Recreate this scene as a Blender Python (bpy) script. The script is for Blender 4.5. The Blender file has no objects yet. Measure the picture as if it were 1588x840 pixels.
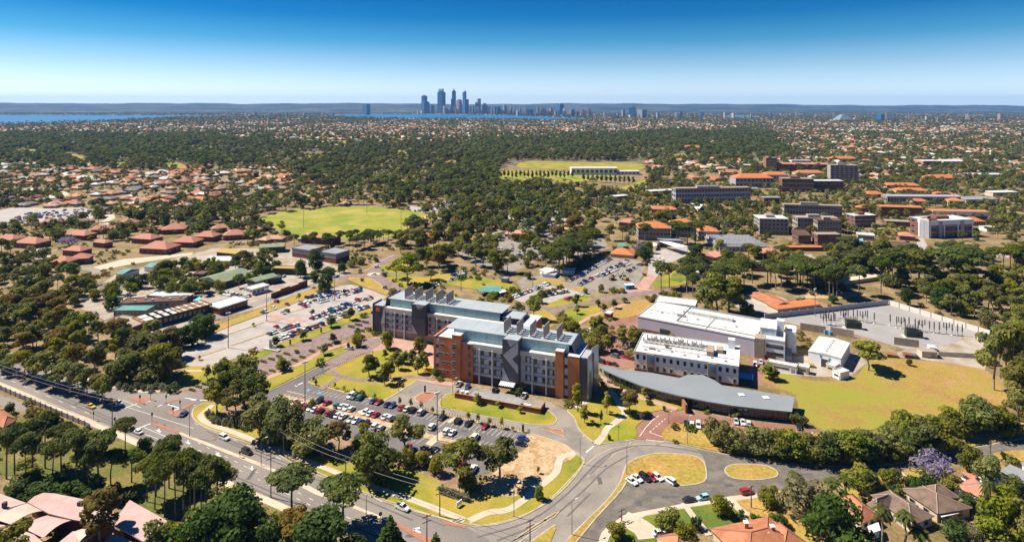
import bpy, math, random
import numpy as np
from mathutils import Matrix, Vector
# ------------------------------------------------------------------ camera, sky, sun, exposure
scn = bpy.context.scene
COL = scn.collection
FPX, CAMH, U0, V0 = 950.0, 125.0, 794.0, 163.0      # focal length in photo pixels, height, vanishing row
cam = bpy.data.cameras.new('camera'); camo = bpy.data.objects.new('camera', cam); COL.objects.link(camo)
camo.location = (0, 0, CAMH); camo.rotation_euler = (math.radians(90), 0, 0)
cam.sensor_width = 36.0; cam.lens = 36.0*FPX/1588.0
cam.shift_y = -(420.0-V0)/1588.0
cam.clip_start = 1.0; cam.clip_end = 200000.0
scn.camera = camo
SUN_EL, SUN_DIR = math.radians(50), Vector((-0.95, 0.30, 0)).normalized()
wd = bpy.data.worlds.new('World'); scn.world = wd; wd.use_nodes = True
nt = wd.node_tree; bgn = nt.nodes['Background']
sky = nt.nodes.new('ShaderNodeTexSky'); sky.sky_type = 'NISHITA'; sky.sun_disc = False
sky.sun_elevation = SUN_EL; sky.sun_rotation = math.atan2(SUN_DIR.x, SUN_DIR.y)
sky.altitude = 100; sky.air_density = 1.0; sky.dust_density = 0.3; sky.ozone_density = 4.0
tcn = nt.nodes.new('ShaderNodeTexCoord'); sepn = nt.nodes.new('ShaderNodeSeparateXYZ')
nt.links.new(tcn.outputs['Generated'], sepn.inputs[0])
rmp = nt.nodes.new('ShaderNodeValToRGB')      # clear-air deepening of the blue with height above the horizon
els = rmp.color_ramp.elements
els[0].position = 0.0; els[0].color = (.68, .80, 1.05, 1)
els[1].position = 0.19; els[1].color = (0.003, 0.135, 0.30, 1)
for p_, c_ in ((0.025, (.58, .65, .84, 1)), (0.06, (0.36, .46, .58, 1)), (0.10, (0.10, 0.30, 0.42, 1)), (0.14, (0.016, 0.19, 0.345, 1))):
    e = els.new(p_); e.color = c_
nt.links.new(sepn.outputs['Z'], rmp.inputs[0])
mxn = nt.nodes.new('ShaderNodeMix'); mxn.data_type = 'RGBA'; mxn.blend_type = 'MULTIPLY'; mxn.inputs[0].default_value = 1.0
nt.links.new(sky.outputs[0], mxn.inputs[6]); nt.links.new(rmp.outputs[0], mxn.inputs[7])
nt.links.new(mxn.outputs[2], bgn.inputs[0]); bgn.inputs[1].default_value = 0.13
sl = bpy.data.lights.new('sun', 'SUN'); sl.energy = 5.0; sl.angle = math.radians(0.5); sl.color = (1.0, 0.91, 0.77)
so = bpy.data.objects.new('sun', sl); COL.objects.link(so); so.location = (-300, 200, 600)
sd = SUN_DIR*math.cos(SUN_EL)+Vector((0, 0, math.sin(SUN_EL)))
so.rotation_euler = sd.to_track_quat('Z', 'Y').to_euler()
vs = scn.view_settings; vs.view_transform = 'Standard'; vs.look = 'None'; vs.gamma = 1.0; vs.exposure = 0.95; vs.use_curve_mapping = False
scn.cycles.max_bounces = 5; scn.cycles.diffuse_bounces = 3; scn.cycles.glossy_bounces = 2
scn.cycles.transmission_bounces = 2; scn.cycles.volume_bounces = 0; scn.cycles.transparent_max_bounces = 4
scn.cycles.use_denoising = True; scn.cycles.caustics_reflective = False; scn.cycles.caustics_refractive = False
RNG = np.random.default_rng(7); R = random.Random(11)

# ------------------------------------------------------------------ helpers
def W(u, v, z=0.0):                  # photo pixel -> place on the level z
    d = FPX*(CAMH-z)/(v-V0)
    return Vector(((u-U0)*d/FPX, d, z))
def pix(p):
    return (U0+FPX*p[0]/p[1], V0+FPX*(CAMH-(p[2] if len(p) > 2 else 0))/p[1])
def ordinal(n):
    words = ['', 'first', 'second', 'third', 'fourth', 'fifth', 'sixth', 'seventh', 'eighth', 'ninth', 'tenth', 'eleventh', 'twelfth']
    if n < 13: return words[n]
    return '%d%s' % (n, 'th' if n % 100 in (11, 12, 13) else {1: 'st', 2: 'nd', 3: 'rd'}.get(n % 10, 'th'))
def tag(o, label=None, cat=None, group=None, kind=None):
    if label: o['label'] = label
    if cat: o['category'] = cat
    if group: o['group'] = group
    if kind: o['kind'] = kind
    return o
def thing(name, label, cat, loc=(0, 0, 0), rz=0.0, group=None):
    o = bpy.data.objects.new(name, None); COL.objects.link(o)
    o.empty_display_size = 0.5; o.location = loc; o.rotation_euler = (0, 0, rz)
    return tag(o, label, cat, group)
def put(name, me, parent=None, loc=(0, 0, 0), rz=0.0, sc=None, mat=None):
    o = bpy.data.objects.new(name, me); COL.objects.link(o)
    if parent: o.parent = parent
    o.location = loc; o.rotation_euler = (0, 0, rz)
    if sc is not None: o.scale = sc if hasattr(sc, '__len__') else (sc, sc, sc)
    if mat is not None:
        o.material_slots[0].link = 'OBJECT'; o.material_slots[0].material = mat
    return o
MATS = {}
TONE = {'ground_scrub': 0.68, 'asphalt': 0.8, 'asphalt_street': 0.76, 'asphalt_patched': 0.68, 'asphalt_lot': 0.72, 'pale_concrete': 0.78, 'kerb_concrete': 0.95, 'path_concrete': 0.88, 'brown_paving': 0.7, 'red_paving': 0.72, 'red_surface': 0.82, 'pink_paving': 0.8, 'lawn': 0.88, 'green_lawn': 0.85, 'park_grass': 0.68, 'dry_grass': 0.84, 'field_grass': 0.8, 'big_field_grass': 0.8, 'oval_grass': 0.86, 'bare_sand': 0.82, 'mulch': 0.75, 'yard_gravel': 0.72, 'compound_ground': 0.8, 'worn_asphalt': 0.72, 'repair_patch': 0.8, 'suburb_ground': 0.8, 'pale_blue_roof': 0.72, 'white_roof': 0.98, 'grey_metal_roof': 0.6, 'terracotta_tile': 0.84, 'pinkish_tile': 0.8, 'orange_tile': 0.85, 'brown_tile': 0.85, 'pink_roof_sheet': 0.8, 'pale_canvas': 0.75, 'green_sheet': 0.75, 'teal_roof': 0.8, 'rust_brown_roof': 0.7, 'ochre_sheet': 0.7, 'tan_concrete': 0.75, 'curved_sheet': 0.56, 'roof_terracotta': 0.85, 'roof_salmon': 0.8, 'roof_darkred': 0.7, 'roof_whitemetal': 0.75, 'roof_grey': 0.7, 'roof_tan': 0.68, 'house_wall': 0.8, 'wall_mix': 0.75, 'paint_white': 0.9, 'flue_panel': 0.8, 'white_wall': 1.0}
def mat(name, col, rough=0.85, col2=None, scale=0.3, amt=0.5, col3=None, scale3=0.05, metal=0.0, spec=0.3, bump=0.0, rnd=0.0, wave=None, coat=0.0, fine=None):
    if name in MATS: return MATS[name]
    tk = TONE.get(name, 1.0); col, col2, col3 = [tuple(x*tk for x in c) if c is not None else None for c in (col, col2, col3)]
    m = bpy.data.materials.new(name); m.use_nodes = True; t = m.node_tree; b = t.nodes['Principled BSDF']
    b.inputs['Roughness'].default_value = rough; b.inputs['Metallic'].default_value = metal
    b.inputs['Specular IOR Level'].default_value = spec; b.inputs['Coat Weight'].default_value = coat
    N = t.nodes.new; L = t.links.new
    geo = N('ShaderNodeNewGeometry')
    cur = N('ShaderNodeRGB'); cur.outputs[0].default_value = (*col, 1); cur = cur.outputs[0]
    def layer(cur, c, s, a, det=4):
        n = N('ShaderNodeTexNoise'); n.inputs['Scale'].default_value = s; n.inputs['Detail'].default_value = det
        n.inputs['Roughness'].default_value = 0.6; L(geo.outputs['Position'], n.inputs['Vector'])
        mr = N('ShaderNodeMapRange'); mr.inputs[1].default_value = 0.5-0.13*(1-a)-0.01; mr.inputs[2].default_value = 0.5+0.13*(1-a)+0.01
        L(n.outputs[0], mr.inputs[0])
        mx = N('ShaderNodeMix'); mx.data_type = 'RGBA'; L(mr.outputs[0], mx.inputs[0]); L(cur, mx.inputs[6]); mx.inputs[7].default_value = (*c, 1)
        return mx.outputs[2], n
    nz = None
    if col2 is not None: cur, nz = layer(cur, col2, scale, amt)
    if col3 is not None: cur, _ = layer(cur, col3, scale3, 0.35)
    if fine is not None:     # fine grain: value jitter
        n = N('ShaderNodeTexNoise'); n.inputs['Scale'].default_value = fine[0]; n.inputs['Detail'].default_value = 3; L(geo.outputs['Position'], n.inputs['Vector'])
        mr = N('ShaderNodeMapRange'); mr.inputs[1].default_value = 0.3; mr.inputs[2].default_value = 0.7; mr.inputs[3].default_value = 1-fine[1]; mr.inputs[4].default_value = 1+fine[1]
        L(n.outputs[0], mr.inputs[0]); mx = N('ShaderNodeMix'); mx.data_type = 'RGBA'; mx.blend_type = 'MULTIPLY'; mx.inputs[0].default_value = 1
        L(cur, mx.inputs[6]); L(mr.outputs[0], mx.inputs[7]); cur = mx.outputs[2]
    if wave is not None:     # thin seam lines along local x (corrugated sheet, brick courses)
        tc = N('ShaderNodeTexCoord'); w = N('ShaderNodeTexWave'); w.bands_direction = wave[0]; w.inputs['Scale'].default_value = wave[1]; L(tc.outputs['Object'], w.inputs['Vector'])
        mr = N('ShaderNodeMapRange'); mr.inputs[1].default_value = 0.0; mr.inputs[2].default_value = 0.25; mr.inputs[3].default_value = 1-wave[2]; mr.inputs[4].default_value = 1
        L(w.outputs[0], mr.inputs[0]); mx = N('ShaderNodeMix'); mx.data_type = 'RGBA'; mx.blend_type = 'MULTIPLY'; mx.inputs[0].default_value = 1
        L(cur, mx.inputs[6]); L(mr.outputs[0], mx.inputs[7]); cur = mx.outputs[2]
    if rnd:
        oi = N('ShaderNodeObjectInfo'); hs = N('ShaderNodeHueSaturation')
        for k, (inp, c0, s) in enumerate((('Hue', .5, 0.06*rnd), ('Saturation', 1.0, 0.5*rnd), ('Value', 1.0, 0.9*rnd))):
            mm = N('ShaderNodeMath'); mm.operation = 'MULTIPLY'; mm.inputs[1].default_value = (7.31, 13.7, 1.0)[k]; L(oi.outputs['Random'], mm.inputs[0])
            fr = N('ShaderNodeMath'); fr.operation = 'FRACT'; L(mm.outputs[0], fr.inputs[0])
            ma = N('ShaderNodeMath'); ma.operation = 'MULTIPLY_ADD'; ma.inputs[1].default_value = s; ma.inputs[2].default_value = c0-s/2; L(fr.outputs[0], ma.inputs[0]); L(ma.outputs[0], hs.inputs[inp])
        L(cur, hs.inputs['Color']); cur = hs.outputs[0]
    L(cur, b.inputs['Base Color'])
    if bump and nz is not None:
        bp = N('ShaderNodeBump'); bp.inputs['Strength'].default_value = bump; bp.inputs['Distance'].default_value = 0.1
        n = N('ShaderNodeTexNoise'); n.inputs['Scale'].default_value = 3; L(geo.outputs['Position'], n.inputs['Vector']); L(n.outputs[0], bp.inputs['Height']); L(bp.outputs[0], b.inputs['Normal'])
    MATS[name] = m
    return m
def leafmat(name, col, col2, trans=0.48, rnd=0.5, col3=None):
    g_ = lambda c: tuple(x*1.26 for x in c) if c else None
    col, col2, col3 = g_(col), g_(col2), g_(col3)
    m = mat(name, col, 0.75, col2, 0.35, 0.1, col3=col3, scale3=0.12, spec=0.15, rnd=rnd)
    t = m.node_tree; b = t.nodes['Principled BSDF']; src = b.inputs['Base Color'].links[0].from_socket
    tr = t.nodes.new('ShaderNodeBsdfTranslucent'); t.links.new(src, tr.inputs[0])
    ms = t.nodes.new('ShaderNodeMixShader'); ms.inputs[0].default_value = trans
    t.links.new(b.outputs[0], ms.inputs[1]); t.links.new(tr.outputs[0], ms.inputs[2]); t.links.new(ms.outputs[0], t.nodes['Material Output'].inputs[0])
    return m
class MB:
    """collects faces for ONE mesh"""
    def __init__(s): s.v = []; s.f = []; s.m = []
    def add(s, vs, fs, mi=0):
        o = len(s.v); s.v += [tuple(p) for p in vs]
        for f in fs: s.f.append(tuple(i+o for i in f)); s.m.append(mi)
        return s
    def box(s, x0, x1, y0, y1, z0, z1, mi=0, bottom=False):
        fs = [(4, 5, 6, 7), (0, 1, 5, 4), (1, 2, 6, 5), (2, 3, 7, 6), (3, 0, 4, 7)]
        if bottom: fs.append((3, 2, 1, 0))
        return s.add([(x0, y0, z0), (x1, y0, z0), (x1, y1, z0), (x0, y1, z0), (x0, y0, z1), (x1, y0, z1), (x1, y1, z1), (x0, y1, z1)], fs, mi)
    def prism(s, pts, z0, z1, mi=0, side_mi=None, bottom=False):    # pts counter-clockwise [(x,y)]
        n = len(pts); a = 0.5*sum(pts[i][0]*pts[(i+1) % n][1]-pts[(i+1) % n][0]*pts[i][1] for i in range(n))
        if a < 0: pts = pts[::-1]
        zt = z1 if hasattr(z1, '__len__') else [z1]*n
        if a < 0 and hasattr(z1, '__len__'): zt = list(z1)[::-1]
        s.add([(p[0], p[1], z) for p, z in zip(pts, zt)], [tuple(range(n))], mi)
        smi = mi if side_mi is None else side_mi
        for i in range(n):
            j = (i+1) % n
            s.add([(pts[i][0], pts[i][1], z0), (pts[j][0], pts[j][1], z0), (pts[j][0], pts[j][1], zt[j]), (pts[i][0], pts[i][1], zt[i])], [(0, 1, 2, 3)], smi)
        if bottom: s.add([(p[0], p[1], z0) for p in pts], [tuple(range(n))[::-1]], smi)
        return s
    def tube(s, p, q, r0, r1, n=6, mi=0, cap=True):
        p = Vector(p); q = Vector(q); d = (q-p).normalized()
        a = d.cross(Vector((0, 0, 1)) if abs(d.z) < .9 else Vector((1, 0, 0))).normalized(); b = d.cross(a)
        vs = [p+(a*math.cos(k*2*math.pi/n)+b*math.sin(k*2*math.pi/n))*r0 for k in range(n)]+[q+(a*math.cos(k*2*math.pi/n)+b*math.sin(k*2*math.pi/n))*r1 for k in range(n)]
        fs = [((k+1) % n, k, n+k, n+(k+1) % n) for k in range(n)]
        if cap: fs.append(tuple(range(2*n-1, n-1, -1)))
        return s.add(vs, fs, mi)
    def mesh(s, name, mats):
        me = bpy.data.meshes.new(name); me.from_pydata(s.v, [], s.f)
        for m in (mats if isinstance(mats, (list, tuple)) else [mats]): me.materials.append(m)
        if any(s.m): me.polygons.foreach_set('material_index', s.m)
        me.update(); return me
    def build(s, name, mats, parent=None, loc=(0, 0, 0), rz=0.0):
        return put(name, s.mesh(name, mats), parent, loc, rz)
def npmesh(name, V, Q, mats, mi=None):
    V = np.asarray(V, dtype=np.float32); Q = np.asarray(Q, dtype=np.int32)
    me = bpy.data.meshes.new(name); k = Q.shape[1]
    me.vertices.add(len(V)); me.vertices.foreach_set('co', V.ravel())
    me.loops.add(Q.size); me.loops.foreach_set('vertex_index', Q.ravel())
    me.polygons.add(len(Q)); me.polygons.foreach_set('loop_start', np.arange(0, Q.size, k, dtype=np.int32))
    for m in (mats if isinstance(mats, (list, tuple)) else [mats]): me.materials.append(m)
    if mi is not None: me.polygons.foreach_set('material_index', np.asarray(mi, dtype=np.int32))
    me.update(calc_edges=True); return me
def smooth(pts, n=5, closed=True):           # Catmull-Rom through photo points
    P = [np.array(p, float) for p in pts]; out = []; m = len(P)
    for i in range(m if closed else m-1):
        a, b, c, d = (P[(i-1) % m] if closed or i > 0 else P[0]), P[i], P[(i+1) % m], (P[(i+2) % m] if closed or i+2 < m else P[-1])
        for k in range(n):
            t = k/n
            out.append(tuple(0.5*((2*b)+(c-a)*t+(2*a-5*b+4*c-d)*t*t+(3*b-a-3*c+d)*t**3)))
    if not closed: out.append(tuple(P[-1]))
    return out
def inside(poly, u, v):                      # vectorised point in polygon
    poly = np.asarray(poly); u = np.asarray(u); v = np.asarray(v); r = np.zeros(u.shape, bool); n = len(poly)
    if u.size > 64:
        lo, hi = poly.min(0), poly.max(0); k = np.flatnonzero((u >= lo[0]) & (u <= hi[0]) & (v >= lo[1]) & (v <= hi[1]))
        if 0 < k.size: r[k] = inside_core(poly, u[k], v[k])
        return r
    return inside_core(poly, u, v)
def inside_core(poly, u, v):
    r = np.zeros(u.shape, bool); n = len(poly)
    for i in range(n):
        x0, y0 = poly[i]; x1, y1 = poly[(i+1) % n]
        if y0 == y1: continue
        c = ((y0 > v) != (y1 > v)) & (u < (x1-x0)*(v-y0)/(y1-y0)+x0)
        r ^= c
    return r
ZN = [0]
KEEP = []           # ground outlines (photo points) where no wild tree or house may stand
def sheet(name, pts, m, z=0.02, sm=0, keep=True, skirt=True, kind='structure'):
    q = smooth(pts, sm) if sm else pts
    if keep: KEEP.append(q)
    w = [W(u, v) for u, v in q]
    ZN[0] += 1; z += (ZN[0] % 24)*.0006
    b = MB(); b.prism([(p.x, p.y) for p in w], -0.05 if skirt else z-0.001, z)
    o = b.build(name, m); o['kind'] = kind
    import bmesh
    bm = bmesh.new(); bm.from_mesh(o.data); bmesh.ops.triangulate(bm, faces=bm.faces[:1] if False else [f for f in bm.faces if len(f.verts) > 4]); bm.to_mesh(o.data); bm.free()
    return o
def ribbon(name, pts, width, m, z0=0.0, z1=0.14, sm=4, closed=False, kind='structure'):  # a strip along a line on the ground (kerb, path, marking)
    q = smooth(pts, sm, closed) if sm else list(pts)
    ZN[0] += 1; z1 += (ZN[0] % 24)*.0006
    w = [W(u, v).xy for u, v in q]; n = len(w); b = MB(); L = []; Rr = []
    for i in range(n):
        if closed: a, c = w[(i-1) % n], w[(i+1) % n]
        else: a, c = w[max(i-1, 0)], w[min(i+1, n-1)]
        t = (c-a).normalized(); nn = Vector((-t.y, t.x))*width/2
        L.append(w[i]+nn); Rr.append(w[i]-nn)
    if width >= 2.2 and not closed: KEEP.append([pix(p) for p in L]+[pix(p) for p in Rr[::-1]])
    for i in range(n if closed else n-1):
        j = (i+1) % n
        b.add([(*L[i], z1), (*L[j], z1), (*Rr[j], z1), (*Rr[i], z1)], [(3, 2, 1, 0)])
        if z1-z0 > 0.03:
            b.add([(*L[i], z0), (*L[j], z0), (*L[j], z1), (*L[i], z1)], [(3, 2, 1, 0)])
            b.add([(*Rr[i], z0), (*Rr[j], z0), (*Rr[j], z1), (*Rr[i], z1)], [(0, 1, 2, 3)])
    o = b.build(name, m); o['kind'] = kind
    return o
# ------------------------------------------------------------------ materials
M_ground = mat('ground_scrub', (0.27, 0.185, 0.08), 0.95, (0.14, 0.12, 0.03), 0.03, 0.2, (0.38, 0.27, 0.14), 0.06, fine=(0.8, .35))
M_asph = mat('asphalt', (0.225, 0.20, 0.182), 0.9, (0.185, 0.162, 0.148), 0.06, 0.3, (0.27, 0.238, 0.212), 0.03, fine=(1.5, .12))
M_asph2 = mat('asphalt_street', (0.29, 0.257, 0.226), 0.9, (0.24, 0.212, 0.188), 0.05, 0.25, (0.34, 0.297, 0.25), 0.11, fine=(1.5, .1))
M_asph3 = mat('asphalt_patched', (0.21, 0.186, 0.158), 0.9, (0.265, 0.232, 0.193), 0.09, 0.4, (0.17, 0.15, 0.127), 0.22, fine=(1.5, .12))
M_lot = mat('asphalt_lot', (0.20, 0.183, 0.178), 0.9, (0.165, 0.15, 0.146), 0.07, 0.3, fine=(1.3, .12))
M_conc = mat('pale_concrete', (0.43, 0.39, 0.36), 0.9, (0.37, 0.335, 0.305), 0.05, 0.3, (0.47, 0.43, 0.40), 0.15, fine=(1.0, .06))
M_kerb = mat('kerb_concrete', (0.46, 0.39, 0.30), 0.9, (0.36, 0.30, 0.22), 0.3, 0.3)
M_path = mat('path_concrete', (0.58, 0.48, 0.37), 0.9, (0.50, 0.41, 0.31), 0.2, 0.3, fine=(1.5, .08))
M_pave = mat('brown_paving', (0.30, 0.215, 0.195), 0.9, (0.24, 0.17, 0.155), 0.1, 0.3, (0.34, 0.25, 0.225), 0.3, fine=(2, .12))
M_brickpave = mat('red_paving', (0.33, 0.155, 0.115), 0.9, (0.25, 0.115, 0.088), 0.15, 0.3, (0.36, 0.19, 0.145), 0.05, fine=(2, .15))
M_redpaint = mat('red_surface', (0.43, 0.185, 0.115), 0.9, (0.36, 0.16, 0.105), 0.3, 0.3, fine=(2, .12))
M_pink = mat('pink_paving', (0.53, 0.33, 0.26), 0.9, (0.44, 0.26, 0.20), 0.2, 0.3, fine=(2, .1))
M_white = mat('road_paint', (0.78, 0.76, 0.72), 0.7, (0.55, 0.53, 0.5), 0.8, 0.2)
M_yellow = mat('yellow_paint', (0.75, 0.52, 0.12), 0.7, (0.55, 0.40, 0.15), 0.8, 0.2)
M_blue = mat('blue_paint', (0.08, 0.38, 0.60), 0.7)
M_lawn = mat('lawn', (0.235, 0.248, 0.016), 0.95, (0.155, 0.19, 0.015), 0.055, 0.3, (0.36, 0.265, 0.04), 0.035, fine=(2.4, .2))
M_green = mat('green_lawn', (0.14, 0.185, 0.022), 0.95, (0.22, 0.22, 0.02), 0.09, 0.0, (0.10, 0.145, 0.018), 0.05, fine=(1.2, .2))
M_park = mat('park_grass', (0.20, 0.18, 0.03), 0.95, (0.33, 0.23, 0.09), 0.035, -0.2, (0.13, 0.15, 0.025), 0.05, fine=(1.0, .3))
M_dry = mat('dry_grass', (0.46, 0.29, 0.085), 0.95, (0.36, 0.215, 0.055), 0.11, 0.3, (0.33, 0.26, 0.045), 0.045, fine=(0.8, .25))
M_field = mat('field_grass', (0.42, 0.25, 0.075), 0.95, (0.21, 0.215, 0.02), 0.020, 0.35, (0.37, 0.245, 0.06), 0.05, fine=(0.7, .28))
M_oval = mat('oval_grass', (0.27, 0.28, 0.022), 0.95, (0.40, 0.31, 0.07), 0.016, 0.2, (0.20, 0.25, 0.02), 0.04, fine=(0.4, .18))
M_sand = mat('bare_sand', (0.50, 0.335, 0.18), 0.95, (0.36, 0.21, 0.09), 0.09, 0.3, (0.55, 0.40, 0.24), 0.3, fine=(1.2, .2))
M_mulch = mat('mulch', (0.25, 0.16, 0.09), 0.95, (0.38, 0.26, 0.16), 0.15, 0.3, fine=(2, .25))
M_yard = mat('yard_gravel', (0.41, 0.395, 0.385), 0.9, (0.36, 0.345, 0.335), 0.06, 0.3, fine=(1.2, .07))
M_beige = mat('compound_ground', (0.40, 0.33, 0.26), 0.95, (0.30, 0.23, 0.15), 0.05, 0.3, (0.45, 0.40, 0.34), 0.12, fine=(1, .15))
M_suburb = mat('suburb_ground', (0.15, 0.125, 0.06), 0.95, (0.07, 0.08, 0.03), 0.012, 0.3, (0.24, 0.18, 0.11), 0.02, fine=(0.2, .3))
M_hill = mat('hill_scrub', (0.035, 0.05, 0.035), 0.95, (0.12, 0.11, 0.10), 0.010, 0.6, (0.015, 0.025, 0.022), 0.0012, fine=(0.012, .8))
M_water = mat('river_water', (0.02, 0.16, 0.34), 0.35, (0.015, 0.12, 0.27), 0.002, 0.3, spec=0.5)
# ------------------------------------------------------------------ ground, water, hills
b = MB(); b.add([(-90000, -600, 0), (90000, -600, 0), (90000, 90000, 0), (-90000, 90000, 0)], [(0, 1, 2, 3)])
gnd = b.build('ground', M_ground); gnd['kind'] = 'structure'
far = [(-2600, 187), (4200, 187), (4200, 330), (2400, 420), (1700, 300), (1000, 292), (500, 262), (-200, 262), (-2600, 300)]
sheet('suburb_ground', [(-2500, 166), (4100, 166), (2600, 262), (1588, 262), (1100, 258), (540, 255), (0, 262), (-900, 262)], M_suburb, 0.02, keep=False, skirt=False)
RIVER = [[(-260, 178.6), (0, 178.6), (120, 178.8), (230, 179.2), (370, 180.2), (372, 181), (290, 182.2), (237, 183.8), (160, 188.3), (60, 190.8), (0, 191.8), (-260, 195)],
         [(506, 179.2), (559, 177.6), (640, 177.4), (720, 178.3), (780, 179.5), (830, 181), (905, 184.5), (912, 186.8), (850, 186.3), (770, 185.2), (691, 184.5), (612, 183.7), (543, 182)],
         [(1122, 181.5), (1140, 179.8), (1175, 181.5), (1170, 183.6), (1135, 183.4)]]
for i, p in enumerate(RIVER): sheet('river', p, M_water, 1.0, sm=3, skirt=False)
def hills():
    nx, ny = 520, 12; V = []; 
    rr = np.random.default_rng(5); ph = rr.uniform(0, 6.28, 14)
    for j in range(ny):
        t = j/(ny-1); d = 9300+t*9000
        for i in range(nx):
            u = -500+i*2600/(nx-1)
            ridge = np.interp(u, [-500, 0, 200, 380, 470, 600, 800, 1000, 1250, 1400, 2100], [160.2, 160.0, 160.3, 160.8, 160.0, 161.0, 161.4, 160.6, 162.6, 163.6, 163.4])
            ridge += 0.5*math.sin(u*.021+ph[0])+0.35*math.sin(u*.057+ph[1])+0.2*math.sin(u*.13+ph[2])+0.16*math.sin(u*.9+ph[4])*math.sin(u*.37+ph[5])
            zt = CAMH+(V0-ridge)*d/FPX
            s = min(1, t*1.25); s = s*s*(3-2*s)
            z = zt*s*(1+0.02*math.sin(u*.07+t*9+ph[3])) if t > 0 else 0.2
            V.append(((u-U0)*d/FPX, d, max(z, .2)))
    Q = [(j*nx+i, j*nx+i+1, (j+1)*nx+i+1, (j+1)*nx+i) for j in range(ny-1) for i in range(nx-1)]
    o = put('hills', npmesh('hills', V, Q, M_hill)); o['kind'] = 'structure'
hills()
# ------------------------------------------------------------------ roads, lots, lawns (photo points on the ground plane)
ART_S = [(-60, 572), (0, 593), (95, 632), (175, 664), (260, 703), (357, 747), (400, 766), (480, 801), (560, 838), (640, 876)]
sheet('arterial_road', [(-80, 528), (0, 551), (90, 577), (171, 600), (215, 607), (262, 610), (327, 604), (323, 617), (304, 629), (297, 642), (305, 654), (329, 669), (371, 683), (420, 699), (471, 729), (518, 747), (571, 769), (629, 790), (682, 804), (721, 816), (780, 830), (860, 850), (1000, 900), (900, 990)]+ART_S[::-1], M_asph, 0.02)
sheet('side_street', [(721, 815), (753, 815.5), (787, 809), (825, 793), (860, 767), (880, 747), (898, 727), (906, 714), (921, 688), (951, 686), (984, 681), (1030, 683), (1076, 694), (1135, 706), (1200, 717), (1260, 722), (1311, 723), (1389, 719), (1430, 711), (1475, 701), (1543, 686), (1600, 677), (1660, 668), (1660, 688), (1588, 697), (1543, 702), (1482, 715), (1418, 724), (1382, 731), (1275, 746), (1225, 757), (1168, 767), (1137, 772), (1101, 777), (1030, 790), (966, 803), (935, 830), (915, 860), (905, 900), (840, 890), (780, 850)], M_asph2, 0.035)
sheet('service_road', [(884, 850), (923, 801), (959, 761), (972, 745), (1030, 742), (1055, 754), (1092, 748), (1096, 730), (1093, 713), (1087, 703), (1080, 696), (1135, 707), (1200, 718), (1260, 723), (1311, 724), (1389, 720), (1475, 702), (1600, 678), (1600, 695.5), (1482, 714.5), (1382, 730.5), (1275, 745.5), (1168, 766.5), (1101, 776.5), (1030, 789.5), (966, 802), (934, 829), (914, 858)], M_asph3, 0.05, keep=False)
sheet('campus_street', [(595, 622), (649, 589), (661, 591), (679, 595), (704, 597), (735, 600), (790, 610), (850, 622), (880, 637), (890, 648), (899, 668), (916, 683), (922, 690), (906, 716), (898, 704), (887, 697), (869, 686), (826, 673), (816, 671), (746, 656), (690, 643), (640, 633)], M_asph2, 0.045)
sheet('front_car_park', [(411, 609), (455, 588), (498, 567), (512, 571), (503, 578), (477, 593), (493, 601), (538, 610), (595, 622), (640, 633), (690, 643), (746, 656), (816, 671), (820, 684), (785, 712), (757, 732), (735, 738), (680, 722), (600, 699), (520, 671), (440, 640), (405, 620)], M_lot, 0.03)
sheet('avenue', [(590, 481), (577, 486.6), (520, 511), (423, 544), (393, 559), (346, 581.6), (300, 600), (283, 606), (300, 612), (327, 604), (360, 598), (409, 584), (482, 548), (529, 527), (577, 505), (590, 500)], M_pave, 0.04)
sheet('long_car_park', [(269, 552), (264, 540), (301, 530), (350, 509), (405, 489), (464, 468), (504, 450), (529, 443.5), (545, 441), (575, 450), (600, 460), (580, 474), (500, 504.6), (432, 532), (373, 552), (334, 566), (305, 570), (283, 566)], M_conc, 0.03)
sheet('brick_lane', [(504, 573), (498, 566), (545, 539), (552, 533), (560, 527), (590, 523), (602, 526), (592, 532), (575, 545), (540, 557), (515, 571)], M_pave, 0.045)
sheet('lab_court', [(560, 527), (590, 521), (610, 524), (670, 535), (680, 560), (672, 575), (640, 548), (600, 540), (575, 545)], M_pink, 0.03)
sheet('compound_ground', [(110, 470), (180, 425), (330, 385), (450, 385), (540, 420), (530, 432), (500, 441), (400, 478), (340, 493), (300, 520), (262, 534), (220, 525), (150, 490)], M_beige, 0.02, keep=False)
sheet('back_road', [(150, 440), (215, 430), (222, 436), (190, 450), (160, 462)], M_asph3, 0.035)
sheet('brick_court', [(937, 502), (959, 496), (990, 490), (990, 515), (1000, 520), (990, 545), (984, 570), (940, 572), (925, 560), (926, 530)], M_brickpave, 0.03)
sheet('brick_drive', [(985, 681), (990, 672), (986.5, 664), (1004, 647), (1012, 640), (1028, 636), (1049, 638), (1062, 637), (1100, 643), (1176, 655), (1240, 660), (1270, 668), (1240, 672), (1180, 668), (1120, 668), (1060, 657), (1045, 655), (1032, 664), (1026, 672), (1030, 683), (1010, 681)], M_brickpave, 0.06)
sheet('row_car_park', [(795, 463), (806, 455), (840, 441), (851, 440), (892, 445), (904, 456), (876, 460), (851, 472), (808, 468)], M_conc, 0.03)
sheet('middle_road', [(800, 438), (811, 430), (850, 425), (870, 436), (895, 440), (925, 452), (910, 462), (893, 449), (850, 443), (810, 447)], M_asph2, 0.035)
sheet('big_car_park', [(879, 436), (905, 420), (942, 400), (951, 400), (995, 405), (1002, 413), (990, 440), (949, 450), (918, 455), (908, 446), (893, 446)], M_asph2, 0.025)
sheet('wood_car_park', [(690, 372), (740, 360), (850, 352), (930, 362), (945, 385), (900, 398), (860, 408), (840, 400), (800, 420), (770, 424), (720, 400)], M_asph2, 0.02, keep=False)
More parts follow.
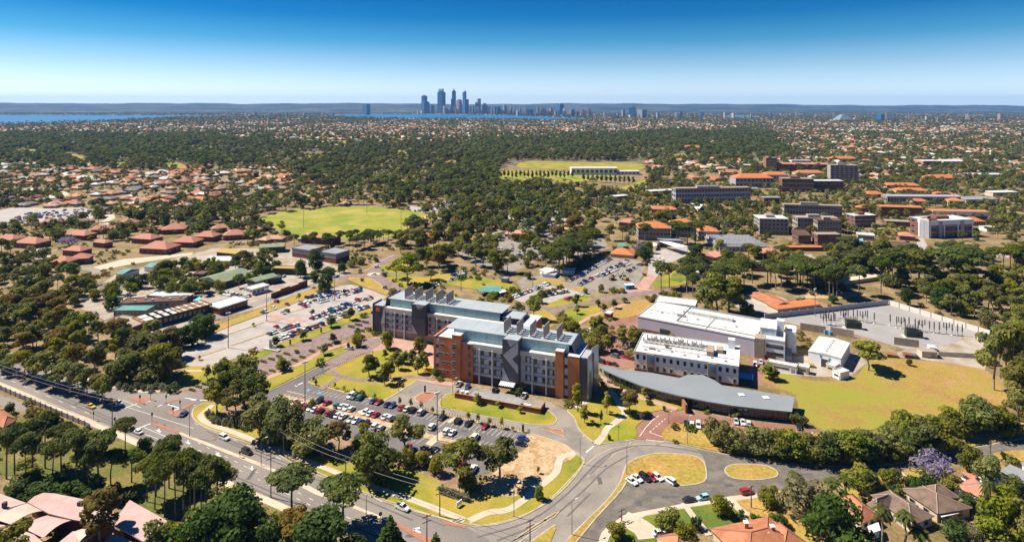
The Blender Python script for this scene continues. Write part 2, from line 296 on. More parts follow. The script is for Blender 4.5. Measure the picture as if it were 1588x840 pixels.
sheet('pine_car_park', [(655, 322), (690, 312), (705, 318), (690, 330), (640, 330), (632, 318)], M_conc, 0.02)
sheet('east_car_park', [(780, 330), (860, 305), (885, 318), (890, 340), (870, 350), (800, 350)], M_conc, 0.02, keep=False)
sheet('estate_car_park', [(-40, 335), (20, 322), (130, 322), (150, 330), (140, 342), (60, 345), (10, 352), (-40, 352)], M_conc, 0.02)
sheet('estate_road', [(145, 414), (190, 402), (255, 396), (300, 391), (296, 395), (250, 402), (195, 411), (150, 420)], M_path, 0.03)
sheet('yard', [(1188, 492), (1230, 486), (1377, 467.5), (1379, 468), (1537, 516), (1530, 556), (1470, 552), (1400, 540), (1330, 519), (1241, 505)], M_yard, 0.05)
sheet('yard_road', [(1405, 541), (1450, 537), (1485, 530), (1498, 519), (1520, 522), (1535, 530), (1530, 560), (1528, 573), (1470, 563), (1420, 556), (1380, 552)], M_beige, 0.07)
sheet('works_yard', [(1165, 575), (1180, 560), (1240, 552), (1330, 548), (1345, 562), (1320, 582), (1270, 584), (1195, 578)], M_beige, 0.03)
sheet('drive_in_court', [(1165, 545), (1190, 553), (1200, 575), (1182, 598), (1160, 595)], M_brickpave, 0.03)
sheet('campus_square', [(1006, 405), (1012, 392), (1020, 388), (1075, 378), (1085, 385), (1060, 398), (1030, 412), (1018, 430), (1004, 425)], M_conc, 0.03)
sheet('hedge_walk', [(990, 440), (1004, 424), (1018, 430), (1005, 448), (1060, 455), (1050, 462), (1000, 458), (965, 455), (950, 452)], M_pink, 0.035)
sheet('service_court', [(1160, 455), (1175, 450), (1215, 462), (1240, 480), (1190, 486), (1140, 475)], M_conc, 0.03)
sheet('tuart_track', [(1240, 452), (1290, 455), (1330, 450), (1345, 458), (1300, 463), (1250, 462)], M_sand, 0.03, keep=False)
sheet('mall_road', [(1418, 386), (1425, 369), (1432, 369), (1440, 385), (1455, 392), (1440, 395)], M_conc, 0.03)
sheet('south_street', [(-60, 605), (0, 613), (25, 620), (48, 633), (40, 640), (0, 628), (-60, 618)], M_asph, 0.03)
# lawns and planted ground, raised with their kerbs
G = 0.13
M_bigfield = mat('big_field_grass', (0.42, 0.255, 0.09), 0.95, (0.33, 0.20, 0.06), 0.05, 0.4, (0.35, 0.255, 0.05), 0.11, fine=(1.6, .28))
def greener_patch():        # the watered half of the field
    t = M_bigfield.node_tree; b_ = t.nodes['Principled BSDF']; src = b_.inputs['Base Color'].links[0].from_socket; N = t.nodes.new; L = t.links.new
    c_ = W(1290, 625); geo = N('ShaderNodeNewGeometry'); nz = N('ShaderNodeTexNoise'); nz.inputs['Scale'].default_value = .05; nz.inputs['Detail'].default_value = 5; L(geo.outputs['Position'], nz.inputs['Vector'])
    vd = N('ShaderNodeVectorMath'); vd.operation = 'DISTANCE'; L(geo.outputs['Position'], vd.inputs[0]); vd.inputs[1].default_value = (c_.x, c_.y, 0)
    ma = N('ShaderNodeMath'); ma.operation = 'MULTIPLY_ADD'; ma.inputs[1].default_value = 190; L(nz.outputs[0], ma.inputs[0]); L(vd.outputs['Value'], ma.inputs[2])
    mr = N('ShaderNodeMapRange'); mr.inputs[1].default_value = 100; mr.inputs[2].default_value = 150; mr.inputs[3].default_value = .8; mr.inputs[4].default_value = 0; L(ma.outputs[0], mr.inputs[0])
    mx = N('ShaderNodeMix'); mx.data_type = 'RGBA'; L(mr.outputs[0], mx.inputs[0]); L(src, mx.inputs[6]); mx.inputs[7].default_value = (0.205, 0.225, 0.02, 1); L(mx.outputs[2], b_.inputs['Base Color'])
greener_patch()
lawns = [
 ('corner_lawn', [(298, 642), (304, 630), (330, 625), (400, 640), (440, 655), (520, 690), (600, 712), (690, 745), (760, 740), (790, 715), (822, 690), (818, 673), (869, 687), (897, 706), (906, 717), (880, 752), (850, 778), (815, 797), (770, 811), (721, 812), (629, 786), (518, 744), (420, 696), (329, 666), (304, 653)], M_lawn, 1),
 ('street_verge', [(869, 850), (905, 811), (941, 776), (962, 747), (969, 726), (975, 717), (994, 708), (1023, 702.5), (1066, 705), (1088, 712), (1095, 729), (1091, 747), (1055, 753), (1044, 750), (1032, 739), (1000, 739), (976, 741), (962, 762), (925, 802), (884, 850)], M_dry, 1),
 ('street_island', [(1125, 726), (1137, 720), (1173, 720), (1195, 724), (1206, 733), (1200, 740), (1168, 744), (1137, 741), (1126, 733)], M_dry, 1),
 ('service_lawn', [(697, 610), (684, 619), (681, 627), (694, 633.5), (778, 650), (821, 657.5), (852, 659), (861, 655), (863, 648), (852, 638), (842, 632), (800, 625), (720, 612)], M_lawn, 1),
 ('garden_lawn', [(515, 573), (540, 560), (570, 549), (600, 541), (640, 549), (668, 564), (672, 580), (661, 589), (649, 587), (595, 620.5), (568, 616), (538, 608.5), (507, 600), (479, 592)], M_lawn, 1),
 ('avenue_verge', [(408, 609), (409, 602), (411, 590), (463, 567), (504, 546), (540, 536), (552, 532), (549, 537), (500, 563), (452, 587)], M_lawn, 0),
 ('avenue_verge', [(519, 500), (575, 478.6), (576, 485.4), (520, 508)], M_lawn, 0),
 ('avenue_verge', [(511, 504.8), (512, 513), (441, 538.6), (396, 557), (375, 556.5), (427, 536)], M_lawn, 0),
 ('avenue_verge', [(285, 568), (321, 568), (345, 566), (352, 574), (320, 591), (275, 602), (268, 596), (283, 580)], M_lawn, 0),
 ('drive_lawn', [(1026, 672), (1034, 662), (1046, 655.5), (1060, 657.5), (1094, 665), (1120, 669), (1180, 670), (1240, 674), (1270, 672), (1300, 678), (1400, 665), (1500, 668), (1590, 655), (1590, 675), (1543, 684), (1475, 699), (1389, 716), (1311, 720), (1200, 714), (1148, 706), (1080, 693), (1044, 684), (1030, 681)], M_dry, 0),
 ('path_lawn', [(880, 636), (890, 628), (905, 622), (930, 610), (945, 607), (960, 628), (966, 633), (960, 645), (945, 658), (935, 672), (921, 684), (916, 682), (899, 667), (890, 647)], M_lawn, 1),
 ('path_lawn', [(931, 689), (940, 676), (950, 660), (968, 648), (972, 636), (966, 628), (955, 612), (940, 590), (930, 578), (960, 588), (1000, 606), (1060, 633), (1030, 635), (1010, 639), (1003, 646), (986, 662), (988, 672), (983, 680), (951, 685)], M_lawn, 0),
 ('sports_oval', [(405, 340), (430, 330), (480, 323.5), (560, 320), (620, 325), (665, 333), (645, 352), (600, 368), (520, 371), (460, 368), (425, 354)], M_oval, 0),
 ('playing_field', [(808, 260), (818, 250.5), (910, 252), (985, 253), (998, 258), (985, 264), (900, 263)], M_lawn, 0),
 ('playing_field', [(776, 266), (850, 266), (940, 271), (950, 276), (900, 282), (830, 280), (776, 279)], M_oval, 0),
 ('playing_field', [(776, 284), (826, 284), (830, 288), (776, 289)], M_oval, 0),
 ('playing_field', [(920, 292), (960, 292), (998, 279), (1000, 285), (972, 297), (930, 301), (920, 300)], M_oval, 0),
 ('far_field', [(421, 215), (480, 216.5), (548, 219), (546, 222), (470, 221), (425, 218)], M_lawn, 0),
 ('far_field', [(360, 213), (393, 212), (392, 216.5), (362, 217)], M_dry, 0),
 ('far_field', [(178, 250), (200, 250), (190, 259), (180, 258)], M_lawn, 0),
 ('far_field', [(95, 235), (135, 246), (132, 256), (112, 252)], M_lawn, 0),
 ('far_field', [(258, 248), (290, 258), (275, 264), (256, 258)], M_lawn, 0),
 ('far_field', [(300, 225), (330, 228), (322, 232), (298, 229)], M_lawn, 0),
 ('far_field', [(600, 232), (640, 236), (630, 240), (596, 236)], M_oval, 0),
 ('far_field', [(470, 240), (500, 238), (520, 243), (480, 246)], M_lawn, 0),
 ('far_field', [(690, 250), (730, 246), (735, 252), (700, 256)], M_dry, 0),
 ('far_field', [(20, 235), (50, 232), (70, 238), (40, 243)], M_oval, 0),
 ('far_field', [(1040, 240), (1080, 238), (1085, 244), (1050, 246)], M_lawn, 0),
 ('green_terrace', [(1040, 424), (1048, 420), (1072, 432), (1062, 440), (1040, 444), (1010, 442), (1025, 430)], M_lawn, 0),
 ('roundabout_lawn', [(588, 418), (600, 409), (615, 406), (640, 414), (640, 423), (610, 423)], M_lawn, 0),
 ('roundabout_lawn', [(598, 430), (617, 425), (660, 430), (690, 424), (740, 430), (790, 440), (800, 446), (760, 452), (690, 441), (653, 447), (625, 445)], M_lawn, 0),
 ('roundabout_lawn', [(540, 433.5), (560, 430), (580, 433.5), (603, 453), (595, 455)], M_dry, 0),
 ('pine_lawn', [(815, 441), (843, 432), (868, 436), (880, 446), (905, 444), (900, 452), (880, 446), (850, 439), (820, 446)][:6]+[(850, 439)], M_dry, 0),
 ('avenue_lawn', [(822, 488), (838, 480), (852, 484), (865, 498), (850, 508), (828, 500)], M_dry, 0),
 ('avenue_lawn', [(879, 480), (920, 474), (932, 476), (925, 488), (900, 500), (884, 494)], M_lawn, 0),
 ('mound_lawn', [(944, 479), (999, 464), (1016, 467), (1014, 474), (988, 489), (956, 495), (934, 497), (912, 503), (915, 494)], M_field, 0),
 ('car_park_verge', [(845, 472), (876, 463), (906, 457), (918, 466), (880, 472), (850, 477)], M_lawn, 0),
 ('compound_verge', [(301, 529), (350, 508), (405, 488), (464, 467), (500, 450), (522, 442), (505, 441.5), (460, 458), (410, 477), (350, 499), (300, 522)], M_dry, 0),
 ('park_lawn', [(-20, 650), (60, 645), (140, 662), (221, 694), (364, 759), (430, 787), (480, 812), (430, 850), (300, 850), (200, 780), (100, 740), (-20, 730)], M_park, 0),
 ('junction_lawn', [(175, 590), (215, 580), (240, 590), (235, 600), (200, 604), (178, 598)], M_lawn, 0),
 ('big_lawn', [(1182, 590), (1192, 576), (1215, 580), (1262, 590), (1320, 588), (1345, 563), (1370, 556), (1440, 560), (1500, 568), (1530, 575), (1555, 600), (1562, 625), (1540, 645), (1500, 660), (1440, 650), (1380, 662), (1300, 672), (1268, 662), (1240, 640), (1235, 612), (1210, 604)], M_bigfield, 0),
 ('house_lawn', [(992, 804), (1030, 793), (1101, 781), (1123, 778), (1159, 806), (1130, 815), (1101, 822), (1060, 825), (1010, 822)], M_green, 1),
 ('house_lawn', [(1128, 776), (1168, 770), (1225, 760), (1260, 800), (1275, 845), (1250, 850), (1190, 802), (1165, 806)], M_dry, 0),
 ('house_lawn', [(940, 840), (950, 826), (985, 818), (1020, 835), (1010, 860), (950, 860)], M_green, 1),
 ('yard_lawn', [(1390, 735), (1420, 728), (1440, 724), (1450, 735), (1420, 745)], M_dry, 0),
 ('yard_lawn', [(1540, 703), (1590, 698), (1600, 712), (1560, 716)], M_dry, 0),
 ('yard_lawn', [(1310, 760), (1360, 750), (1390, 745), (1400, 760), (1350, 775)], M_dry, 0),
]
for nm, pts, m, kb in lawns:
    sheet(nm, pts, m, G, sm=3, keep=nm not in ('drive_lawn', 'park_lawn', 'roundabout_lawn', 'pine_lawn'))
    if kb: ribbon('kerb', pts, 0.45, M_kerb, 0.0, 0.16, sm=3, closed=True)
sheet('mulch_bed', [(365, 627), (440, 642), (520, 674), (600, 702), (680, 727), (735, 743), (748, 752), (742, 764), (700, 758), (660, 737), (630, 729), (590, 722), (530, 706), (470, 690), (420, 668), (370, 650), (340, 640)], M_mulch, G+.03, sm=3, keep=False)
sheet('bare_sand', [(818, 675), (869, 688), (893, 706), (868, 722), (862, 740), (840, 757), (800, 770), (765, 766), (748, 752), (785, 717), (820, 690)], M_sand, G+.04, sm=3, keep=False)
sheet('green_lawn', [(1043, 425), (1048, 422), (1068, 432), (1055, 438), (1038, 434)], M_green, G+.03, keep=False)
sheet('sand_bank', [(1385, 712), (1460, 692), (1540, 680), (1560, 676), (1530, 672), (1400, 690)], M_sand, G+.03, sm=2, keep=False)
# painted and paved islands
for pts in ([(643, 617), (650.5, 611.5), (661, 608), (675.5, 608.5), (677, 611), (667, 621), (659, 624), (648, 623)], [(838, 664), (862, 664.3), (872, 667), (877, 677)]):
    sheet('paved_island', pts, M_redpaint, 0.15, sm=3 if len(pts) > 4 else 0); ribbon('kerb', pts, 0.4, M_kerb, 0, 0.17, sm=3 if len(pts) > 4 else 0, closed=True)
def sv(x, y): return (180+x/5.6, 580+y/5.6)
for pts in ([sv(95, 205), sv(225, 255), sv(300, 228), sv(330, 218), sv(240, 205)], [sv(330, 285), sv(545, 205), sv(550, 222), sv(400, 262)], [sv(425, 330), sv(530, 372), sv(560, 330), sv(500, 312)], [sv(545, 300), sv(680, 240), sv(690, 250), sv(575, 310)],
            [sv(295, 412), sv(330, 412), sv(560, 505), sv(540, 518), sv(330, 440)]):
    sheet('paved_island', pts, M_redpaint, 0.12)
sheet('road_median', [sv(540, 520), sv(560, 503), (420, 724), (493, 760), (610, 808), (612, 812), (488, 766), (418, 729)], M_path, 0.12)
sheet('road_median', [(612, 808), (664, 833), (690, 846), (670, 848), (611, 813)], M_redpaint, 0.12)
sheet('road_median', [(682, 806), (721, 815), (722, 819), (690, 812)], M_redpaint, 0.12)
sheet('road_median', [(-60, 553), (0, 570), (80, 597), (158, 624), (166, 630), (160, 631), (75, 601), (0, 575), (-60, 557)], M_mulch, 0.12)
def i2(x, y): return (560+x/5.29, 690+y/5.29)
sheet('traffic_island', [i2(1250, 780), i2(1265, 765), i2(1588, 555), (870, 790), (867, 793)], M_dry, 0.15); 
sheet('traffic_island', [(912, 733), (930, 716), (948, 704), (946, 708), (930, 722), (915, 736)], M_asph, 0.10)
ribbon('kerb', [i2(1250, 780), i2(1400, 675), i2(1588, 555), (868, 792), i2(1588, 585), i2(1400, 700)], 0.4, M_kerb, 0, .17, sm=0, closed=True)
sheet('traffic_island', [i2(1380, 800), i2(1588, 660), (862, 820), (850, 850)], M_dry, 0.15)
ribbon('kerb', [i2(1370, 805), i2(1588, 655), (864, 815)], 0.5, M_kerb, 0, .17, sm=0)
for pts in ([(410, 489), (425, 487), (445, 494), (430, 497)], [(440, 496), (462, 493), (478, 498), (455, 503)], [(411, 497), (425, 495), (432, 499), (418, 500)], [(545, 448), (560, 447), (566, 453), (552, 455)], [(566, 456), (580, 455), (584, 461), (570, 462)], [(294, 552), (304, 552), (320, 558), (308, 559)], [(500, 500), (510, 499), (512, 503), (502, 505)]):
    sheet('paved_island', pts, M_pink, 0.045)
ribbon('parking_median', [(278, 543), (340, 523), (409, 500)], 1.0, M_dry, 0, .15); ribbon('parking_median', [(310, 553), (350.5, 539.7)], 1.0, M_dry, 0, .15); ribbon('parking_median', [(358, 536), (414, 517)], 1.0, M_dry, 0, .15); ribbon('parking_median', [(440, 488), (472, 478)], 1.0, M_dry, 0, .15)
ribbon('parking_median', [(430, 613), (470, 622), (507, 630), (550, 642), (607, 660), (640, 669), (693, 684), (745, 692)], 3.2, M_sand, 0, .14)
ribbon('parking_median', [(556, 640), (572, 634)], 2.5, M_path, 0, .15, sm=0); ribbon('parking_median', [(664, 690), (688, 671)], 3.0, M_path, 0, .15, sm=0); ribbon('parking_median', [(695, 655), (706, 648)], 2.0, M_path, 0, .15, sm=0)
# roads as strips
ribbon('compound_road', [(330, 497), (339, 492), (420, 463), (480, 444), (527, 431), (560, 427)], 8, M_asph2, 0, .05); ribbon('roundabout_road', [(612, 395), (596, 404), (588, 414), (580, 424), (592, 434), (608, 445), (622, 458)], 10, M_pave, 0, .06)
ribbon('roundabout_road', [(527, 432), (555, 428), (580, 425), (600, 423), (630, 422)], 9, M_pave, 0, .055)
ribbon('middle_street', [(800, 483), (817, 479), (840, 476), (865, 473.6), (918, 467), (963, 459.5), (1004, 454), (1060, 449), (1110, 447)], 9, M_pave, 0, .06)
sheet('avenue_crossing', [(838, 478), (880, 474), (880, 490), (868, 500), (862, 496)], M_pave, 0.055)
ribbon('compound_road', [(60, 408), (110, 412), (145, 418), (152, 424)], 7, M_asph2, 0, .03); ribbon('estate_street', [(165, 330), (172, 338), (160, 346), (190, 352)], 8, M_path, 0, .03)
ribbon('estate_street', [(80, 290), (100, 300), (112, 312)], 8, M_path, 0, .03)
# footpaths
ribbon('footpath', [(330, 628), (318, 638), (311, 646), (323, 657), (358, 669), (403, 686), (440, 700), (464, 710), (543, 741), (593, 760), (650, 779), (721, 807)], 2.3, M_path, 0, G+.06)
ribbon('footpath', [(727, 808), (757, 795), (786, 791), (807, 779), (820, 768), (837, 754), (862, 733), (869, 711), (891, 702)], 2.6, M_path, 0, G+.05)
ribbon('footpath', [(-60, 575), (0, 597), (54, 620.5), (82, 633), (111, 644), (139, 655), (176, 671), (221, 691), (364, 755), (420, 779), (470, 801)], 2.6, M_path, 0, G+.06)
ribbon('footpath', [(171, 597.5), (200, 604), (235, 607), (262, 604)], 2.5, M_path, 0, .1); ribbon('footpath', [(0, 545), (90, 571), (171, 597.5)], 2.5, M_path, 0, .1)
ribbon('footpath', [(925, 689), (934, 678), (942, 664), (955, 655), (967, 645), (969, 638), (963, 630), (952, 612), (943, 602)], 2.6, M_path, 0, G+.05)
ribbon('footpath', [(928, 583), (960, 602), (995, 617), (1050, 635)], 3.0, M_pink, 0, G+.05); ribbon('footpath', [(411, 588), (463, 565), (500, 545), (540, 533)], 3.2, M_pink, 0, G+.05)
ribbon('footpath', [(515, 574), (523, 581), (540, 586), (565, 590), (605, 588), (640, 584), (675, 589)], 3.0, M_pave, 0, G+.05); ribbon('footpath', [(497, 604), (510, 596), (528, 584)], 2.8, M_pave, 0, G+.06)
ribbon('footpath', [(649, 588), (661, 589.5), (680, 593.5), (704, 596)], 3.5, M_pink, 0, .16, sm=0); ribbon('footpath', [(286, 575), (310, 575), (330, 571)], 1.8, M_path, 0, G+.05)
ribbon('footpath', [(888, 632), (900, 629), (912, 622)], 2.4, M_path, 0, G+.05); ribbon('footpath', [(893, 505), (915, 492), (945, 480), (975, 470)], 3.0, M_pink, 0, G+.05)
ribbon('footpath', [(966, 803), (985, 812), (1000, 822), (1008, 835)], 7, M_path, 0, .16, sm=2); ribbon('footpath', [(966, 803), (1030, 790.5), (1101, 777.5), (1180, 767.5)], 2.2, M_path, 0, .15); ribbon('footpath', [(1134, 774), (1142, 785), (1160, 800)], 2.6, M_path, 0, G+.05)
ribbon('footpath', [(934, 845), (940, 828), (955, 815), (968, 806)], 2.6, M_path, 0, G+.04); ribbon('driveway', [(1387, 728), (1398, 738), (1412, 747)], 3.5, M_path, 0, G+.05); ribbon('driveway', [(1060, 780), (1075, 800), (1100, 830)], 2.0, M_path, 0, G+.04)
# kerbs along the roads
ribbon('kerb', [(297, 642), (305, 654), (329, 668), (371, 682.5), (420, 698.5), (471, 728), (518, 746), (571, 768), (629, 788.5), (682, 803), (721, 814.5), (753, 815), (787, 809), (825, 793), (860, 767), (880, 747), (898, 727), (906, 714)], 0.4, M_kerb, 0, .15)
ribbon('kerb', ART_S, 0.4, M_kerb, 0, .15); ribbon('kerb', [(921, 688), (951, 686), (984, 681)], 0.4, M_kerb, 0, .16); ribbon('kerb', [(1030, 683), (1076, 694), (1135, 706), (1200, 717), (1260, 722), (1311, 723), (1389, 719), (1475, 701), (1600, 677)], 0.4, M_kerb, 0, .15)
ribbon('kerb', [(816, 671), (826, 673), (869, 686), (887, 697), (898, 704), (906, 716)], 0.4, M_kerb, 0, .16); ribbon('kerb', [(411, 609.5), (455, 588.5), (500, 566), (549, 538)], 0.4, M_kerb, 0, .17, sm=0)
ribbon('kerb', [(595, 622), (649, 589)], 0.6, M_kerb, 0, .17, sm=0); ribbon('kerb', [(640, 632), (690, 642.5), (746, 655.5), (816, 670.5)], 1.2, M_sand, 0, .16, sm=0); ribbon('kerb', [(477, 593), (507, 600.5), (538, 609.5), (595, 621.5)], 0.8, M_sand, 0, .17, sm=0)
ribbon('kerb', [(540, 434), (560, 430.5), (580, 434), (603, 453.5)], 0.5, M_kerb, 0, .16); ribbon('kerb', [(612, 395), (592, 404), (580, 412), (560, 422), (527, 427)], 0.8, M_path, 0, .16)
# line markings: each set of lines is one painted sheet
def lines(name, segs, width, m, z=0.065):
    b = MB()
    for (a, c) in segs:
        p, q = W(*a).xy, W(*c).xy; t = (q-p).normalized(); n = Vector((-t.y, t.x))*width/2
        b.add([(*(p+n), z), (*(p-n), z), (*(q-n), z), (*(q+n), z)], [(0, 1, 2, 3)])
    o = b.build(name, m); o['kind'] = 'structure'
def lerp2(a, b, t): return (a[0]+(b[0]-a[0])*t, a[1]+(b[1]-a[1])*t)
def dashes(a, c, n, f=0.35):
    A, C = W(*a), W(*c); return [(pix(A.lerp(C, (i+.1)/n)), pix(A.lerp(C, (i+.1+f)/n))) for i in range(n)]
def bays(a, c, n, to):         # n+1 lines between row ends a and c, each running towards the offset of `to`
    A, C, T = W(*a), W(*c), W(*to)-W(*a)
    return [(pix(A.lerp(C, i/n)), pix(A.lerp(C, i/n)+T)) for i in range(n+1)]
lines('lane_lines', dashes(sv(640, 620), (560, 822), 18)+dashes(sv(700, 590), (620, 842), 18)+dashes((300, 655), (640, 797), 14)+dashes((0, 583), (150, 646), 8), 0.16, M_white)
lines('lane_lines', [(sv(215, 505), sv(395, 575)), (sv(240, 460), sv(440, 545)), (sv(110, 290), (300, 664)), (sv(60, 225), sv(215, 290)), ((480, 707), (505, 720))], 0.18, M_white)
lines('stop_lines', [(sv(165, 480), sv(300, 428)), (sv(70, 295), sv(180, 258)), (sv(250, 245), sv(300, 232)), (sv(360, 280), sv(405, 262)), (sv(450, 262), sv(545, 292)), (sv(495, 315), sv(550, 298)), (sv(600, 205), sv(740, 230)), (sv(650, 225), sv(830, 225)), ((909, 701), (921, 691))], 0.55, M_white)
lines('lane_arrows', [(sv(350, 480), sv(385, 502)), (sv(350, 482), sv(378, 478)), (sv(605, 580), sv(640, 605)), (sv(605, 582), sv(632, 577)), (sv(870, 690), sv(905, 715)), (sv(868, 690), sv(898, 684)), (sv(1160, 805), sv(1195, 835)), (sv(1158, 808), sv(1188, 800)), ((641, 820), (652, 826)), ((641, 820), (651, 818)), ((458, 598), (470, 593)), ((459, 599), (461, 596))], 0.75, M_white)
lines('centre_line', [((800, 843), (862, 800)), ((910, 740), (936, 716)), ((936, 716), (955, 702)), ((955, 702), (985, 692)), ((985, 692), (1020, 689)), ((1020, 689), (1060, 694)), ((900, 727), (925, 706)), ((925, 706), (950, 694)), ((950, 694), (985, 688)), ((985, 688), (1050, 690))], 0.22, M_path)
lines('bay_lines', bays((496, 604), (592, 624), 14, (484, 610))+bays((452, 606), (500, 617), 8, (440, 612))+bays((470, 622), (550, 643), 12, (484, 615))+bays((560, 645), (660, 670), 14, (574, 638))+bays((690, 679), (750, 694), 9, (705, 672)), 0.13, M_white)
lines('bay_lines', bays((640, 635), (815, 676), 26, (628, 643))+bays((430, 617), (550, 648), 18, (416, 624))+bays((560, 650), (660, 678), 15, (545, 658))+bays((667, 692), (700, 702), 5, (655, 702)), 0.13, M_white)
lines('bay_lines', bays((285, 548), (405, 506), 30, (279, 545))+bays((300, 556), (350, 540), 13, (294, 553))+bays((430, 500), (560, 452), 40, (424, 497))+bays((420, 520), (560, 466), 40, (414, 517)), 0.12, M_asph)
lines('yellow_lines', [((445, 606), (475, 613)), ((725, 680), (738, 668)), ((680, 662), (693, 653)), ((455, 586), (462, 583)), ((545, 644), (553, 640)), ((595, 668), (601, 663)), ((660, 698), (668, 692))], 0.3, M_yellow)
lines('disabled_bays', [((476, 604.5), (480, 605)), ((493, 608.7), (498, 609.2))], 1.6, M_blue)
lines('give_way_teeth', dashes((1002, 681.5), (1030, 684.5), 9, .55), 0.5, M_white); lines('drive_lines', [((992, 676), (1001, 663)), ((1001, 663), (1011, 652)), ((1011, 652), (1022, 644)), ((1007, 670), (1030, 678))]+dashes((1007, 670), (1034, 647), 6, .5), 0.25, M_white, 0.075)
lines('brick_bay_lines', bays((1094, 650), (1236, 668), 16, (1090, 656)), 0.15, M_path, 0.075)

# worn wheel tracks and repair patches on the asphalt
M_worn = mat('worn_asphalt', (0.15, 0.137, 0.128), 0.9, (0.19, 0.175, 0.163), 0.25, 0.2); M_patch = mat('repair_patch', (0.105, 0.098, 0.094), 0.9, (0.14, 0.13, 0.122), 0.5, 0.2)
for a_, c_ in (((30, 590), (300, 710)), ((60, 598), (330, 719)), ((150, 652), (560, 830)), ((170, 656), (600, 838)), ((320, 668), (690, 815)), ((330, 675), (640, 806))): ribbon('wheel_track', [a_, lerp2(a_, c_, .5), c_], .55, M_worn, 0.05, .058, sm=2)
for a_ in ([(740, 832), (820, 808), (880, 765), (925, 718), (960, 697), (1010, 690), (1080, 700), (1180, 719)], [(770, 838), (850, 805), (905, 760), (940, 726), (975, 706)], [(880, 800), (915, 765)], [(1000, 770), (1100, 757), (1200, 745), (1320, 730), (1440, 712), (1560, 690)]): ribbon('wheel_track', a_, .6, M_worn, 0.06, .064, sm=3)
for u_, v_, w_, l_ in ((705, 812, 3, 1.2), (480, 742, 2, 5), (250, 660, 3, 2), (930, 745, 1.5, 4), (1130, 752, 3, 2), (1040, 770, 6, 1.5), (990, 780, 2, 3), (560, 634, 4, 1), (720, 668, 3, 1.2), (820, 668, 1.2, 3), (870, 690, 3, 1), (610, 662, 1.5, 2), (1250, 735, 5, 1.2), (390, 735, 1.4, 6), (120, 625, 2, 4), (640, 830, 4, 1.4)):
    p_ = W(u_, v_); b = MB(); b.add([(p_.x-w_/2, p_.y-l_/2, .07), (p_.x+w_/2, p_.y-l_/2+.2, .07), (p_.x+w_/2-.1, p_.y+l_/2, .07), (p_.x-w_/2+.1, p_.y+l_/2-.1, .07)], [(0, 1, 2, 3)]); o = b.build('repair_patch', M_patch); o['kind'] = 'structure'

def suburb_streets():
    for ang, sp in ((math.radians(78), 330), (math.radians(-12), 520)):
        t = Vector((math.cos(ang), math.sin(ang))); n = Vector((-t.y, t.x))
        for k in range(-16, 17):
            c = Vector((0, 3300))+n*k*sp; seg = []
            for q in range(-60, 61):
                p = c+t*q*45; ok = p.y > 900
                if ok:
                    u, v = pix((p.x, p.y)); ok = -60 < u < 1650 and (183 < v < 206 or (u > 1240 and 183 < v < 255) or (u < 430 and 266 < v < 312))
                if ok: seg.append(pix((p.x, p.y)))
                if (not ok or q == 60) and seg:
                    if len(seg) > 5: ribbon('suburb_street', seg, 11, M_asph2, 0, .05, sm=0)
                    seg = []
suburb_streets()
# ------------------------------------------------------------------ trees: prototypes (crown height 1 unit = 1 m at the given size)
M_bark = mat('bark', (0.13, 0.10, 0.075), 0.95, (0.22, 0.18, 0.14), 1.5, 0.3)
M_barkpale = mat('pale_bark', (0.34, 0.28, 0.22), 0.95, (0.20, 0.16, 0.12), 1.2, 0.3)
L_gum = leafmat('gum_leaves', (0.15, 0.162, 0.03), (0.088, 0.112, 0.024), rnd=.7, col3=(0.20, 0.195, 0.036))
L_pine = leafmat('pine_needles', (0.095, 0.122, 0.024), (0.054, 0.08, 0.018), rnd=.5, col3=(0.135, 0.148, 0.026))
L_bright = leafmat('bright_leaves', (0.18, 0.19, 0.024), (0.10, 0.125, 0.018), rnd=.4, col3=(0.25, 0.22, 0.032))
L_deep = leafmat('deep_leaves', (0.075, 0.115, 0.02), (0.042, 0.075, 0.016), rnd=.35)
L_brown = leafmat('brown_leaves', (0.17, 0.125, 0.03), (0.10, 0.08, 0.024), rnd=.4, col3=(0.22, 0.155, 0.035))
L_grey = leafmat('grey_leaves', (0.20, 0.18, 0.09), (0.12, 0.115, 0.06), rnd=.3)
L_purple = leafmat('jacaranda_bloom', (0.22, 0.18, 0.31), (0.15, 0.125, 0.23), rnd=.15, col3=(0.27, 0.23, 0.34))
L_sage = leafmat('sage_leaves', (0.20, 0.20, 0.13), (0.12, 0.125, 0.07), rnd=.5)
L_far = leafmat('far_leaves', (0.135, 0.145, 0.034), (0.08, 0.098, 0.026), rnd=1.1, col3=(0.19, 0.185, 0.042))
L_forest = leafmat('forest_leaves', (0.095, 0.118, 0.028), (0.056, 0.08, 0.022), rnd=.9, col3=(0.135, 0.145, 0.03))
def leaves(rng, clumps, n, size, up=0.0, rough=0.8, asp=1.0):
    C = np.array(clumps, float); wgt = (C[:, 3]*C[:, 4]+C[:, 4]*C[:, 5]+C[:, 3]*C[:, 5]); wgt /= wgt.sum()
    k = rng.choice(len(C), n, p=wgt); d = rng.normal(size=(n, 3)); d[:, 2] += up; d /= np.linalg.norm(d, axis=1)[:, None]
    r = rng.uniform(0.55, 1.05, n)**0.6
    p = C[k, :3]+d*C[k, 3:6]*r[:, None]
    nn = d+rng.normal(size=(n, 3))*rough*0.6+np.array([0, 0, .25]); nn /= np.linalg.norm(nn, axis=1)[:, None]
    a = np.cross(nn, rng.normal(size=(n, 3))); a /= np.linalg.norm(a, axis=1)[:, None]+1e-9; bb = np.cross(nn, a)
    s = size*rng.uniform(.55, 1.35, n)[:, None]*0.5
    a *= s*asp; bb *= s
    V = np.stack([p-a-bb*.6, p+a-bb, p+a*.7+bb, p-a+bb*.8], 1).reshape(-1, 3)
    return V, np.arange(4*n).reshape(n, 4)
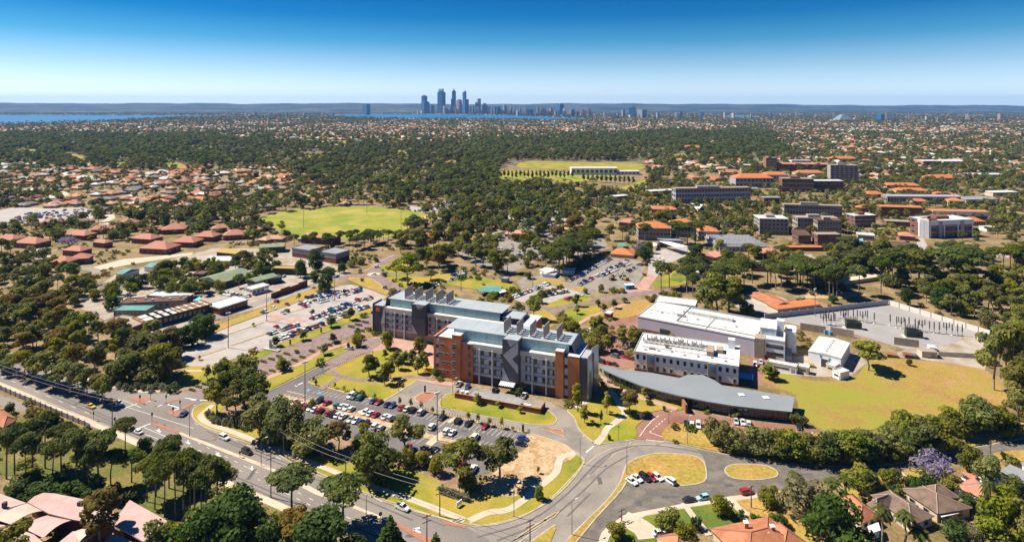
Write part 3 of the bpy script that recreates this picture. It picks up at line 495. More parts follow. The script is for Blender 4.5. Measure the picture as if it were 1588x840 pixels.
def limbs(rng, clumps, h0, r, th, nl=6, sides=6, bend=0.3):
    b = MB(); p = Vector((0, 0, -0.3)); top = Vector((rng.normal()*bend, rng.normal()*bend, h0)); mid = Vector((rng.normal()*bend*.5, rng.normal()*bend*.5, h0*.5))
    b.tube(p, mid, r, r*.8, sides, cap=False); b.tube(mid, top, r*.8, r*.62, sides)
    for c in clumps[:nl]:
        e = Vector(c[:3]); m = top.lerp(e, .5)+Vector((0, 0, -0.06*th)); b.tube(top, m, r*.5, r*.32, 5, cap=False); b.tube(m, e, r*.32, r*.12, 4)
    return b
PROTO = {}
def species(key, n_var, h, fn, bark, leaf, n, size, up=.2, rough=.8):
    out = []
    for k in range(n_var):
        rng = np.random.default_rng(hash_(key)+k*17); clumps, h0, r = fn(rng)
        V, Q = leaves(rng, clumps, n, size, up, rough)
        out.append((limbs(rng, sorted(clumps, key=lambda c: -c[3]), h0, r, h).mesh('trunk', bark), npmesh('crown', V, Q, leaf)))
    PROTO[key] = (h, out)
def hash_(s): return sum(ord(c)*(i+3) for i, c in enumerate(s))
def f_gum(rng):
    n = 16; cl = []
    for i in range(n):
        a = i*2.4+rng.uniform(0, .8); z = rng.uniform(6.0, 12.2); rr = (1-abs(z-8.4)/6.5)*4.3*rng.uniform(.45, 1.15); s = rng.uniform(1.0, 2.0)
        cl.append((rr*math.cos(a), rr*math.sin(a), z, s*1.15, s*1.15, s*.72))
    return cl, 4.6, 0.34
def f_round(rng):
    cl = [(0, 0, 4.8, 2.9, 2.9, 3.0)]
    for i in range(17):
        a = i*2.4+rng.uniform(0, .7); z = rng.uniform(1.5, 8.1); rr = 3.7*(1-abs(z-4.4)/6.0)*rng.uniform(.65, 1.2); s = rng.uniform(1.2, 1.9); cl.append((rr*math.cos(a), rr*math.sin(a), z, s*1.15, s*1.15, s*.9))
    return cl, 2.0, 0.32
def f_pine(rng):
    cl = []
    for i in range(13):
        a = i*2.4+rng.uniform(0, .6); rr = 4.2*math.sqrt((i+.3)/13)*rng.uniform(.85, 1.1); z = 12.9-0.11*rr*rr+rng.uniform(-.5, .5); s = rng.uniform(1.35, 2.0); cl.append((rr*math.cos(a), rr*math.sin(a), z, s*1.2, s*1.2, s*.62))
    for i in range(3): cl.append((rng.normal()*1.8, rng.normal()*1.8, 10.2+rng.uniform(-1.2, .5), 1.3, 1.3, .8))
    return cl, 10.4, 0.30
def f_conifer(rng):
    cl = []
    for i in range(15):
        z = 1.2+i*.85; rr = 3.1*(1-(z/15.0))+.15
        for q in range(max(1, int(rr*3))):
            a = q*6.283/max(1, int(rr*3))+i; cl.append((rr*.75*math.cos(a), rr*.75*math.sin(a), z-rr*.08, rr*.42+.1, rr*.42+.1, .42))
    cl.append((0, 0, 14, .2, .2, 1.0)); return cl, 13, 0.3
def f_slim(rng):
    cl = [(rng.normal()*.35, rng.normal()*.35, 2.6+i*.62, (1.05-.085*abs(i-3))*.95, (1.05-.085*abs(i-3))*.95, .75) for i in range(8)]
    cl += [(rng.normal()*.9, rng.normal()*.9, rng.uniform(3, 6), .6, .6, .55) for _ in range(5)]
    return cl, 3.4, 0.12
def f_sapling(rng):
    return [(rng.normal()*.15, rng.normal()*.15, 1.9+i*.42, .55-.05*i, .55-.05*i, .42) for i in range(5)], 2.4, 0.05
def f_bush(rng):
    cl = [(0, 0, .9, 1.3, 1.3, .9)]+[(1.1*math.cos(i*1.05), 1.1*math.sin(i*1.05), rng.uniform(.6, 1.6), .75, .75, .6) for i in range(6)]
    return cl, .4, 0.1
def f_hedge(rng): return [(x, 0, .55, .55, .5, .5) for x in np.arange(-2.6, 2.7, .5)], .3, 0.05
species('gum', 8, 14, f_gum, M_barkpale, L_gum, 1700, .60)
species('brown_gum', 2, 14, f_gum, M_barkpale, L_brown, 2000, .62)
species('grey_tree', 2, 9.5, f_round, M_bark, L_grey, 2200, .5)
species('round', 4, 9.5, f_round, M_bark, L_gum, 2200, .52)
species('bright', 3, 9.5, f_round, M_bark, L_bright, 2200, .52)
species('deep', 3, 9.5, f_round, M_bark, L_deep, 2400, .52)
species('pine', 6, 14, f_pine, M_bark, L_pine, 2200, .58, up=.35)
species('conifer', 2, 15, f_conifer, M_bark, L_deep, 2600, .5)
species('slim', 4, 8, f_slim, M_bark, L_gum, 700, .42)
species('slim_bright', 3, 8, f_slim, M_bark, L_bright, 700, .42)
species('sapling', 3, 4.2, f_sapling, M_bark, L_bright, 130, .3)
species('bush', 4, 2.1, f_bush, M_bark, L_gum, 420, .34)
species('deep_bush', 3, 2.1, f_bush, M_bark, L_deep, 420, .34)
species('sage_bush', 3, 2.1, f_bush, M_bark, L_sage, 380, .34)
species('hedge', 2, 1.1, f_hedge, M_bark, L_gum, 320, .26)
species('green_hedge', 2, 1.1, f_hedge, M_bark, L_bright, 320, .26)
# jacaranda: bloom over a little green
h_, v_ = PROTO['round']; rng = np.random.default_rng(3); outj = []
for k in range(2):
    cl, h0, r = f_round(rng); V, Q = leaves(rng, cl, 1100, .42, .35); zz = V.reshape(-1, 4, 3)[:, :, 2].mean(1)
    mi = np.where(zz+rng.normal(size=len(zz))*.9 > 3.6, 0, 1)
    outj.append((limbs(rng, cl[1:], 2.6, .3, 9).mesh('trunk', M_bark), npmesh('crown', V, Q, [L_purple, L_bright], mi)))
PROTO['jacaranda'] = (9.5, outj)
palm_leaf = leafmat('palm_fronds', (0.105, 0.115, 0.02), (0.06, 0.08, 0.016), rnd=.3)
def palm_proto(seed, h=11.0, skirt=1.0):
    rng = np.random.default_rng(seed); t = MB(); p = Vector((0, 0, -.3))
    for i in range(6):
        q = Vector((rng.normal()*.12, rng.normal()*.12, h*(i+1)/6)); t.tube(p, q, .26-.02*i, .24-.02*i, 7, cap=i == 5); p = q
    b = MB()
    for i in range(26):
        a = i*2.4; tilt = rng.uniform(-.5, 1.1); ln = rng.uniform(2.2, 3.1); prev = None
        for s in range(6):
            f = s/5; x = ln*f*math.cos(tilt*(1-f*.3)); z = h+ln*f*math.sin(tilt)-1.5*f*f*ln*.55; w = .55*math.sin(math.pi*min(.97, f*.85+.12))
            c = Vector((math.cos(a)*x, math.sin(a)*x, z)); n = Vector((-math.sin(a), math.cos(a), -.45))*w; m = Vector((-math.sin(a), math.cos(a), .45))*w
            cur = (c-m, c, c+n)
            if prev: b.add([*prev, *cur], [(0, 1, 4, 3), (1, 2, 5, 4)])
            prev = cur
    return t.mesh('trunk', M_barkpale), b.mesh('crown', palm_leaf)
PROTO['palm'] = (12.5, [palm_proto(1), palm_proto(2, 10.5)])
TREE_LABEL = {'gum': 'olive green gum tree', 'brown_gum': 'brownish gum tree', 'grey_tree': 'grey-leaved tree', 'round': 'rounded olive tree', 'bright': 'light green rounded tree', 'deep': 'deep green dense tree', 'pine': 'flat-topped pine tree', 'conifer': 'pointed conifer', 'slim': 'slender upright tree', 'slim_bright': 'slender light green tree', 'sapling': 'small staked sapling', 'bush': 'rounded olive bush', 'deep_bush': 'dark green bush', 'sage_bush': 'grey sage bush', 'hedge': 'clipped low hedge', 'green_hedge': 'bright green low hedge', 'jacaranda': 'purple flowering jacaranda', 'palm': 'feathery palm tree'}
TREE_NAME = {'gum': 'gum_tree', 'brown_gum': 'gum_tree', 'grey_tree': 'leafy_tree', 'round': 'leafy_tree', 'bright': 'leafy_tree', 'deep': 'leafy_tree', 'pine': 'pine_tree', 'conifer': 'conifer', 'slim': 'slender_tree', 'slim_bright': 'slender_tree', 'sapling': 'sapling', 'bush': 'bush', 'deep_bush': 'bush', 'sage_bush': 'bush', 'hedge': 'hedge', 'green_hedge': 'hedge', 'jacaranda': 'jacaranda_tree', 'palm': 'palm_tree'}
TREES = []          # (key, u, v, height, width factor, rotation, place phrase)
def T(place, key, rows):                # rows: (u, v_top, v_base, width px)
    h0 = PROTO[key][0]; w0 = {'pine': 10.5, 'gum': 10, 'brown_gum': 10, 'round': 9.2, 'bright': 9.2, 'deep': 9.2, 'grey_tree': 9.2, 'conifer': 6, 'slim': 2.6, 'slim_bright': 2.6, 'sapling': 1.2, 'jacaranda': 9.2, 'palm': 6, 'bush': 3.9, 'deep_bush': 3.9, 'sage_bush': 3.9, 'hedge': 6, 'green_hedge': 6}[key]
    for (u, vt, vb, w) in rows:
        s = (vb-V0)/CAMH; h = (vb-vt)/s; TREES.append((key, u, vb, h/h0, w/s/w0, R.uniform(0, 6.28), place))
def Z(place, poly, n, mix, hr=(.8, 1.2), avoid=True, sep=3.2):          # fill a stand
    P = np.array(poly); got = []; tries = 0; rr = np.random.default_rng(hash_(place)+n)
    dmin, dmax = FPX*CAMH/(P[:, 1].max()-V0), FPX*CAMH/(P[:, 1].min()-V0)
    while len(got) < n and tries < n*80:
        tries += 1
        d = math.sqrt(rr.uniform(dmin**2, dmax**2)); v = V0+FPX*CAMH/d; u = rr.uniform(P[:, 0].min(), P[:, 0].max())
        if not inside(poly, np.array([u]), np.array([v]))[0]: continue
        if avoid and blocked(u, v): continue
        w = W(u, v)
        if any((w.x-g[0])**2+(w.y-g[1])**2 < sep**2 for g in got): continue
        got.append((w.x, w.y)); s = rr.uniform(*hr); key = mix[int(rr.integers(len(mix)))]
        TREES.append((key, u, v, s, s*rr.uniform(.85, 1.15), rr.uniform(0, 6.28), place))
KBOX = []
def blocked(u, v):
    while len(KBOX) < len(KEEP): a_ = np.asarray(KEEP[len(KBOX)]); KBOX.append((*a_.min(0), *a_.max(0)))
    return any(q[0] <= u <= q[2] and q[1] <= v <= q[3] and inside(k, np.array([u]), np.array([v]))[0] for k, q in zip(KEEP, KBOX))
def plant_all():
    from collections import defaultdict
    TREES.sort(key=lambda t: t[1]); cnt = defaultdict(int); tot = defaultdict(int)
    for t in TREES: tot[(t[0], t[6])] += 1
    for key, u, v, sh, sw, rz, place in TREES:
        cnt[(key, place)] += 1; k = cnt[(key, place)]
        lab = '%s %s' % (TREE_LABEL[key], place)
        if tot[(key, place)] > 1: lab += ', %s from left' % ordinal(k)
        p = W(u, v); var = PROTO[key][1]; tr, cr = var[int(rz*1000) % len(var)]
        o = thing(TREE_NAME[key], lab, 'hedge' if 'hedge' in key else 'bush' if 'bush' in key else 'tree', (p.x, p.y, .02), rz if 'hedge' not in key else math.radians(-21), 'trees and shrubs '+place)
        sc = (sw, sw, sh); put('trunk', tr, o, sc=sc); put('crown', cr, o, sc=sc)
# ------------------------------------------------------------------ wild scatter as stuff (geometry nodes instances)
def scatter(name, label, cat, pts, scl, rot, idx, protos):
    me = bpy.data.meshes.new(name); n = len(pts); me.vertices.add(n); me.vertices.foreach_set('co', np.asarray(pts, np.float32).ravel())
    for nm, ty, arr in (('sc', 'FLOAT', scl), ('rz', 'FLOAT', rot), ('pi', 'INT', idx)):
        a = me.attributes.new(nm, ty, 'POINT'); a.data.foreach_set('value', np.asarray(arr, np.float32 if ty == 'FLOAT' else np.int32))
    o = bpy.data.objects.new(name, me); COL.objects.link(o); tag(o, label, cat, kind='stuff')
    g = bpy.data.node_groups.new(name, 'GeometryNodeTree'); g.interface.new_socket('Geometry', in_out='INPUT', socket_type='NodeSocketGeometry'); g.interface.new_socket('Geometry', in_out='OUTPUT', socket_type='NodeSocketGeometry')
    N = g.nodes.new; L = g.links.new; gi = N('NodeGroupInput'); go = N('NodeGroupOutput'); iop = N('GeometryNodeInstanceOnPoints'); jn = N('GeometryNodeJoinGeometry')
    for pm in reversed(protos):
        po = bpy.data.objects.new('shape', pm); oi = N('GeometryNodeObjectInfo'); oi.inputs['Object'].default_value = po; oi.inputs['As Instance'].default_value = True; L(oi.outputs['Geometry'], jn.inputs[0])
    def attr(nm, ty):
        a = N('GeometryNodeInputNamedAttribute'); a.data_type = ty; a.inputs['Name'].default_value = nm; return a.outputs['Attribute']
    cx = N('ShaderNodeCombineXYZ'); L(attr('rz', 'FLOAT'), cx.inputs['Z'])
    L(gi.outputs[0], iop.inputs['Points']); L(jn.outputs[0], iop.inputs['Instance']); iop.inputs['Pick Instance'].default_value = True
    L(attr('pi', 'INT'), iop.inputs['Instance Index']); L(cx.outputs[0], iop.inputs['Rotation']); L(attr('sc', 'FLOAT'), iop.inputs['Scale']); L(iop.outputs[0], go.inputs[0])
    md = o.modifiers.new('scatter', 'NODES'); md.node_group = g
    return o
def lowtree(seed, n, size, leaf, fn, trunk=True):
    rng = np.random.default_rng(seed); cl, h0, r = fn(rng); V, Q = leaves(rng, cl, n, size, .3, .5); mi = np.zeros(len(Q), int)
    if trunk:
        b = MB(); b.tube((0, 0, -.3), (0, 0, h0+1), r*1.1, r*.7, 4, cap=False); tv = np.array(b.v); tq = np.array(b.f); V = np.vstack([V, tv]); Q = np.vstack([Q, tq+len(V)-len(tv)]); mi = np.append(mi, [1]*len(tq))
    return npmesh('tree_shape', V, Q, [leaf, M_bark], mi)
M_roofmix = mat('roof_mix', (0.42, 0.17, 0.085), 0.85); M_wallmix = mat('wall_mix', (0.42, 0.34, 0.27), 0.9)
def roofmix():
    t = M_roofmix.node_tree; oi = t.nodes.new('ShaderNodeObjectInfo'); rp = t.nodes.new('ShaderNodeValToRGB'); rp.color_ramp.interpolation = 'CONSTANT'
    cs = [(0, (.50, .20, .09)), (.24, (.58, .32, .20)), (.44, (.40, .16, .09)), (.54, (.70, .68, .65)), (.70, (.26, .21, .18)), (.78, (.44, .42, .41)), (.87, (.60, .46, .33))]
    e = rp.color_ramp.elements; e[0].color = (*cs[0][1], 1); e[1].position = cs[1][0]; e[1].color = (*cs[1][1], 1)
    for p, c in cs[2:]: q = e.new(p); q.color = (*c, 1)
    for q in rp.color_ramp.elements: q.color = (*[x*.8 for x in q.color[:3]], 1)
    t.links.new(oi.outputs['Random'], rp.inputs[0]); t.links.new(rp.outputs[0], t.nodes['Principled BSDF'].inputs['Base Color'])
roofmix()
def hip(b, x0, x1, y0, y1, ze, zr, mi=0, ov=.5):
    x0 -= ov; x1 += ov; y0 -= ov; y1 += ov; w, d = x1-x0, y1-y0
    if w >= d: r0, r1 = (x0+d/2, (y0+y1)/2, zr), (x1-d/2, (y0+y1)/2, zr); fs = [(0, 1, 5, 4), (1, 2, 5), (2, 3, 4, 5), (3, 0, 4)]
    else: r0, r1 = ((x0+x1)/2, y0+w/2, zr), ((x0+x1)/2, y1-w/2, zr); fs = [(0, 1, 4), (1, 2, 5, 4), (2, 3, 5), (3, 0, 4, 5)]
    b.add([(x0, y0, ze), (x1, y0, ze), (x1, y1, ze), (x0, y1, ze), r0, r1], fs+[(3, 2, 1, 0)], mi)
    b.box(x0, x1, y0, y1, ze-.22, ze-.01, mi)
HS = []
for (a, c, w2) in ((17, 11, 0), (14, 12, 6), (20, 10, 7), (12, 10, 0)):
    wm, rm = MB(), MB(); wm.box(-a/2, a/2, -c/2, c/2, -.2, 2.8); hip(rm, -a/2, a/2, -c/2, c/2, 2.85, 2.85+c*.24)
    if w2: wm.box(-a/2+1, -a/2+1+w2, -c/2-5, -c/2-.01, -.2, 2.75); hip(rm, -a/2+1, -a/2+1+w2, -c/2-5, -c/2+3, 2.82, 2.82+w2*.24)
    HS.append((wm, rm))
def house_shape(wm, rm):
    b = MB(); b.add(wm.v, wm.f, 1); b.add(rm.v, rm.f, 0); return b.mesh('house_shape', [M_roofmix, M_wallmix])
CLEAR = [[(790, 249), (1002, 250), (1004, 268), (1000, 288), (930, 292), (850, 284), (776, 284), (776, 264)]]          # (poly, trees per ha, pine share, houses per ha)
def far_world():
    zones = [([(-9000, 0), (9000, 0), (9000, 900), (-9000, 900)], 36, .2, 9),
             ([(-400, 209), (300, 211), (560, 224), (760, 221), (900, 208), (1000, 204), (1190, 199), (1230, 235), (1180, 252), (1000, 250), (860, 256), (760, 300), (600, 312), (560, 322), (430, 292), (330, 262), (180, 264), (0, 252), (-400, 250)], 82, .6, 0.15),
             ([(-400, 262), (30, 258), (180, 268), (420, 262), (520, 298), (430, 318), (250, 333), (140, 330), (0, 315), (-400, 315)], 36, .1, 19),
             ([(-400, 262), (20, 256), (90, 262), (130, 300), (40, 320), (-400, 320)], 45, .1, 6),
             ([(150, 330), (300, 322), (440, 300), (560, 322), (470, 326), (420, 335), (400, 360), (300, 345), (160, 350)], 110, .3, 2),
             ([(560, 322), (600, 310), (780, 296), (950, 300), (960, 330), (900, 350), (760, 345), (680, 345), (650, 330)], 95, .35, 0),
             ([(950, 285), (1588, 270), (2200, 280), (2200, 470), (1588, 440), (1300, 400), (1100, 380), (950, 372)], 125, .2, 0),
             ([(1190, 200), (1588, 200), (2600, 205), (2400, 290), (1588, 272), (1250, 262)], 75, .15, 7),
             ([(-300, 350), (170, 350), (400, 352), (440, 372), (330, 388), (150, 412), (0, 420), (-300, 440)], 200, .15, 0)]
    rr = np.random.default_rng(21); TP, TS, TI, HP, HR, FP, FS, FI = [], [], [], [], [], [], [], []
    for d0, d1, mul in ((560, 1000, 1), (1000, 1600, 1), (1600, 2700, .9), (2700, 4200, .7), (4200, 6500, .45), (6500, 9200, .25)):
        area = 0.5*(d1**2-d0**2)*(2*1.0)/1e4          # a wedge a little wider than the frame
        for kind, dens in (('t', 200*mul), ('h', 19*min(1, mul+.1))):
            n = int(area*dens); d = np.sqrt(rr.uniform(d0**2, d1**2, n)); wd_ = 1.3 if kind == 't' else 1.0; n = int(n*wd_); d = np.sqrt(rr.uniform(d0**2, d1**2, n)); u = U0+FPX*rr.uniform(-wd_, wd_, n); v = V0+FPX*CAMH/d
            keep = rr.uniform(0, 1, n); th = np.zeros(n); pine = np.zeros(n)
            uj, vj = u+rr.normal(size=n)*14+16*np.sin(v*.9), v+rr.normal(size=n)*(v-V0)*.03+(v-V0)*.05*np.sin(u*.05)
            for poly, td, pf, hd in zones:
                m = inside(poly, uj, vj); th[m] = (td/200 if kind == 't' else hd/19)
                pine[m] = pf
            clump = 0.5+0.5*np.sin(u*d/FPX*.021+1.3)*np.sin(d*.017+.4)+0.35*np.sin(u*d/FPX*.0067)*np.sin(d*.0051)
            if kind == 't': th = th*np.clip(.4+.8*clump, .18, 1.25)
            else: th = th*np.clip(.95-.75*np.sin(u*d/FPX*.0043+.7)*np.sin(d*.0036+1.1)-.35*np.sin(u*d/FPX*.013)*np.sin(d*.011), .15, 1.3)
            ok = keep < th
            for k in KEEP+CLEAR: ok &= ~inside(k, u, v)
            u, v, d, pine = u[ok], v[ok], d[ok], pine[ok]; x = (u-U0)*d/FPX; n = len(d)
            if kind == 'h': HP.append(np.stack([x, d, np.zeros(n)], 1)); continue
            isp = rr.uniform(0, 1, n) < pine; s = rr.uniform(.6, 1.35, n); s[inside(zones[6][0], u, v)] *= .66; s[inside(zones[2][0], u, v) | inside(zones[7][0], u, v) | inside(zones[8][0], u, v)] *= .75; s[v < 206] *= .85
            if d0 < 1600: TP.append(np.stack([x, d, np.zeros(n)], 1)); TS.append(s); TI.append(np.where(isp, rr.integers(4, 8, n), rr.integers(0, 4, n)))
            else: FP.append(np.stack([x, d, np.zeros(n)], 1)); FS.append(s*(1.0 if d0 < 4000 else 1.25)); FI.append(np.where(isp, rr.integers(3, 5, n), rr.integers(0, 3, n)))
    return np.vstack(TP), np.concatenate(TS), np.concatenate(TI), np.vstack(HP), np.vstack(FP), np.concatenate(FS), np.concatenate(FI)

def undergrowth():
    rr = np.random.default_rng(77); n = 38000; d = np.sqrt(rr.uniform(120**2, 1050**2, n)); u = U0+FPX*rr.uniform(-1.3, 1.3, n); v = V0+FPX*CAMH/d
    x = (u-U0)*d/FPX; cl = np.sin(x*.09+1)*np.sin(d*.075+2)+.7*np.sin(x*.031)*np.sin(d*.027+1); ok = cl+rr.normal(size=n)*.35 > .28
    for k in KEEP+CLEAR+NOSHRUB: ok &= ~inside(k, u, v)
    return np.stack([x, d, np.zeros(n)], 1)[ok]
NOSHRUB = [[(100, 475), (180, 425), (330, 385), (450, 388), (540, 420), (500, 441), (400, 478), (300, 520), (220, 525)]]
# ------------------------------------------------------------------ building kit
B_brick = mat('red_brick', (0.54, 0.18, 0.07), 0.9, (0.46, 0.145, 0.058), 0.8, 0.3, (0.56, 0.20, 0.085), 0.25, wave=('Z', 2.6, .18))
B_dbrick = mat('dark_brick', (0.22, 0.085, 0.055), 0.9, (0.16, 0.065, 0.045), 0.6, 0.3)
B_conc = mat('facade_concrete', (0.60, 0.56, 0.52), 0.85, (0.53, 0.49, 0.45), 0.5, 0.3)
B_post = mat('pale_post', (0.55, 0.54, 0.55), 0.7)
B_dark = mat('dark_cladding', (0.062, 0.062, 0.085), 0.45, (0.05, 0.05, 0.07), 0.4, 0.3, spec=.5)
B_chev = mat('grey_cladding', (0.36, 0.345, 0.38), 0.5, (0.31, 0.30, 0.335), 0.3, 0.3, spec=.5)
B_navy = mat('navy_cladding', (0.035, 0.05, 0.10), 0.4, spec=.5)
B_silver = mat('silver_cladding', (0.46, 0.48, 0.50), 0.28, (0.36, 0.38, 0.41), 0.3, 0.3, metal=.6)
B_glassteal = mat('teal_glass', (0.34, 0.55, 0.58), 0.25, (0.29, 0.49, 0.53), 0.15, 0.3, spec=.6)
B_roofblue = mat('pale_blue_roof', (0.46, 0.52, 0.55), 0.55, (0.41, 0.47, 0.50), 0.15, 0.3)
B_flue = mat('flue_panel', (0.42, 0.375, 0.34), 0.75, (0.34, 0.30, 0.275), 1.2, 0.3)
B_win = mat('window_glass', (0.018, 0.022, 0.028), 0.12, spec=.8)
B_winlight = mat('window_blind', (0.48, 0.55, 0.62), 0.4, (0.32, 0.40, 0.48), 0.9, 0.2, spec=.6)
B_frame = mat('window_frame', (0.28, 0.27, 0.26), 0.7)
B_white = mat('white_wall', (0.80, 0.80, 0.80), 0.8, (0.74, 0.74, 0.74), 0.2, 0.3)
B_whiteroof = mat('white_roof', (0.57, 0.56, 0.545), 0.7, (0.50, 0.485, 0.465), 0.08, 0.3, (0.61, 0.60, 0.585), .4, fine=(2, .05), wave=('X', .1, .16))
B_lilac = mat('lilac_wall', (0.50, 0.46, 0.54), 0.8, (0.46, 0.42, 0.50), 0.2, 0.3)
B_greyroof = mat('grey_metal_roof', (0.45, 0.47, 0.485), 0.55, (0.40, 0.42, 0.435), 0.12, 0.3, fine=(3, .04), wave=('X', .1, .12))
B_tile = mat('terracotta_tile', (0.42, 0.155, 0.075), 0.85, (0.33, 0.12, 0.06), 1.2, 0.2, (0.47, 0.20, 0.11), 0.3, fine=(4, .15))
B_pinktile = mat('pinkish_tile', (0.56, 0.25, 0.165), 0.85, (0.46, 0.20, 0.135), 0.8, 0.2, fine=(3, .12))
B_orange = mat('orange_tile', (0.58, 0.205, 0.075), 0.85, (0.50, 0.175, 0.065), 0.3, 0.3, fine=(1.5, .1))
B_browntile = mat('brown_tile', (0.175, 0.118, 0.09), 0.88, (0.135, 0.09, 0.07), 0.9, 0.2, (0.21, 0.145, 0.11), .3, fine=(4, .12))
B_cream = mat('cream_wall', (0.55, 0.47, 0.36), 0.9, (0.48, 0.40, 0.30), 0.3, 0.3)
B_pinkroof = mat('pink_roof_sheet', (0.54, 0.375, 0.345), 0.75, (0.48, 0.325, 0.295), 0.12, 0.2, (0.57, 0.405, 0.375), .3, fine=(1.5, .04))
B_canvas = mat('pale_canvas', (0.60, 0.50, 0.42), 0.7, (0.54, 0.44, 0.37), 0.3, 0.3)
B_green = mat('green_sheet', (0.27, 0.33, 0.20), 0.7, (0.22, 0.27, 0.165), 0.2, 0.3); B_dgreen = mat('dark_green_wall', (0.045, 0.065, 0.05), 0.8); B_teal = mat('teal_roof', (0.14, 0.34, 0.30), 0.7, (0.10, 0.27, 0.24), .2, .3)
B_rust = mat('rust_brown_roof', (0.40, 0.20, 0.075), 0.85, (0.32, 0.16, 0.065), 0.2, 0.3); B_dbrown = mat('dark_brown_roof', (0.13, 0.072, 0.055), 0.85, (0.09, 0.05, 0.04), 0.3, 0.3)
B_ochre = mat('ochre_sheet', (0.50, 0.36, 0.10), 0.8); B_tan = mat('tan_concrete', (0.45, 0.37, 0.28), 0.85, (0.36, 0.30, 0.23), 0.3, 0.3); B_dconc = mat('dark_concrete', (0.34, 0.30, 0.265), 0.85, (0.27, 0.24, 0.21), 0.3, 0.3)  # the last is a darker brown-grey concrete for walls, roofs and posts
B_steel = mat('galvanised_steel', (0.38, 0.385, 0.39), 0.5, metal=.5); B_dsteel = mat('dark_steel', (0.05, 0.05, 0.055), 0.6); B_equip = mat('transformer_green', (0.035, 0.05, 0.035), 0.6)
B_orangelogo = mat('orange_mark', (0.75, 0.13, 0.03), 0.6); B_bluelogo = mat('blue_mark', (0.02, 0.30, 0.55), 0.6); B_greenmark = mat('green_mark', (.03, .35, .2), .6)
def frame(A, Bp):                      # world frame from two photo points on the ground
    a, c = W(*A), W(*Bp); t = (c-a).normalized(); return a, math.atan2(t.y, t.x), (c-a).length
UW = None
def unit_window():
    f = MB()
    for (x0, x1, z0, z1) in ((-.5, .5, 0, .08), (-.5, .5, .92, 1), (-.5, -.42, .08, .92), (.42, .5, .08, .92)): f.box(x0, x1, -.16, 0, z0, z1, bottom=True)
    f.box(-.42, .42, -.05, 0, .08, .92, 1)
    return f.mesh('window', [B_frame, B_win])
UW = unit_window()
def unit_lab_window():
    f = MB()
    for (x0, x1, z0, z1) in ((-.5, .5, 0, .06), (-.5, .5, .94, 1), (-.5, -.47, .06, .94), (.47, .5, .06, .94), (-.2, -.16, .06, .94), (.16, .2, .06, .94)): f.box(x0, x1, -.22, 0, z0, z1, bottom=True)
    d = MB(); d.box(-.47, -.2, -.05, 0, .06, .94); d2 = MB(); d2.box(.2, .47, -.05, 0, .06, .94); l = MB(); l.box(-.16, .16, -.09, 0, .06, .94)
    return f.mesh('window', B_conc), [d.mesh('pane', B_win), l.mesh('pane', B_winlight), d2.mesh('pane', B_win)]
LW, LP = unit_lab_window()
def win(parent, x, y, z, w, h, rz=0.0): return put('window', UW, parent, (x, y, z), rz, (w, 1, h))
def labwin(parent, x, y, z, w, h):
    o = put('window', LW, parent, (x, y, z), 0, (w, 1, h))
    for m in LP: put('pane', m, o)
    return o
def part(parent, name, m, *boxes):
    b = MB()
    for bx in boxes: b.box(*bx, bottom=True)
    return b.build(name, m, parent)
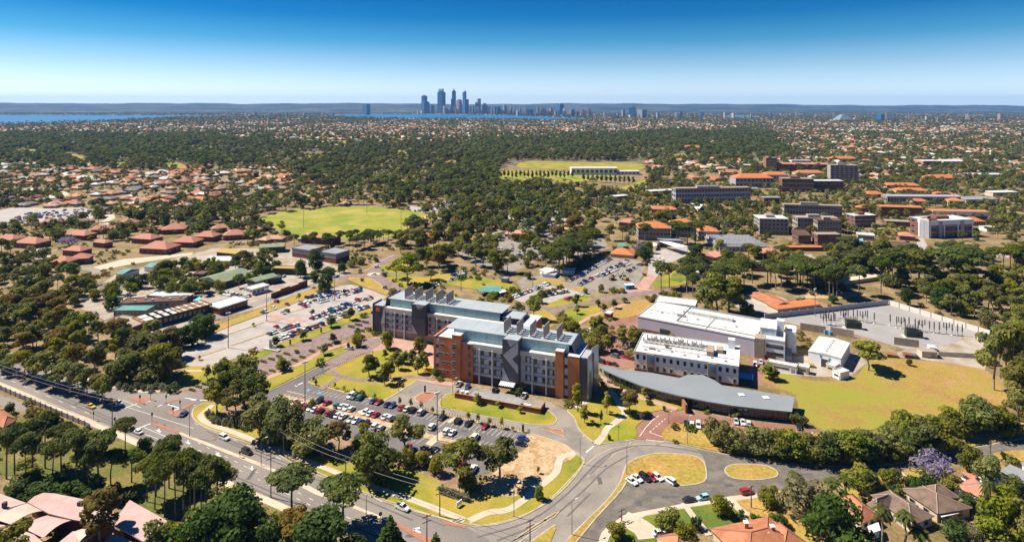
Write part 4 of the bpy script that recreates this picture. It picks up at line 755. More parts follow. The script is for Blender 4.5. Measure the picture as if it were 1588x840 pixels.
def lab(name, label, A, Bp, wing, us, hts, mirror):
    a, rz, _ = frame(A, Bp); ex = Vector((math.cos(rz), math.sin(rz))); o = thing(name, label, 'building', a, rz, 'twin laboratory blocks')
    def fx(u): k = (u-U0)/FPX; return (k*a.y-a.x)/(ex.x-k*ex.y)
    hp, hr = hts['parapet'], hts['roof']; D = 18.0
    cx0, cx1 = fx(us['body'][0]), fx(us['body'][1])
    part(o, 'wall', B_conc, (cx0, cx1, .5, D, 0, hp-1.9)); part(o, 'plinth', B_dbrick if not mirror else B_dconc, (cx0, cx1, .25, .48, -.1, 3.5))
    part(o, 'parapet', B_conc, (cx0, cx1, -.35, D, hp-1.9, hp))
    for seg in us['bays']:
        xs = [fx(u) for u in seg]
        nf = 3; fh = (hp-1.9-3.8)/nf
        for i in range(len(xs)-1):
            x0, x1 = xs[i], xs[i+1]
            for k in range(nf):
                z = 3.8+k*fh
                part(o, 'spandrel', B_conc, (x0+.05, x1-.05, -.05, .5, z-.25, z+.75)); labwin(o, (x0+x1)/2, .42, z+.8, x1-x0-.7, fh-1.15)
                part(o, 'sunshade', B_frame, (x0+.4, x1-.4, -.65, -.06, z+fh-.42, z+fh-.32))
        for x in xs[1:-1]: part(o, 'post', B_post, (x-.32, x+.32, -.85, -.36, -.1, hp-2.0))
    # glazed penthouse, panel by panel, and the roof sheet
    px0, px1 = fx(us['pent'][0]), fx(us['pent'][-1])
    part(o, 'penthouse', B_navy, (px0+.3, px1-.3, 2.9, 15.2, hp, hr-.05)); 
    for i in range(len(us['pent'])-1):
        x0, x1 = fx(us['pent'][i]), fx(us['pent'][i+1]); part(o, 'glass_panel', B_glassteal, (x0+.06, x1-.06, 2.55+.07*(i % 2), 2.85, hp-.3, hr-.15))
    part(o, 'gutter_rail', B_post, (px0, px1, 2.3, 2.5, hr-.12, hr+.02))
    rx0, rx1 = fx(us['roof'][0]), fx(us['roof'][1]); n = 5
    for i in range(n):
        x0, x1 = rx0+(rx1-rx0)*i/n, rx0+(rx1-rx0)*(i+1)/n; part(o, 'roof_sheet', B_roofblue, (x0+.04, x1-.04, 2.0, 15.8, hr, hr+.28))
    # slanted end fin of the penthouse
    s = 1 if not mirror else -1; xf = rx1 if s > 0 else rx0; b = MB()
    q = [(xf+s*.06, 1.6, hr+.5), (xf+s*.06, 16.2, hr+1.2), (xf+s*3.0, 15.6, hp-.5), (xf+s*2.0, 3.0, hp-.5)]; q2 = [(x+s*.35, y, z) for x, y, z in q]
    b.add(q+q2, [(0, 1, 2, 3), (7, 6, 5, 4), (0, 4, 5, 1), (1, 5, 6, 2), (2, 6, 7, 3), (3, 7, 4, 0)]); b.build('end_fin', B_navy, o)
    # flues
    fm = MB(); fm.box(-.2, .2, -.75, .75, 0, 5.2); fm.box(-.32, -.2, -.6, -.5, .3, 5.2); fm.box(-.32, -.2, .5, .6, .3, 5.2); fmesh = fm.mesh('flue', B_flue); bm_ = MB(); bm_.box(-.5, 1.4, -4.2, 4.2, 0, .35); bmesh_ = bm_.mesh('flue_row', B_post)
    for u in us['flues']:
        x = fx(u); r = put('flue_row', bmesh_, o, (x, 8.0, hr+.28))
        for k in range(4): put('flue', fmesh, r, (0, -3.2+k*2.15, .3))
    # dark service tower with its lighter chevron
    tx0, tx1 = fx(us['tower'][0]), fx(us['tower'][1]); zt = hts['tower']; t = part(o, 'service_tower', B_dark, (tx0, tx1, -2.4, 5, 4.0, zt)); part(o, 'tower_roof', B_roofblue, (tx0+.4, tx1-.4, -2.0, 4.6, zt, zt+.12))
    w = tx1-tx0
    for poly in ([(.05, .62), (.98, .98), (.98, .70), (.62, .56), (.98, .42), (.98, .22)], [(.30, .98), (.94, .98), (.5, .84)], [(.02, .03), (.02, .36), (.45, .03)])[1 if mirror else 0:]:
        b = MB(); P = [(tx0+w*x, 4+(zt-4)*z) for x, z in poly]; n_ = len(P); b.add([(x, -2.5, z) for x, z in P]+[(x, -2.38, z) for x, z in P], [tuple(range(n_))]+[((i+1) % n_, i, i+n_, (i+1) % n_+n_) for i in range(n_)]); b.build('chevron_panel', B_chev, t)
    return o, fx
lab1, fx1 = lab('laboratory', 'brick and grey laboratory with glazed penthouse and chevron tower, nearer of the two', (681, 583), (899, 621), None,
    dict(body=(730, 864), bays=[[734, 744, 764, 782], [813, 826, 847.6, 861]], pent=[700, 719, 733, 751.5, 770.5, 790, 813, 833, 855, 880], roof=(688, 884), flues=[777, 797, 818, 839, 860], tower=(782, 807)), dict(parapet=17.5, roof=22.0, tower=22.3), False)
hb = 18.5
def brickblk(o, fx, u0, u1, y0, y1, z, nm='brick_block'): part(o, nm, B_brick, (fx(u0), fx(u1), y0, y1, -.1, z)); part(o, 'coping', B_post, (fx(u0)-.06, fx(u1)+.06, y0-.06, y1+.06, z, z+.15))
brickblk(lab1, fx1, 681, 703, -.4, 17.5, hb); brickblk(lab1, fx1, 703.2, 716, -1.6, 8, 20.6, 'brick_tower'); brickblk(lab1, fx1, 716.2, 734, -.6, 4, 17.2)
brickblk(lab1, fx1, 862, 874.5, -.9, 6, 19.9, 'brick_tower'); brickblk(lab1, fx1, 881, 899, -.5, 16, 18.4)
part(lab1, 'corner_brick', B_brick, (fx1(672), fx1(675), .3, 16, -.1, 18.2)); part(lab1, 'core', B_navy, (fx1(675), fx1(681), .7, 16, 0, 18.0)); part(lab1, 'core', B_navy, (fx1(874.5), fx1(881), .3, 16, 0, 18.0))
for k in range(4):
    part(lab1, 'stair_window', B_winlight, (fx1(675)+.1, fx1(681)-.1, .45, .7, 1.2+k*4.4, 4.0+k*4.4)); part(lab1, 'stair_window', B_winlight, (fx1(875)+.1, fx1(880.8)-.1, .05, .3, 1.2+k*4.4, 4.0+k*4.4))
for k, z in enumerate((2.6, 6.6, 10.4, 14.4)):
    for u, w in (((685, 3), (696, 2.0)), ((690, 2.4), (697, 3)), ((684, 3.4), (694, 2.4)), ((687, 2.4),))[k]: win(lab1, fx1(u), -.4, z, w, 1.0)
    for dz in (0, 1.3): win(lab1, fx1(706.5), -1.6, z+dz, 2.3, .9)
    win(lab1, fx1(729), -.6, z, 1.3, 2.6)
# navy wing with the folded silver end
x0, x1 = fx1(899)+.1, fx1(911.5); b = MB(); b.prism([(x0, .2), (x1, .2), (x1+1.2, 10), (x0, 10)], -.1, 18.0); wg = b.build('end_wing', B_navy, lab1); part(lab1, 'wing_roof', B_roofblue, (x0, x1+.2, .6, 9.6, 18.0, 18.2))
fold = [(x1+.15, .1, 0, 18.9), (x1+.9, 3.4, 0, 19.5), (x1+.3, 6.6, 0, 20.2), (x1+2.3, 10.3, 0, 20.8)]
for i in range(3):
    (xa, ya, za, zb), (xc, yc, zc, zd) = fold[i], fold[i+1]
    for (p, q, r) in (((xa, ya, za), (xc, yc, zc), (xa+.35, ya+.6, zb*.55)), ((xc, yc, zc), (xc, yc, zd), (xa+.35, ya+.6, zb*.55)), ((xc, yc, zd), (xa, ya, zb), (xa+.35, ya+.6, zb*.55)), ((xa, ya, zb), (xa, ya, za), (xa+.35, ya+.6, zb*.55))):
        b = MB(); th = Vector((-.25, .05, 0)); P = [Vector(p), Vector(q), Vector(r)]; b.add(P+[v+th for v in P], [(0, 1, 2), (5, 4, 3), (0, 3, 4, 1), (1, 4, 5, 2), (2, 5, 3, 0)]); b.build('silver_panel', B_silver, lab1)
# white serrated awning and dock doors
b = MB(); xa, xb = fx1(780), fx1(803); n = 8
for i in range(n):
    q0, q1 = xa+(xb-xa)*i/n, xa+(xb-xa)*(i+1)/n; b.add([(q0, -2.6, 3.9), ((q0+q1)/2, -2.6, 4.3), (q1, -2.6, 3.9), (q0, -5.2, 3.1), ((q0+q1)/2, -5.2, 3.5), (q1, -5.2, 3.1)], [(0, 3, 4, 1), (1, 4, 5, 2)])
b.build('awning', B_white, lab1)
for u in (748, 757, 771, 790, 798, 820, 835): part(lab1, 'dock_door', B_dsteel, (fx1(u)-1.5, fx1(u)+1.5, .12, .25, -.1, 3.0))
lab2, fx2 = lab('laboratory', 'grey laboratory with glazed penthouse and navy west end, farther of the two', (599, 520.6), (670.6, 532), None,
    dict(body=(598, 790), bays=[[598, 612.6, 628, 642], [664, 678, 695, 712, 729, 746]], pent=[601, 617, 634, 651, 667.5, 684, 701, 718, 735.6, 757, 772], roof=(598, 776), flues=[622, 638, 654.6, 671, 687], tower=(642, 663)), dict(parapet=15.5, roof=19.6, tower=20.0), True)
x0, x1 = fx2(578), fx2(594); part(lab2, 'end_wing', B_dark, (x0, x1, .2, 9, -.1, 15.6)); part(lab2, 'wing_roof', B_roofblue, (x0+.3, x1-.3, .5, 8.7, 15.6, 15.8)); part(lab2, 'wing_parapet', B_dark, (x0-.15, x0, .1, 9.1, -.1, 16.6))
part(lab2, 'sign_panel', B_dsteel, (fx2(644.5), fx2(660), -2.58, -2.41, 15.9, 18.0))
part(lab2, 'company_mark', B_orangelogo, (fx2(583), fx2(588.5), .05, .2, 12.6, 14.3))
b = MB(); b.add([(fx2(594)+.05, -.3, 0), (fx2(592), -.9, 7), (fx2(596), -.3, 16), (fx2(598), -.3, 16), (fx2(597.5), -.9, 7), (fx2(598), -.3, 0)]+[(fx2(594)+.05, .4, 0), (fx2(592), .4, 7), (fx2(596), .4, 16), (fx2(598), .4, 16), (fx2(597.5), .4, 7), (fx2(598), .4, 0)], [(0, 5, 4, 1), (1, 4, 3, 2), (0, 1, 7, 6), (1, 2, 8, 7), (2, 3, 9, 8), (3, 4, 10, 9), (4, 5, 11, 10)]); b.build('folded_edge', B_silver, lab2)
x0 = fx2(777); part(lab2, 'end_block', B_navy, (x0, x0+9, 3, 15, 0, 17.5)); part(lab2, 'end_roof', B_roofblue, (x0-.3, x0+9.3, 2.6, 13, 17.6, 17.9)); part(lab2, 'brick_parapet', B_brick, (x0+9.6, x0+16, 0, 17, -.1, 15.6)); part(lab2, 'brick_coping', B_post, (x0+9.5, x0+16.1, -.1, 17.1, 15.6, 15.8))
# brick service enclosure before the near laboratory
a, rz, ln = frame((705, 617), (838, 642.5)); o = thing('service_enclosure', 'long low brick enclosure with a flat grey roof before the near laboratory', 'enclosure', a, rz)
part(o, 'front_wall', B_dbrick, (0, ln, 0, .35, -.1, 2.2)); part(o, 'end_wall', B_dbrick, (ln-.35, ln, .37, 6.5, -.1, 2.2)); part(o, 'end_wall', B_dbrick, (0, .35, .37, 3.5, -.1, 2.2)); part(o, 'flat_roof', B_greyroof, (7, ln-9, .5, 5.5, 1.9, 2.1)); part(o, 'coping', B_brick, (-.05, ln+.05, -.05, .4, 2.2, 2.3))
for x in (2.2, 4.4): 
    b = MB(); b.tube((x, 3, 0), (x, 3, 2.3), .8, .8, 10); b.build('storage_tank', B_white, o)
part(o, 'gas_bottle_rack', B_white, (ln-8, ln-5, 2, 3.2, 0, 1.8))
# generic massing ------------------------------------------------------
def bld(name, label, A, Bp, hpx, depth, wall, roof, kind='flat', floors=0, cols=0, group=None, pitch=.25, ov=.5, cat='building', winw=.6, side=True, h=None, skip=None, band=None):
    a, rz, ln = frame(A, Bp); h = h or hpx/((max(A[1], Bp[1])-V0)/CAMH); o = thing(name, label, cat, a, rz, group)
    ex_, ey_ = Vector((math.cos(rz), math.sin(rz), 0)), Vector((-math.sin(rz), math.cos(rz), 0)); KEEP.append([pix(a+ex_*x_+ey_*y_) for x_, y_ in ((-4, -(3+h*.8)), (ln+4, -(3+h*.8)), (ln+4, depth+3), (-4, depth+3))])
    b = MB(); b.box(0, ln, 0, depth, -.2, h); b.build('wall', wall, o); r = MB()
    if kind == 'flat':
        r.box(-ov, ln+ov, -ov, depth+ov, h, h+.25, bottom=True); ro = r.build('roof', roof, o)
        b = MB()
        for bx in ((-ov, ln+ov, -ov, -ov+.25, h+.25, h+.6), (-ov, ln+ov, depth+ov-.25, depth+ov, h+.25, h+.6), (-ov, -ov+.25, -ov+.25, depth+ov-.25, h+.25, h+.6), (ln+ov-.25, ln+ov, -ov+.25, depth+ov-.25, h+.25, h+.6)): b.box(*bx)
        b.build('parapet', roof if band is None else band, o)
    elif kind == 'hip': hip(r, 0, ln, 0, depth, h, h+min(ln, depth)*pitch, 0, ov); r.build('roof', roof, o)
    elif kind == 'gable':
        y = depth/2; z = h+y*pitch; r.add([(-ov, -ov, h), (ln+ov, -ov, h), (ln+ov, y, z), (-ov, y, z), (-ov, depth+ov, h), (ln+ov, depth+ov, h), (-ov, -ov, h-.2), (ln+ov, -ov, h-.2), (-ov, depth+ov, h-.2), (ln+ov, depth+ov, h-.2)], [(0, 1, 2, 3), (3, 2, 5, 4), (6, 7, 1, 0), (4, 5, 9, 8), (6, 0, 3, 4, 8), (7, 9, 5, 2, 1)]); r.build('roof', roof, o)
    elif kind == 'gablex':
        x = ln/2; z = h+x*pitch; r.add([(-ov, -ov, h), (x, -ov, z), (ln+ov, -ov, h), (-ov, depth+ov, h), (x, depth+ov, z), (ln+ov, depth+ov, h), (-ov, -ov, h-.2), (ln+ov, -ov, h-.2), (-ov, depth+ov, h-.2), (ln+ov, depth+ov, h-.2)], [(0, 1, 4, 3), (1, 2, 5, 4), (6, 7, 2, 1, 0), (8, 3, 4, 5, 9), (6, 0, 3, 8), (7, 9, 5, 2)]); r.build('roof', roof, o)
    elif kind == 'skillion': r.prism([(-ov, -ov), (ln+ov, -ov), (ln+ov, depth+ov), (-ov, depth+ov)], h-.15, [h+.1, h+.1, h+.1+depth*pitch, h+.1+depth*pitch], bottom=True); r.build('roof', roof, o)
    if floors:
        fh = h/floors
        for f in range(floors):
            for c in range(cols):
                if skip and skip(f, c): continue
                win(o, (c+.5)*ln/cols, 0, f*fh+fh*.3, ln/cols*winw, fh*.48)
            if side:
                m = max(1, int(depth/(ln/cols)*.8))
                for c in range(m): win(o, ln, (c+.5)*depth/m, f*fh+fh*.3, depth/m*winw, fh*.48, math.pi/2); win(o, 0, (c+.5)*depth/m, f*fh+fh*.3, depth/m*winw, fh*.48, -math.pi/2)
    return o, ln, h
# white two-storey plant building
o, ln, h = bld('white_building', 'white two-storey building with pipework on its roof beside the curved roof', (984, 574), (1145, 599.5), 0, 25, B_white, B_whiteroof, h=8.7, ov=.3, floors=2, cols=15, winw=.42, skip=lambda f, c: c in (2, 11) or (f == 0 and c % 7 == 6))
part(o, 'base_band', B_dbrick, (-.06, ln+.06, -.08, 24, -.2, 1.0))
for x in (ln*.165, ln*.76): t = part(o, 'entry_tower', B_tan, (x-1.7, x+1.7, -.9, 1, 0, 8.9)); part(t, 'round_sign', B_bluelogo, (x-.8, x+.8, -1.0, -.9, 6.4, 8.0)); part(t, 'doorway', B_win, (x-1.1, x+1.1, -.98, -.9, .2, 3))
b = MB()      # pipe gantry
for i in range(18):
    x = 2+i*1.75; b.tube((x, 11, h+.3), (x, 11, h+2.0), .09, .09, 5); b.tube((x, 14.5, h+.3), (x, 14.5, h+2.0), .09, .09, 5)
for z in (1.1, 2.0): b.box(2, 32, 10.9, 11.1, h+z, h+z+.12, bottom=True); b.box(2, 32, 14.4, 14.6, h+z, h+z+.12, bottom=True)
b.build('roof_gantry', B_steel, o)
for i in range(13):
    b = MB(); x = 4+i*2.1; b.tube((x, 13, h+.3), (x, 13, h+4.2), .32, .28, 6); b.build('vent_pipe', B_steel, o); part(o, 'roof_fan', B_tan, (x-.6, x+.6, 15.5, 17, h+.3, h+1.4))
for i, (x, y, w, d, z) in enumerate(((32, 7, 3, 8, 2.2), (36, 12, 3, 5, 1.6), (41, 20, 3, 3, 4.2), (6, 5, 2.5, 1.5, .8), (13, 9, 1.5, 1.5, 1.8))): part(o, 'rooftop_unit', B_white if i == 2 else B_tan, (x, x+w, y, y+d, h+.3, h+.3+z))
b = MB(); b.tube((2, 12.6, h+1.2), (30, 12.6, h+1.2), .35, .35, 8); b.tube((2, 12.6, h+1.2), (2, 12.6, h+3.0), .5, .5, 8); b.build('roof_duct', B_white, o)
for i in range(10): part(o, 'duct_run', B_steel if i % 2 else B_white, (3+i*3.1, 5+i*3.1, 17.6, 18.4+(i % 3)*.8, h+.3, h+1.1+.25*(i % 3)))
for i in range(7): part(o, 'roof_hatch', B_greyroof, (4+i*6, 5+i*6, 3.2+(i % 3), 4.1+(i % 3), h+.26, h+.75))
part(o, 'roof_walkway', B_greyroof, (2, 44, 7.2, 8.0, h+.26, h+.34))
part(o, 'side_awning', B_bluelogo, (ln+.1, ln+6, 4, 10, 2.4, 2.55))
# big workshop with lilac wall
o, ln, h = bld('workshop', 'large workshop with white flat roof and lilac wall behind the white building', (989, 515), (1170, 553), 0, 30, B_lilac, B_whiteroof, h=8.5, ov=.15)
part(o, 'brick_base', B_dbrick, (2, 12, -.1, 6, -.2, 2.6)); part(o, 'roller_door', B_dsteel, (12.5, 18, -.15, 0, 0, 4.6)); part(o, 'monitor_roof', B_whiteroof, (22, 46, 19, 22, h+.3, h+1.9)); part(o, 'roof_step', B_greyroof, (ln*.33, ln, 4.0, 4.3, h+.26, h+.7)); part(o, 'roof_step', B_greyroof, (ln*.33, ln*.335, 4.3, 30, h+.26, h+.7)); part(o, 'roof_step', B_greyroof, (ln*.6, ln*.605, 0, 19, h+.26, h+.5))
for i in range(4): part(o, 'rooftop_unit', B_steel, (18+i*1.3, 19+i*1.3, 12, 13.2, h+.3, h+1.5))
for i in range(11): part(o, 'roof_vent', B_steel if i % 2 else B_white, (4+i*5, 4.8+i*5, 8+(i % 4)*4, 8.9+(i % 4)*4, h+.26, h+1.0))
part(o, 'roof_walkway', B_greyroof, (1, ln*.32, 14, 14.8, h+.26, h+.34)); part(o, 'roof_gutter', B_greyroof, (.2, ln-.2, .25, .6, h+.26, h+.36))
part(o, 'roof_rail', B_steel, (ln*.33, ln, 29.4, 29.5, h+.6, h+1.4))
o, ln, h = bld('white_annexe', 'low white annexe with small dark windows behind the workshop', (1016, 481), (1078, 489), 0, 12, B_white, B_whiteroof, h=5.2, ov=.1, floors=1, cols=9, winw=.4)
# white stepped office at the east end
o, ln, h = bld('white_office', 'white stepped office block with roof terrace between workshop and substation', (1186, 556), (1217, 561), 0, 24, B_white, B_whiteroof, h=9.5, ov=.1)
for k in range(2): part(o, 'ribbon_window', B_win, (.6, ln-.6, -.05, .02, 2+k*3.8, 3.8+k*3.8)); 
part(o, 'brick_base', B_dbrick, (-.05, ln-4, -.12, 0, -.1, 1.9)); part(o, 'upper_storey', B_white, (-2.5, ln-4, 6, 20, 9.85, 13.2)); part(o, 'glass_front', B_winlight, (-1.8, ln-4.6, 5.9, 6, 10.2, 12.6)); part(o, 'upper_roof', B_whiteroof, (-2.8, ln-3.7, 5.7, 20.3, 13.2, 13.4)); part(o, 'stair_tower', B_white, (ln-4, ln-.5, 14, 18, 9.85, 15.2)); part(o, 'pillar', B_tan, (ln-.1, ln+1.0, 12, 14, 0, 13)); part(o, 'grey_entry', B_tan, (-4.5, -.1, -1, 6, 0, 9.9)); part(o, 'rear_block', B_white, (ln+.1, ln+5, 14, 24, 0, 10.5)); part(o, 'loading_deck', B_greyroof, (ln+.1, ln+3, 1, 12, 0, 2.8))
for i in range(4): win(o, ln+5, 15.5+i*2.4, 4.5 if i % 2 else 7.2, 1.2, 1.6, math.pi/2)
o2 = part(o, 'link_bridge', B_white, (-13, -4.6, 4, 6.5, 5.6, 8.0))
# curved-roof building
CR = [(928, 567), (945, 568), (960, 572.5), (985, 574.5), (1010, 577.5), (1040, 583), (1052, 586), (1067, 580.5), (1090, 581), (1108, 589), (1120, 597), (1150, 602), (1175, 606), (1232.5, 615), (1228, 638), (1180, 633.5), (1137, 628.5), (1100, 622.5), (1058, 614), (1025, 606), (994, 597), (960, 583.5), (940, 574.5)]
def massing(o, name, pts, z0, z1, m, shrink=0.0, off=(0, 0)):
    P = [W(u, v, z1) for u, v in pts]; cx = sum(p.x for p in P)/len(P); cy = sum(p.y for p in P)/len(P)
    if shrink:
        n = len(P); A2 = sum(P[i].x*P[(i+1) % n].y-P[(i+1) % n].x*P[i].y for i in range(n)); sg = 1 if A2 > 0 else -1; Q = []
        for i in range(n):
            t = (P[(i+1) % n]-P[i-1]).xy.normalized(); Q.append((P[i].x-sg*t.y*shrink, P[i].y+sg*t.x*shrink))
    else: Q = [(p.x, p.y) for p in P]
    b = MB(); b.prism([(x-o.location.x, y-o.location.y) for x, y in Q], z0, z1, bottom=True)
    return b.build(name, m, o)
def area_thing(name, label, cat, pts, z, group=None):
    P = [W(u, v, z) for u, v in pts]; return thing(name, label, cat, (sum(p.x for p in P)/len(P), sum(p.y for p in P)/len(P), 0), 0, group)
o = area_thing('curved_roof_building', 'long low building under a leaf-shaped grey metal roof', 'building', CR, 4.6)
massing(o, 'roof', CR, 4.25, 4.75, mat('curved_sheet', (0.40, 0.44, 0.465), 0.5, (0.36, 0.40, 0.425), 0.08, 0.2, fine=(3, .03))); massing(o, 'wall', CR, -.1, 4.24, B_dconc, shrink=1.6)
front = [W(u, v, 4.6) for u, v in CR[13:]]; 
for i in range(1, len(front)-1):
    p, q = front[i], front[i+1]; n = max(2, int((q-p).length/2.0))
    for k in range(n):
        c = p.lerp(q, (k+.5)/n); t = (q-p).normalized(); nn = Vector((t.y, -t.x, 0)); nn = nn if nn.y > 0 else -nn; c = c+nn*1.52-o.location
        put('window', UW, o, (c.x, c.y, .5 if i != 5 else .3), math.atan2(-t.y, -t.x) if t.x < 0 else math.atan2(t.y, t.x), ((q-p).length/n*.86, 1, 3.3))
for u, v in ((1150, 612), (1188, 616.5)):
    p = W(u, v, 4.75)-o.location; part(o, 'skylight', B_whiteroof, (p.x-1.2, p.x+1.2, p.y-1.2, p.y+1.2, 4.76, 5.0))
part(o, 'entry_screen', B_rust, *[(W(1064, 640).x-o.location.x-.4, W(1064, 640).x-o.location.x+.4, W(1064, 641).y-o.location.y, W(1064, 641).y-o.location.y+9, 0, 3.6)])
M_seam = B_post
for i in range(1, 12):
    a_, c_ = W(*lerp2(CR[22], CR[14], i/12), 4.75), W(*lerp2(CR[0], CR[13], i/12), 4.75)
# white shed and site huts
o, ln, h = bld('white_shed', 'white gabled shed with dark roller door beside the big lawn', (1253.6, 563), (1304, 575), 0, 24, B_white, B_whiteroof, 'gablex', h=6.0, ov=.15, pitch=.1, cat='shed')
part(o, 'roller_door', B_dsteel, (5.6, 9.4, -.12, 0, 0, 3.8)); part(o, 'round_sign', B_bluelogo, (5.0, 6.0, -.1, 0, 4.3, 5.3)); part(o, 'round_sign', B_greenmark, (8.9, 9.8, -.1, 0, 4.0, 4.9))
for i in range(6): part(o, 'roof_vent', B_steel, (7.1, 7.6, 3+i*3.2, 3.6+i*3.2, 6.6, 7.2))
for nm, lab_, A, Bp, dp, hh, wl in (('site_office', 'long white site office hut with window strip below the stepped office', (1190.5, 571), (1235, 580), 3.4, 3.0, B_white), ('site_hut', 'short cream site hut at the end of the long site office', (1236.5, 577), (1254, 581), 3.2, 2.8, B_cream), ('site_hut', 'small cream hut before the roller door of the white shed', (1281, 574), (1295, 578.5), 4.5, 2.8, B_cream), ('site_hut', 'small white hut with flat roof at the edge of the big lawn', (1291, 584), (1303, 589.5), 6, 2.9, B_white)):
    o, ln, h = bld(nm, lab_, A, Bp, 0, dp, wl, B_whiteroof, h=hh, ov=.12, cat='hut'); part(o, 'window_strip', B_win, (ln*.2, ln*.75, -.06, 0, 1.2, 2.0)); part(o, 'door', B_frame, (ln*.82, ln*.95, -.05, 0, .1, 2.1))
